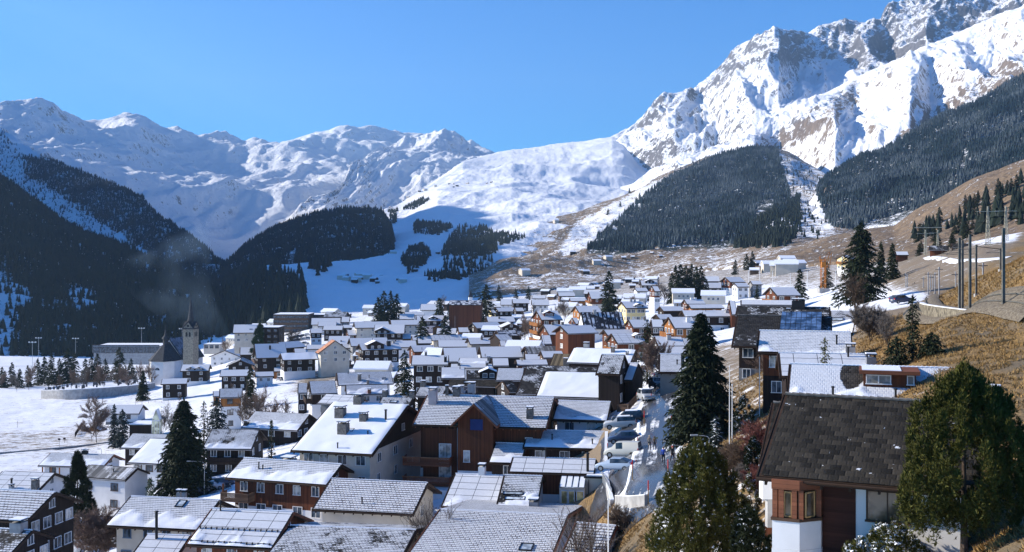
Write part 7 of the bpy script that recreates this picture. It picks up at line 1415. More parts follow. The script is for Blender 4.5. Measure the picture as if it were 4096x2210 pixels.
def person(r, x, y, ang, label, coat, legs, hair, hat=None, stride=.28, H_=1.74, long_coat=False, bag=None, armbend=.1):
    p = ground_hit(r, x, y); R = empty('person', (p[0], p[1], z1(p[0], p[1]) + .15), math.radians(ang), label, 'person'); k = H_ / 1.74; V_ = lambda a, b, c: (a * k, b * k, c * k)
    pel = V_(0, 0, .92); st = stride
    def foot(s, f): return [(V_(0, s * .09, .88), .105 * k), (V_(f * .45, s * .10, .48 + .02 * abs(f)), .07 * k), (V_(f - .04, s * .10, .10 + (.05 if f < 0 else 0)), .048 * k), (V_(f - .02, s * .10, .045 + (.05 if f < 0 else 0)), .05 * k), (V_(f + .15, s * .115, .035), .036 * k)]
    def arm(s, f): return [(V_(0, s * .19, 1.42), .06 * k), (V_(-f * .5, s * .25, 1.15), .047 * k), (V_(f * -.2 + armbend, s * .25, .92), .036 * k)]
    spine = [(pel, .14 * k), (V_(0, 0, 1.1), .135 * k), (V_(0, 0, 1.3), .155 * k), (V_(0, 0, 1.43), .12 * k), (V_(0, 0, 1.50), .055 * k)]
    hd = [(V_(0, 0, 1.50), .055 * k), (V_(.01, 0, 1.56), .07 * k), (V_(.015, 0, 1.64), .092 * k), (V_(0, 0, 1.71), .075 * k)]
    body = skin_obj('body', [[(pel, .14 * k), (V_(0, 0, 1.3), .12 * k)] + hd, [(V_(.015, 0, 1.64), .092 * k), (V_(.105, 0, 1.62), .022 * k)]] , MAT['skin'], R)
    skin_obj('trousers', [[(pel, .13 * k)] + foot(1, st)[:4], [(pel, .13 * k)] + foot(-1, -st)[:4]], plain('trousers_%g_%g' % (legs[0], legs[2]), legs, .9), R)
    jk = [spine[:4], [spine[3], *arm(1, .22)], [spine[3], *arm(-1, -.22)]]
    if long_coat: jk.append([spine[0], (V_(0, 0, .72), .17 * k), (V_(0, 0, .60), .175 * k)])
    skin_obj('jacket', jk, plain('jacket_%g_%g_%g' % coat, coat, .9), R)
    hm = MB(); bm = bmesh.new(); bmesh.ops.create_uvsphere(bm, u_segments=12, v_segments=8, radius=.108 * k)
    for v in bm.verts: v.co = Vector((v.co[0] - .02, v.co[1], v.co[2] * 1.1 + 1.675 * k)) if v.co[2] > -.03 or v.co[0] < 0 else Vector((v.co[0] * .5 - .03, v.co[1] * .8, v.co[2] * .6 + 1.69 * k))
    me = bpy.data.meshes.new('hair'); bm.to_mesh(me); bm.free(); me.materials.append(plain('hair_%g_%g' % (hair[0], hair[2]), hair, .9)); link('hair' if not hat else 'hat', me, R)
    for s in (-1, 1):                                                      # shoes and hands with five fingers
        f = st * s; skin_obj('shoe', [foot(s, f)[2:]], plain('shoe', (.03, .025, .02), .7), R)
        wpt = arm(s, .22 * s)[-1][0]; w = Vector(wpt); palm = [(tuple(w), .03 * k), (tuple(w + Vector((.02, 0, -.07)) * k), .036 * k)]; ch = [palm]
        for q, (dy, ln) in enumerate(((-.028, .07), (-.01, .085), (.01, .08), (.028, .062))):
            a = w + Vector((.02 + dy, s * -.005, -.085)) * k; ch.append([palm[1], (tuple(a), .010 * k), (tuple(a + Vector((.01, -s * .01, -ln * .55)) * k), .009 * k), (tuple(a + Vector((.005, -s * .03, -ln)) * k), .008 * k)])
        a = w + Vector((.045, -s * .01, -.04)) * k; ch.append([palm[0], (tuple(a), .011 * k), (tuple(a + Vector((.03, -s * .012, -.035)) * k), .009 * k)])
        skin_obj('hand', ch, MAT['skin'], R, 1)
    for s in (-1, 1): MB().box(.085 * k, .098 * k, s * .035 * k - .012, s * .035 * k + .012, 1.645 * k, 1.662 * k).build('eye', MAT['black'], R)
    MB().box(.088 * k, .094 * k, -.022 * k, .022 * k, 1.575 * k, 1.585 * k).build('mouth', plain('lips', (.3, .1, .08)), R)
    return R
person('G', 1590, 470, 90, 'taller of two walkers seen from behind on the wet road, in a long beige coat', (.30, .25, .19), (.06, .06, .07), (.50, .42, .30), long_coat=True, H_=1.76)
person('G', 1637, 470, 90, 'shorter of two walkers seen from behind on the wet road, in a brown jacket', (.17, .12, .08), (.07, .07, .08), (.10, .06, .035), H_=1.62)
person('G', 1718, 596, -100, 'walker in a bright blue jacket and dark trousers coming down the icy road', (.03, .08, .42), (.02, .022, .03), (.06, .04, .03), H_=1.78)
person('G', 1800, 580, -70, 'walker with red scarf and hair beside the snow-speckled bushy pine', (.045, .045, .05), (.04, .03, .04), (.45, .05, .04), H_=1.68)
# ---------------------------------------------------------------- poles, lamps, masts
def pole_things(r, x, yt, yb, label, D=None, kind='snow_pole', rad=.035, col='snowpole', lift=0, cat='snow pole', group=None):
    p, H_, _ = at_px(r, x, yt, yb, None, D); R = empty(kind, p, 0, label, cat, group); R['h'] = H_; return R, H_
MAT['red_paint'] = plain('red_paint', (.50, .03, .02), .6, .1); MAT['pale_wood'] = plank('pale_pole_wood', (.34, .22, .10), .5); MAT['galv'] = plain('galvanised_steel', (.42, .43, .44), .5, .15, metal=.3); MAT['mast'] = plain('mast_steel', (.12, .115, .10), .7, .3); MAT['cream_steel'] = plain('lattice_steel', (.42, .40, .31), .6, .15)
SPL = [(1542, 100, 250, 'red-topped snow pole behind the black estate car'), (1790, 145, 262, 'red snow pole against the skirts of the huge road spruce'), (1785, 320, 440, 'red snow pole between the huge road spruce and the walkers'), (1482, 340, 408, 'short red snow pole at the corner of the dark blue car'), (1208, 395, 452, 'short red snow pole in front of the van nose'),
       (1435, 550, 738, 'red and pale wooden snow pole behind the pale blue saloon'), (1759, 545, 742, 'red and wooden snow pole in front of the snow-speckled pine'), (1580, 735, 952, 'nearest snow pole, red over wood, at the end of the retaining wall'), (1998, 1180, 1262, 'red snow pole beside the silver off-roader')]
for x, a, b, l in SPL:
    R, H_ = pole_things('G' if x < 1900 else 'F', x, a, b, l); s = MB().tube((0, 0, 0), (0, 0, H_ * .62), .05, .045, 6).build('pole', MAT['pale_wood'], R); MB().tube((0, 0, H_ * .615), (0, 0, H_), .055, .05, 6).build('red_tip', MAT['red_paint'], R)
for r, x, a, b, l, D, col in [('J', 1035, 82, 590, 'white flagpole standing on the garden terrace, full length visible', 100, 'frame_w'), ('J', 1014, -60, 560, 'slimmer white flagpole touching the one on the garden terrace', 104, 'frame_w'), ('G', 1215, 912, 1600, 'flagpole in front of the small white house, cut off below', 80, 'frame_w'), ('H', 840, 822, 1030, 'short white pole in front of the grey plaster wall', 122, 'frame_w'), ('C', 1510, 785, 965, 'tall bare mast before the tall dark hotel', None, 'galv'), ('C', 2283, 410, 530, 'white mast beside the tallest brown block', 560, 'galv')]:
    R, H_ = pole_things(r, x, a, b, l, D, 'flagpole', cat='flagpole'); MB().tube((0, 0, 0), (0, 0, H_), .06, .035, 8).build('pole', MAT[col], R); MB().tube((0, 0, H_), (0, 0, H_ + .12), .08, .02, 8).build('finial', MAT[col], R); MB().box(-.15, .15, -.15, .15, 0, .12).build('foot', MAT['C'], R)
def lamp(r, x, yt, yb, label, D=None, arm=1.2, side=-1, double=False, name='street_lamp', cat='street lamp'):
    R, H_ = pole_things(r, x, yt, yb, label, D, name, cat=cat); MB().tube((0, 0, 0), (0, 0, H_ * .93), .08, .05, 8).build('pole', MAT['galv'], R)
    ar = MB(); P = [(0, 0, H_ * .93), (side * arm * .12, 0, H_ * .975), (side * arm * .4, 0, H_ * .995), (side * arm, 0, H_)]
    ar.path(P, .04, 6); ar.build('arm', MAT['galv'], R); MB().prism([(side * arm - .35, -.14), (side * arm + .35, -.14), (side * arm + .35, .14), (side * arm - .35, .14)], 2, H_ - .04, H_ + .08).build('lamp_head', MAT['galv'], R)
lamp('B', 1863, 560, 897, 'tall curved street lamp over the shaded parking lot', 186, 2.6); lamp('J', 855, 475, 598, 'thin street lamp with flat head between two conifers above the snow-speckled pine', 104, 1.4)
lamp('C', 72, 1310, 1392, 'street lamp in front of the orange-banded white house', 300, 1.2, 1); lamp('C', 400, 1310, 1392, 'street lamp beneath the bare larches', 290, 1.2, 1); lamp('F', 580, 595, 700, 'curved lamp among the pale roofs in the centre', 400, 1.0)
lamp('B', 925, 447, 490, 'small street lamp in the snowy field behind the porch bungalow', 262, .6, -1)
def flood(r, x, yt, yb, D, label):
    R, H_ = pole_things(r, x, yt, yb, label, D, 'floodlight_mast', cat='floodlight mast', group='floodlight masts of the pitch'); MB().tube((0, 0, 0), (0, 0, H_), .16, .10, 6).build('pole', MAT['galv'], R)
    b = MB().box(-2.2, 2.2, -.1, .1, H_ - .35, H_ - .2).build('crossbar', MAT['galv'], R)
    for i in (-1.8, 0, 1.8): MB().box(i - .45, i + .45, -.35, .25, H_ - .2, H_ + .35).build('floodlight', MAT['frame_w'], R)
for x, a, b, D, l in [(300, 625, 855, 640, 'floodlight mast nearest the belt of spruces, in front of the snowy pitch'), (357, 585, 795, 780, 'floodlight mast behind the nearest one, at the pitch edge'), (700, 590, 785, 760, 'floodlight mast between pitch and sports hall'), (1311, 495, 680, 780, 'double floodlight mast rising behind the sports hall'), (1688, 500, 660, 780, 'floodlight mast beside the bell tower')]: flood('A', x, a, b, D, l)
mts = [(1662, 262, 1025, 109, .13), (1352, 322, 1000, 118, .12), (1255, 350, 972, 124, .12), (1283, 375, 960, 128, .11), (1410, 415, 910, 134, .10), (1635, 450, 775, 145, .10), (1473, 583, 868, 165, .09), (1066, 622, 892, 205, .09), (1220, 668, 905, 180, .08), (965, 670, 882, 235, .08), (986, 700, 882, 250, .08), (1008, 700, 880, 262, .08), (1027, 672, 880, 240, .08), (921, 715, 862, 270, .08), (757, 678, 838, 290, .08), (771, 690, 870, 285, .08), (635, 687, 748, 330, .09), (1732, 572, 752, 170, .09), (1788, 572, 726, 175, .09)]
words = ['thickest and nearest railway mast on the track bend', 'second railway mast in line from the thickest one', 'third railway mast, tight beside a darker fourth', 'fourth railway mast, darker, just behind the third', 'railway mast carrying the long horizontal cross beam', 'railway mast at the far end of the cross beam', 'pale telegraph post with short crossbar on the slope', 'slim railway mast where the track leaves the bend', 'weathered post standing alone on the shoulder of the slope', 'first mast of the dense far row along the track', 'second mast of the dense far row along the track', 'third mast of the dense far row along the track', 'fourth mast of the dense far row along the track', 'short post left of the dense far mast row', 'front post of the pair above the depot roofs', 'rear post of the pair above the depot roofs', 'single pale post behind the depot', 'one of two short posts joined by a bar, nearer the corner mast', 'outer one of two short posts joined by a bar']
MP = []
for (x, a, b, D, rr), l in zip(mts, words):
    R, H_ = pole_things('I', x, a, b, l, D, 'railway_mast' if D < 300 else 'utility_pole', cat='mast'); mt = MAT['mast'] if D < 160 else MAT['galv']
    MB().box(-rr, rr, -rr, rr, .25, H_).build('mast', mt, R); MB().box(-rr * 2.2, rr * 2.2, -rr * 2.2, rr * 2.2, -.3, .3).build('footing', MAT['C'], R)
    if D < 160: MB().tube((0, 0, H_ * .82), (-1.9, 0, H_ * .80), .035, .03, 5).tube((0, 0, H_ * .95), (-1.9, 0, H_ * .80), .02, .02, 4).build('bracket', MAT['mast'], R)
    elif D > 150: MB().box(-.7, .7, -.05, .05, H_ - .5, H_ - .38).build('crossarm', MAT['mast'], R)
    MP.append(Vector((R.location[0], R.location[1], R.location[2] + H_)))
def wire(name, pts, label, sag=1., r=.018, group='overhead wires'):
    m = MB()
    for a, b in zip(pts[:-1], pts[1:]):
        P = [a.lerp(b, t / 12) - Vector((0, 0, sag * 4 * (t / 12) * (1 - t / 12))) for t in range(13)]; m.path(P, r, 3)
    o = m.build(name, MAT['mast']); tag(o, label, 'wire', group)
wire('overhead_wire', [MP[0] + Vector((40, -22, -1.2)), MP[0] - Vector((1.9, 0, 1.4)), MP[1] - Vector((1.9, 0, 1.3)), MP[2] - Vector((1.9, 0, 1.2)), MP[7] - Vector((0, 0, 1.)), MP[9] - Vector((0, 0, .8))], 'contact wire hung from mast to mast along the railway bend', .35)
wire('cross_beam', [MP[4] - Vector((0, 0, .2)), MP[5] - Vector((0, 0, .1))], 'horizontal beam joining two railway masts high over the track', 0, .06)
def pylon(r, x, yt, yb, D, label, legs2=False):
    R, H_ = pole_things(r, x, yt, yb, label, D, 'power_pylon', cat='pylon'); m = MB(); n = 9; b0 = H_ * .05
    for s in (-1, 1):
        for q in (-1, 1): m.tube((s * b0, q * b0, 0), (s * .15, q * .15, H_), .07, .06, 4)
    for i in range(n):
        z0, z1_ = H_ * i / n, H_ * (i + 1) / n; w0 = b0 + (.15 - b0) * i / n; w1 = b0 + (.15 - b0) * (i + 1) / n
        for q in (-1, 1): m.tube((-w0, q * w0, z0), (w1, q * w1, z1_), .045, .045, 3).tube((w0, q * w0, z0), (-w1, q * w1, z1_), .045, .045, 3).tube((q * w0, -w0, z0), (q * w1, w1, z1_), .045, .045, 3)
    m.build('lattice', MAT['cream_steel'], R); c = MB().box(-3.2, 3.2, -.12, .12, H_ * .86, H_ * .875).build('crossarm', MAT['cream_steel'], R)
    for i in (-3., 0, 3.): MB().tube((i, 0, H_ * .86), (i, 0, H_ * .86 - 1.3), .07, .07, 5).build('insulator', MAT['mast'], c)
    return Vector((R.location[0], R.location[1], R.location[2] + H_ * .86 - 1.3))
pa = pylon('I', 1518, 60, 462, 330, 'taller lattice pylon above the railway masts'); pb = pylon('I', 1685, 60, 447, 330, 'lattice pylon partly behind the thickest railway mast')
pc = pylon('I', 940, 280, 525, 420, 'narrow pylon leg standing beside the weathered red-brown barn'); pd = pylon('I', 1053, 280, 432, 440, 'narrow pylon leg behind the weathered red-brown barn')
wire('power_line', [pb + Vector((70, 10, 22)), pb, pd], 'power line sagging from the half-hidden lattice pylon to the barn', 6, .03); wire('power_line', [pa + Vector((90, 10, 26)), pa, pc], 'power line sagging from the taller lattice pylon to the barn', 6, .03)
R0 = empty('pylon_crossbar', (0, 0, 0), 0, 'crossbar linking the two narrow pylon legs near the barn', 'crossbar'); MB().tube(pc - Vector((4, 0, -3.5)), pd + Vector((3, 0, 3.5)), .12, .12, 5).build('bar', MAT['cream_steel'], R0)
for r, x, a, b, D, l in [('H', 731, -40, 70, 520, 'white post beside the brown many-windowed chalet'), ('H', 841, -40, 72, 500, 'white post above the grey-fronted cream house'), ('H', 969, -40, 118, 470, 'white post behind the wide shed-dormer chalet'), ('H', 1145, -10, 120, 470, 'white post on the snowy bank right of the shed-dormer chalet'), ('H', 1315, -40, 130, 440, 'white post right beside the crane mast'), ('H', 1597, -40, 118, 430, 'white post above the slate grey modern house'), ('I', 108, 660, 805, 400, 'white post below the yellow hillside house'), ('I', 838, 765, 885, 290, 'railway signal with two dark discs')]:
    R, H_ = pole_things(r, x, a, b, l, D, 'utility_pole', cat='pole'); MB().tube((0, 0, 0), (0, 0, H_), .14, .11, 6).build('pole', MAT['frame_w'] if 'signal' not in l else MAT['mast'], R); MB().box(-.6, .6, -.06, .06, H_ - .5, H_ - .35).build('crossarm', MAT['mast'], R)
# ---------------------------------------------------------------- orange crane
def crane():
    D = 395.; p, H_, _ = at_px('V', 2071, 652, 770, None, D); R = empty('tower_crane', p, 0, 'orange lattice tower crane with its jib folded down among the houses', 'crane'); mt = plain('crane_orange', (.48, .17, .03), .6, .15)
    m = MB(); s = .75; n = int(H_ / 1.5)
    for a in (-s, s):
        for b in (-s, s): m.box(a - .09, a + .09, b - .09, b + .09, 0, H_)
    for i in range(n):
        z0, z1_ = H_ * i / n, H_ * (i + 1) / n
        for q in (-s, s): m.tube((-s, q, z0), (s, q, z1_), .05, .05, 3).tube((q, -s, z1_), (q, s, z0), .05, .05, 3).tube((-s, q, z0), (s, q, z0), .05, .05, 3)
    m.build('mast', mt, R)
    def boom(a, b, w, name):
        a, b = Vector(a), Vector(b); d = (b - a).normalized(); u = Vector((d[2], 0, -d[0])); q = MB(); n = max(3, int((b - a).length / 1.2))
        for o in (-w, w): q.tube(a + u * o, b + u * o, .11, .11, 4)
        for i in range(n): q.tube(a.lerp(b, i / n) + u * w * (-1) ** i, a.lerp(b, (i + 1) / n) + u * -w * (-1) ** i, .06, .06, 3)
        q.build(name, mt, R)
    boom((0, 0, H_ - 1), (2.6, 0, H_ + 2.3), .5, 'jib'); boom((2.6, 0, H_ + 2.3), (1.7, -.3, H_ - 3.2), .45, 'jib'); boom((-.6, .3, H_ - 2), (-1.1, .3, H_ + 1.), .25, 'counter_jib')
    MB().box(-1., .4, -1.7, -.8, H_ - 3, H_ - 1).build('cab', mt, R); MB().box(-1.8, 1.8, -1.8, 1.8, 0, 1.6).build('ballast', MAT['C'], R)
crane()
# ---------------------------------------------------------------- walls, fences, track
def wall_path(name, pts, h0, h1, th, mat, label, cat, cap=None, capz=.07, foot=1.2):
    """pts: world (x,y,ztop)"""
    m = MB(); n = len(pts); V = []
    for i, p in enumerate(pts):
        a = pts[max(0, i - 1)]; b = pts[min(n - 1, i + 1)]; t = Vector((b[0] - a[0], b[1] - a[1])).normalized(); nn = Vector((-t[1], t[0])) * th / 2; zt = p[2]; zb = zt - h0 - foot
        V.append([(p[0] - nn[0], p[1] - nn[1], zb), (p[0] - nn[0], p[1] - nn[1], zt), (p[0] + nn[0], p[1] + nn[1], zt), (p[0] + nn[0], p[1] + nn[1], zb)])
    vs = sum(V, []); fs = [(i * 4 + j, i * 4 + (j + 1) % 4, i * 4 + 4 + (j + 1) % 4, i * 4 + 4 + j) for i in range(n - 1) for j in range(4)] + [(0, 3, 2, 1), (n * 4 - 4, n * 4 - 3, n * 4 - 2, n * 4 - 1)]
    R = empty(name, (0, 0, 0), 0, label, cat); m.add(vs, fs); m.build('wall_body', mat, R)
    if cap:
        c = []; 
        for (a, b_, c_, d) in V: c.append([(b_[0], b_[1], b_[2] + .004), (b_[0], b_[1], b_[2] + capz), (c_[0], c_[1], c_[2] + capz), (c_[0], c_[1], c_[2] + .004)])
        MB().add(sum(c, []), fs).build('snow_cap', cap, R)
    return R
def smooth(pts, k=6):
    P = np.array([tuple(p) for p in pts], float); s = np.arange(len(P)); q = np.linspace(0, len(P) - 1, (len(P) - 1) * k + 1); o = np.stack([np.interp(q, s, P[:, i]) for i in range(3)], 1)
    for _ in range(3): o[1:-1] = (o[:-2] + 2 * o[1:-1] + o[2:]) / 4
    return [Vector(v) for v in o]
t_ = NT('rough_stone_wall'); n_ = t_.noise(t_.scaled(t_.pos(), (1, 1, .5)), 3.5, 4, .7); t_.col(t_.mix(t_.ramp(n_, .35, .65), (.07, .06, .045), (.30, .26, .19))); t_.bump(n_, 1., .15); MAT['stonewall'] = t_.m
wp = smooth([pt('I', 2100, 1130, 98), pt('I', 1850, 1108, 104), pt('I', 1640, 1086, 109), pt('I', 1500, 1074, 114), pt('I', 1300, 1054, 121), pt('I', 1050, 1020, 131), pt('I', 935, 1000, 138), pt('I', 903, 986, 146), pt('I', 925, 975, 156)]); wp = [p + Vector((0, 0, .4)) for p in wp]
wall_path('stone_wall', wp, 1.3, 1.3, .6, MAT['stonewall'], 'rough stone wall with snow on top holding up the railway bend', 'wall', MAT['snow'])
bp = [Vector((p[0] + 1.0, p[1] + 3.2)) for p in wp]
t_ = NT('track_ballast'); n_ = t_.noise(t_.pos(), 4., 4, .8); t_.col(t_.mix(t_.ramp(n_, .35, .65), (.09, .07, .05), (.26, .22, .16))); t_.bump(n_, 1., .1); MAT['ballast'] = t_.m
rb, (bx_, by_) = ribbon('railway_bed', bp, 4.6, MAT['ballast'], lift=.6, n=70)
for off in (-.55, .55):
    tx, ty = np.gradient(bx_), np.gradient(by_); l_ = np.hypot(tx, ty); rx, ry = bx_ - ty / l_ * off, by_ + tx / l_ * off
    m = MB().path([Vector((a, b, z1(a, b) + .78)) for a, b in zip(rx, ry)], .06, 4); tag(m.build('rail', MAT['mast']), 'steel rail lying on the ballast of the railway bend', 'rail', 'rails of the railway bend')
# road retaining wall, railing, picket fence, churchyard
q1, q2, q3 = ground_hit('G', 1290, 975), ground_hit('G', 1420, 985), ground_hit('G', 1560, 965)
wall_path('retaining_wall', smooth([q1 + Vector((0, 0, 1.1)), q2 + Vector((0, 0, 1.1)), q3 + Vector((0, 0, 1.0))]), 1.2, 1.2, .35, MAT['C'], 'low pale concrete wall under the end of the icy road', 'wall', MAT['snow'])
def fence(name, pts, h_, mat, label, cat='fence', post=1.8, slat=.0, rails=2, r=.035):
    R = empty(name, (0, 0, 0), 0, label, cat); P = [Vector((p[0], p[1], z1(p[0], p[1]))) for p in pts]; rl = MB(); sl_ = MB()
    for a, b in zip(P[:-1], P[1:]):
        L = (b - a).length; n = max(1, int(L / post))
        for i in range(n + 1):
            q = a.lerp(b, i / n)
            if i < n or b is P[-1]: MB().tube(q - Vector((0, 0, .3)), q + Vector((0, 0, h_)), r * 1.4, r * 1.4, 5).build('post', MAT[mat], R)
        for k in range(rails): z = h_ * (.95 - .45 * k); rl.tube(a + Vector((0, 0, z)), b + Vector((0, 0, z)), r, r, 4)
        if slat:
            for i in range(int(L / slat)): q = a.lerp(b, (i + .5) * slat / L); sl_.tube(q + Vector((0, 0, .08)), q + Vector((0, 0, h_ * 1.05)), slat * .25, slat * .25, 4)
    o = rl.build('rails', MAT[mat], R)
    if slat: sl_.build('slats', MAT[mat], R)
e1, e2, e3, e4 = (ground_hit('V', 1531, 1090), ground_hit('V', 1530, 1165), ground_hit('V', 1534, 1215), ground_hit('V', 1547, 1262))
wall_path('parking_wall', smooth([e + Vector((-.3, 0, .15)) for e in (e1, e2, e3, e4)]), 3.4, 3., .4, MAT['C'], 'grey concrete wall holding up the wet parking strip beside the icy road', 'wall', MAT['snow'], .1)
fence('picket_fence', gp('J', (134, 295), (220, 288), (285, 215), (312, 140)), 1.1, 'H', 'weathered picket fence along the yard beside the silver off-roader', slat=.22)
fence('steel_railing', gp('G', (1120, 680), (1170, 770), (1245, 905)), 1.1, 'galv', 'steel railing with thin bars curving round the corner by the pale blue saloon', slat=.16, cat='railing', r=.025)
fence('board_fence', gp('B', (682, 345), (745, 245)), 1.3, 'K', 'dark board fence running to the little garden cabin', slat=.2)
fence('wire_fence', gp('A', (1255, 1200), (1560, 1180)), 1.2, 'mast', 'dark railing round the garden of the small dark three-window house', post=3.)
fence('rail_fence', gp('J', (1085, 1045), (1260, 1035)), 1.0, 'H', 'wooden rail fence behind the snow-speckled pine', post=1.6, r=.05)
fence('field_fence', gp('A', (0, 862), (300, 858), (560, 850)), 1.2, 'mast', 'thin mesh fence along the snowy pitch', post=8., cat='fence')
TD = 1.6
cw = [pt('A', 386, 1070, 470), pt('A', 560, 1068, 462), pt('A', 740, 1060, 460), pt('A', 1000, 1045, 470), pt('A', 1280, 1022, 492), pt('A', 1430, 1002, 515)]
wall_path('churchyard_wall', smooth(cw), 3.6, 3., .7, MAT['C'], 'long grey concrete wall carrying the churchyard terrace', 'wall', MAT['snow'], .12)
bw = [pt('A', 386, 1069, 470), pt('A', 600, 1015, 500), pt('A', 950, 992, 520), pt('A', 1330, 968, 545)]
wall_path('churchyard_wall', smooth(bw), 1.2, 1., .5, MAT['C'], 'lower rear wall of the churchyard running from the corner to the church', 'wall', MAT['snow'], .15)
ter = [tuple(v) for v in cw] + [tuple(v) for v in bw[::-1]]; ter = [(a, b, c - .25) for a, b, c in ter]
o = MB().add(ter, [tuple(range(len(ter)))]).build('terrace', MAT['ground']); o['kind'] = 'structure'
gm = [MB().prism([(-.35, 0), (.35, 0), (.35, .9), (.2, 1.15), (-.2, 1.15), (-.35, .9)], 1, -.1, .1).mesh('gravestone', [plain('dark_granite', (.06, .06, .07), .5, .3)]), MB().box(-.08, .08, -.08, .08, 0, 1.5).box(-.45, .45, -.06, .06, .95, 1.1).mesh('gravestone', [MAT['black']])]
rg = random.Random(4)
for i in range(60):
    u, v = rg.uniform(.05, .85), rg.uniform(.1, .8); k = u * (len(cw) - 1); a = cw[int(k)].lerp(cw[int(k) + 1], k % 1); k2 = u * (len(bw) - 1); b = bw[int(k2)].lerp(bw[min(int(k2) + 1, 3)], k2 % 1); q = a.lerp(b, v)
    o = link('gravestone' if i % 3 else 'grave_cross', gm[0 if i % 3 else 1], None, (q[0], q[1], q[2] - .3)); s = rg.uniform(.8, 1.3); o.scale = (s, s, s); tag(o, 'small dark gravestone standing in the snowy churchyard' if i % 3 else 'dark iron grave cross in the snowy churchyard', 'gravestone' if i % 3 else 'grave cross', 'gravestones of the churchyard' if i % 3 else 'grave crosses of the churchyard')
# garden cabin, greenhouse
h('shed', 'B', 'G', "762 275 838 243 904 268 905 240", 2.3, 'Z', 'O', None, "little orange garden cabin with snow-striped roof inside the board fence", win=0, gwin=2, name='garden_cabin', cat='cabin', D=318)
def greenhouse():
    p, H_, W_ = at_px('B', 1420, 90, 168, 70, 296); R = empty('greenhouse', p, .1, 'small gabled greenhouse with pale panes on the snow behind the carport', 'greenhouse'); w = W_ / 2; fr = MB()
    MB().prism([(-w, 0), (w, 0), (w, H_ * .62), (0, H_ * .97), (-w, H_ * .62)], 1, 0, 3.4).build('panes', glass('hazy_panes', (.30, .30, .20)), R)
    for x in (-w, -w / 3, w / 3, w): fr.box(x - .04, x + .04, -.06, -.003, 0, H_ * .62 + (w - abs(x)) * .5)
    for sg in (-1, 1): fr.tube((sg * w, -.04, H_ * .62), (0, -.04, H_ * .98), .05, .05, 4).tube((sg * w, 0, H_ * .62), (sg * w, 3.4, H_ * .62), .05, .05, 4)
    fr.tube((0, 0, H_ * .98), (0, 3.4, H_ * .98), .05, .05, 4).box(-w, w, -.05, -.01, H_ * .6, H_ * .64); fr.build('frame', MAT['frame_w'], R)
    for sg in (-1, 1): MB().add([(sg * .1, .1, H_ * .985 + .03), (sg * w * .98, .1, H_ * .64 + .04), (sg * w * .98, 3.3, H_ * .64 + .04), (sg * .1, 3.3, H_ * .985 + .03)], [(0, 1, 2, 3)]).build('roof_snow', MAT['snow'], R)
greenhouse()
# winter garden and annex of the white and brown house
def annex():
    D = Hh['G4'].location[1] - 6.; a = pt('G', 768, 800, D); b = pt('G', 1000, 800, D); zb = z1(a[0], D) - 1.; R = empty('winter_garden', (a[0], D, zb), math.radians(-8), 'grey rendered winter garden with sloping glass roof and three lit yellowish windows', 'annex'); W_ = b[0] - a[0]; H_ = a[2] - zb
    MB().box(0, W_, 0, 4.2, 0, H_).build('wall', MAT['B'], R); q = MB().add([(0, -.2, H_ + .05), (W_, -.2, H_ + .05), (W_, 4.2, H_ + 1.5), (0, 4.2, H_ + 1.5), (0, 4.2, H_ + .05), (W_, 4.2, H_ + .05)], [(0, 1, 2, 3), (0, 3, 4), (1, 5, 2), (0, 4, 5, 1), (4, 3, 2, 5)]).build('glass_roof', glass('roof_glass', (.10, .12, .13)), R)
    for i in range(4): x = W_ * (i + .02) / 4; MB().add([(x + .08, -.1, H_ + .13), (x + W_ / 4 - .1, -.1, H_ + .13), (x + W_ / 4 - .1, 3.9, H_ + 1.48), (x + .08, 3.9, H_ + 1.48)], [(0, 1, 2, 3)]).build('roof_snow', MAT['snow'], q)
    for i in range(3): window(R, W_ * (.22 + i * .28), 0, H_ - 1.15, -math.pi / 2, 1.0 if i else .8, 1.5, 'frame_w', 'yellow', None, False, 0)
    a2 = W_; MB().box(a2 + .003, a2 + 2.6, 1.6, 6, 0, H_ + .9).build('side_wall', MAT['B'], R); MB().box(a2 - .2, a2 + 2.9, 1.3, 6.2, H_ + .903, H_ + 1.1).build('side_roof', MAT['black'], R); MB().box(a2 + .1, a2 + 2.7, 1.6, 6., H_ + 1.103, H_ + 1.22).build('roof_snow', MAT['snow'], R)
    MB().tube((a2 + .35, 1.5, 0), (a2 + .35, 1.5, H_ + .7), .06, .06, 6).build('downpipe', MAT['mast'], R)
MAT['yellow'] = glass('yellow_curtain_glass', (.30, .22, .08)); MAT['blind'] = MAT.get('blind'); annex()
# table and benches on the terrace, field signs
def bench(r, x, y, label, D=None):
    p = ground_hit(r, x, y) if D is None else at_px(r, x, y - 5, y, None, D)[0]; R = empty('garden_bench', p, .3, label, 'bench'); MB().box(-.9, .9, -.2, .2, .42, .47).build('seat', MAT['H'], R); MB().box(-.9, .9, .2, .24, .5, .9).build('backrest', MAT['H'], R)
    for s in (-.75, .75): MB().box(s - .04, s + .04, -.18, .2, 0, .42).build('leg', MAT['H'], R)
bench('J', 1100, 395, 'wooden bench on the snowy garden terrace by the flagpoles', 96); bench('J', 1140, 372, 'second bench farther back on the snowy garden terrace', 99)
for (x, yt, yb, l) in [(540, 350, 430, 'small hiking signpost beside the cleared field lane'), (365, 378, 400, 'little dark marker lying on the snowy field'), (228, 320, 365, 'thin stake in the middle of the snowy field'), (588, 345, 400, 'thin stake near the hiking signpost'), (160, 190, 255, 'lonely stake high on the snowy field')]:
    p, H_, _ = at_px('B', x, yt, yb); R = empty('field_post', p, 0, l, 'post'); MB().tube((0, 0, 0), (0, 0, H_), .05, .05, 5).build('post', MAT['mast'], R)
    if 'sign' in l: MB().box(-.35, .35, -.1, -.05, H_ - .5, H_ - .05).build('sign_board', MAT['K'], R)
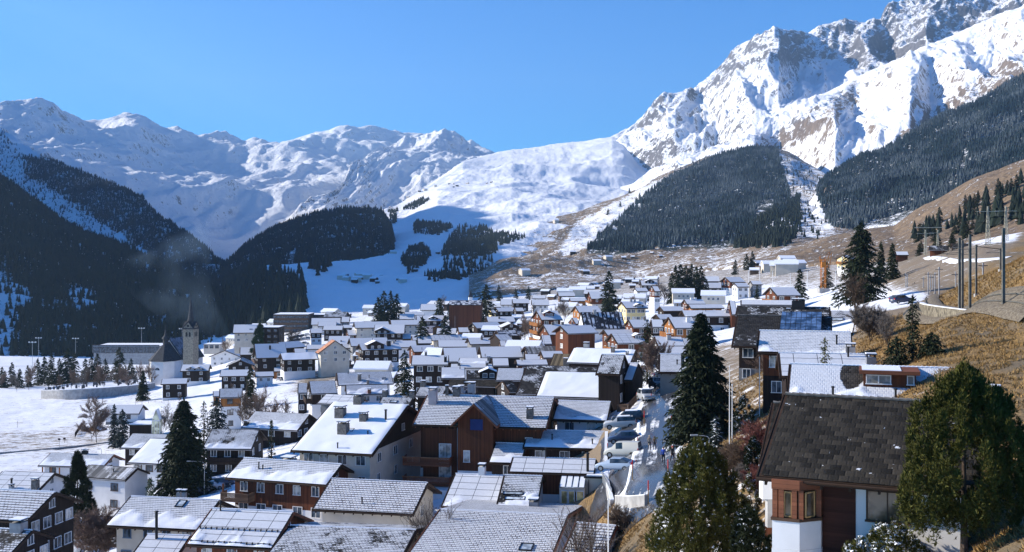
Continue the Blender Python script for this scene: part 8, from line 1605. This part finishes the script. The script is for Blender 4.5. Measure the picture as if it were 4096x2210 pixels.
# ---------------------------------------------------------------- distant hamlets: every hut its own thing
hut = []
for i in range(3):
    Lh, wh_, hh_ = (9, 4, 3.6) if i == 0 else (12, 5, 5.) if i == 1 else (6, 3, 2.4)
    wm = MB().prism([(-wh_ + .5, -3), (wh_ - .5, -3), (wh_ - .5, hh_), (0, hh_ + wh_ * .40), (-wh_ + .5, hh_)], 0, -Lh / 2 + .5, Lh / 2 - .5).mesh('wall', [MAT[('K', 'B', 'H')[i]]]); rm_ = MB()
    for sg in (-1, 1): pl = [(sg * wh_, hh_ - .1), (0, hh_ + wh_ * .42), (0, hh_ + wh_ * .42 + .35), (sg * wh_, hh_ + .3)]; rm_.prism(pl if sg < 0 else pl[::-1], 0, -Lh / 2, Lh / 2)
    hut.append((wm, rm_.mesh('roof', [MAT['snow']])))
def on_sheet(key, x, y):
    Vv = GP if key == 'g' else SH[key][0]; uu, vv = UVC.setdefault(key, pix(Vv)); return Vv[int(np.argmin((uu - x) ** 2 + (vv - y) ** 2))]
UVC = {}; rq = random.Random(12)
def huts(key, lst, label, group):
    for (x, y) in lst:
        p = on_sheet(key, x, y); k = rq.randint(0, 2); R = empty('mountain_hut', tuple(p), rq.uniform(-.5, .5), label, 'hut', group); s = rq.uniform(.85, 1.2); R.scale = (s, s, s); link('wall', hut[k][0], R); link('roof', hut[k][1], R)
huts('mid', [(860, 702), (872, 705), (885, 700), (898, 708), (912, 704), (925, 702), (940, 707), (955, 701), (970, 706), (985, 710), (1000, 705), (1012, 712), (905, 698), (935, 697), (870, 696), (893, 712), (950, 713)], 'small snow-roofed hut in the far hamlet at the foot of the ski run', 'huts of the far hamlet below the ski run')
huts('mid', [(980, 520), (1055, 483), (1070, 480), (1095, 470), (1130, 465), (1142, 465), (1150, 470), (1140, 472), (1175, 463), (1225, 462), (1237, 460), (1040, 512), (1010, 497), (1025, 498), (990, 640), (1045, 685), (1085, 662), (1060, 610), (1120, 690), (1100, 640)], 'lone dark hut on the open ski slope', 'huts on the ski slope')
huts('meadow', [(1290, 690), (1320, 693), (1355, 688), (1460, 686), (1472, 690), (1500, 665), (1530, 655), (1370, 590), (1400, 560), (1570, 655), (1590, 650), (1640, 640), (1660, 648), (1310, 600), (1440, 640), (1700, 628)], 'weathered hay barn on the brown and white meadow', 'hay barns on the meadow')
huts('g', [(1085, 722), (1100, 718), (1120, 716), (1135, 720), (1150, 717), (1080, 712), (1165, 714), (1180, 716), (1530, 722), (1548, 715), (1562, 718), (1580, 712), (1595, 716), (1610, 710), (1625, 712), (1640, 716), (1500, 728), (1515, 735), (1470, 730), (1545, 728), (1590, 726)], 'small snow-roofed house among the farthest ones of the valley', 'farthest houses of the valley')
huts('g', [(1935, 650), (1950, 652), (1962, 648), (1928, 660), (1945, 664), (1975, 668), (1905, 675), (1920, 680), (1990, 672), (2000, 680), (1960, 690), (1940, 684), (1980, 690), (1895, 690), (1350, 760), (1390, 755), (1420, 750), (1450, 748), (1480, 742), (1370, 742)], 'pale hillside house with snow roof in the upper hamlet', 'houses of the upper hamlet')

# ---------------------------------------------------------------- dry grass standing on the slopes
leaf_mat('straw', (.16, .095, .035), (.48, .31, .12))
def grass(name, polys, n, hgt, seed, label, Dr):
    rs = np.random.RandomState(seed); ps = [poly(p) for p in polys]; out = []
    allp = np.array(sum(ps, [])); x0, y0 = allp.min(0); x1, y1 = allp.max(0); m = GP[:, 1] < Dr[1]; P = GP[m]; u, v = u_[m], v_[m]; k = np.zeros(len(P), bool)
    for p in ps: k |= inpoly(u, v, p)
    P = P[k]; d = P[:, 1]; w = d / d.sum(); c = P[rs.choice(len(P), n, p=w)]; x = c[:, 0] + rs.uniform(-.012, .012, n) * c[:, 1]; y = c[:, 1] + rs.uniform(-.012, .012, n) * c[:, 1]
    z = zg(x, y) + fbm(x / 9, y / 9, 4, 3) * np.clip(y / 400, .12, .8) * .8; cl = fbm(x / 1.6, y / 1.6, 3, seed) ; kk = cl > -.08; x, y, z = x[kk], y[kk], z[kk]; n = len(x)
    C = np.stack([x, y, z - .02], 1); D_ = nrm(np.stack([rs.normal(-.35, .5, n), rs.normal(-.3, .5, n), np.full(n, .75)], 1)); V, F_ = tris_blade(C, D_, rs.uniform(.5, 1.4, n) * hgt, rs.uniform(.04, .11, n), nrm(rs.normal(0, 1, (n, 3)) * [1, 1, .2]), rs)
    o = link(name, mesh_np(name, V, F_, [MAT['straw']], attrs={'rnd': np.repeat(rs.uniform(0, 1, n), 3)})); tag(o, label, 'grass', kind='stuff')
grass('grass', ["2130,1400 2160,820 2330,775 2620,800 2620,1400", "2330,770 2440,700 2620,600 2620,780 2440,778"], 90000, .32, 3, 'dry straw-coloured grass on the slope under and above the railway bend', (20, 190))
grass('grass', ["1480,1400 1520,1300 1600,1270 1640,1290 1640,1400", "1790,1140 1850,950 1960,900 2010,1000 1920,1180"], 30000, .28, 4, 'dry straw-coloured grass beside the icy road and below the grey guesthouse', (20, 190))

# ---------------------------------------------------------------- small chalets filling the rows of the village
vp = poly('575,872 700,812 1000,785 1300,765 1600,755 1850,750 1820,810 1600,850 1560,930 1500,950 1100,990 800,950 720,905 600,935'); cen = [(o.location[0], o.location[1]) for o in COL.objects if o.parent is None and o.get('category') in ('house', 'barn', 'building', 'hotel', 'church', 'bell tower')]; tr_ = [(o.location[0], o.location[1]) for o in COL.objects if o.parent is None and o.get('category') == 'tree']
rf_ = random.Random(31); nf = 0
for t in range(6000):
    X, D = rf_.uniform(570, 1850), rf_.uniform(300, 950); p = pt('V', X, 700, D); zgd = z1(p[0], D); vy = (YH - zgd / D * F) * .62891
    if not inpoly(np.array([X]), np.array([vy]), vp)[0]: continue
    if min(math.hypot((p[0] - a), (D - b) * .8) for a, b in cen) < 10.5 + D / 130: continue
    if min(math.hypot(p[0] - a, D - b) for a, b in tr_) < 5: continue
    k = rf_.randint(0, 2); s = rf_.uniform(.8, 1.05); R = empty('chalet', (p[0], D, zgd), rf_.uniform(-.4, -.1), 'small plain snow-roofed chalet filling a gap between the packed rows of the village', 'house', 'small chalets between the rows'); R.scale = (s, s, s)
    link('wall', hut[k][0], R); link('roof', hut[k][1], R); cen.append((p[0], D)); nf += 1
    for x in (-2.2, 0, 2.2): window(R, x, -(4, 5, 3)[k] + .5, (2.2, 3.4, 1.3)[k], -math.pi / 2, 1., 1.1, 'frame_w', 'glass', None, True)
    if nf >= 60: break
print('fill', nf)
# ---------------------------------------------------------------- air
def haze():
    zl, zh = -160., 1950.
    me = MB().box(-6500, 6500, -60, 12500, zl, zh).mesh('haze', [])
    m = bpy.data.materials.new('haze'); m.use_nodes = True; t = m.node_tree; t.nodes.remove(t.nodes['Principled BSDF'])
    v = t.nodes.new('ShaderNodeVolumePrincipled'); v.inputs['Color'].default_value = (.50, .74, 1, 1); v.inputs['Density'].default_value = 5.2e-5; v.inputs['Anisotropy'].default_value = .3
    t.links.new(v.outputs[0], t.nodes['Material Output'].inputs['Volume']); m.cycles.homogeneous_volume = True
    me.materials.append(m); o = link('haze', me); o['kind'] = 'stuff'; tag(o, 'pale blue air between the village and the mountains', 'haze')
haze()

def smoke():
    D = 700.; P = [(560, 850, 5), (530, 826, 9), (490, 792, 14), (455, 750, 19), (432, 705, 24), (422, 660, 27), (415, 610, 28)]; n = 14; vs = []; fs = []
    for (x, y, r) in P:
        c = pt('V', x, y, D); vs += [(c[0] + math.cos(2 * math.pi * i / n) * r, c[1] + math.sin(2 * math.pi * i / n) * r * .8, c[2] + (math.cos(2 * math.pi * i / n) * r * .45)) for i in range(n)]
    for k in range(len(P) - 1): fs += [(k * n + i, k * n + (i + 1) % n, (k + 1) * n + (i + 1) % n, (k + 1) * n + i) for i in range(n)]
    fs += [tuple(range(n))[::-1], tuple(range((len(P) - 1) * n, len(P) * n))]
    me = bpy.data.meshes.new('smoke'); me.from_pydata(vs, [], fs); o = link('smoke', me); tag(o, 'thin blue-grey chimney smoke drifting up behind the bell tower', 'smoke', kind='stuff')
    m = bpy.data.materials.new('smoke'); m.use_nodes = True; t = m.node_tree; t.nodes.remove(t.nodes['Principled BSDF']); v = t.nodes.new('ShaderNodeVolumePrincipled'); v.inputs['Color'].default_value = (.55, .78, 1, 1)
    g = t.nodes.new('ShaderNodeNewGeometry'); nz = t.nodes.new('ShaderNodeTexNoise'); nz.inputs['Scale'].default_value = .03; nz.inputs['Detail'].default_value = 3; r = t.nodes.new('ShaderNodeMapRange')
    r.inputs['From Min'].default_value = .42; r.inputs['From Max'].default_value = .75; r.inputs['To Max'].default_value = .012
    t.links.new(g.outputs['Position'], nz.inputs['Vector']); t.links.new(nz.outputs[0], r.inputs['Value']); t.links.new(r.outputs[0], v.inputs['Density']); t.links.new(v.outputs[0], t.nodes['Material Output'].inputs['Volume']); me.materials.append(m)
smoke()
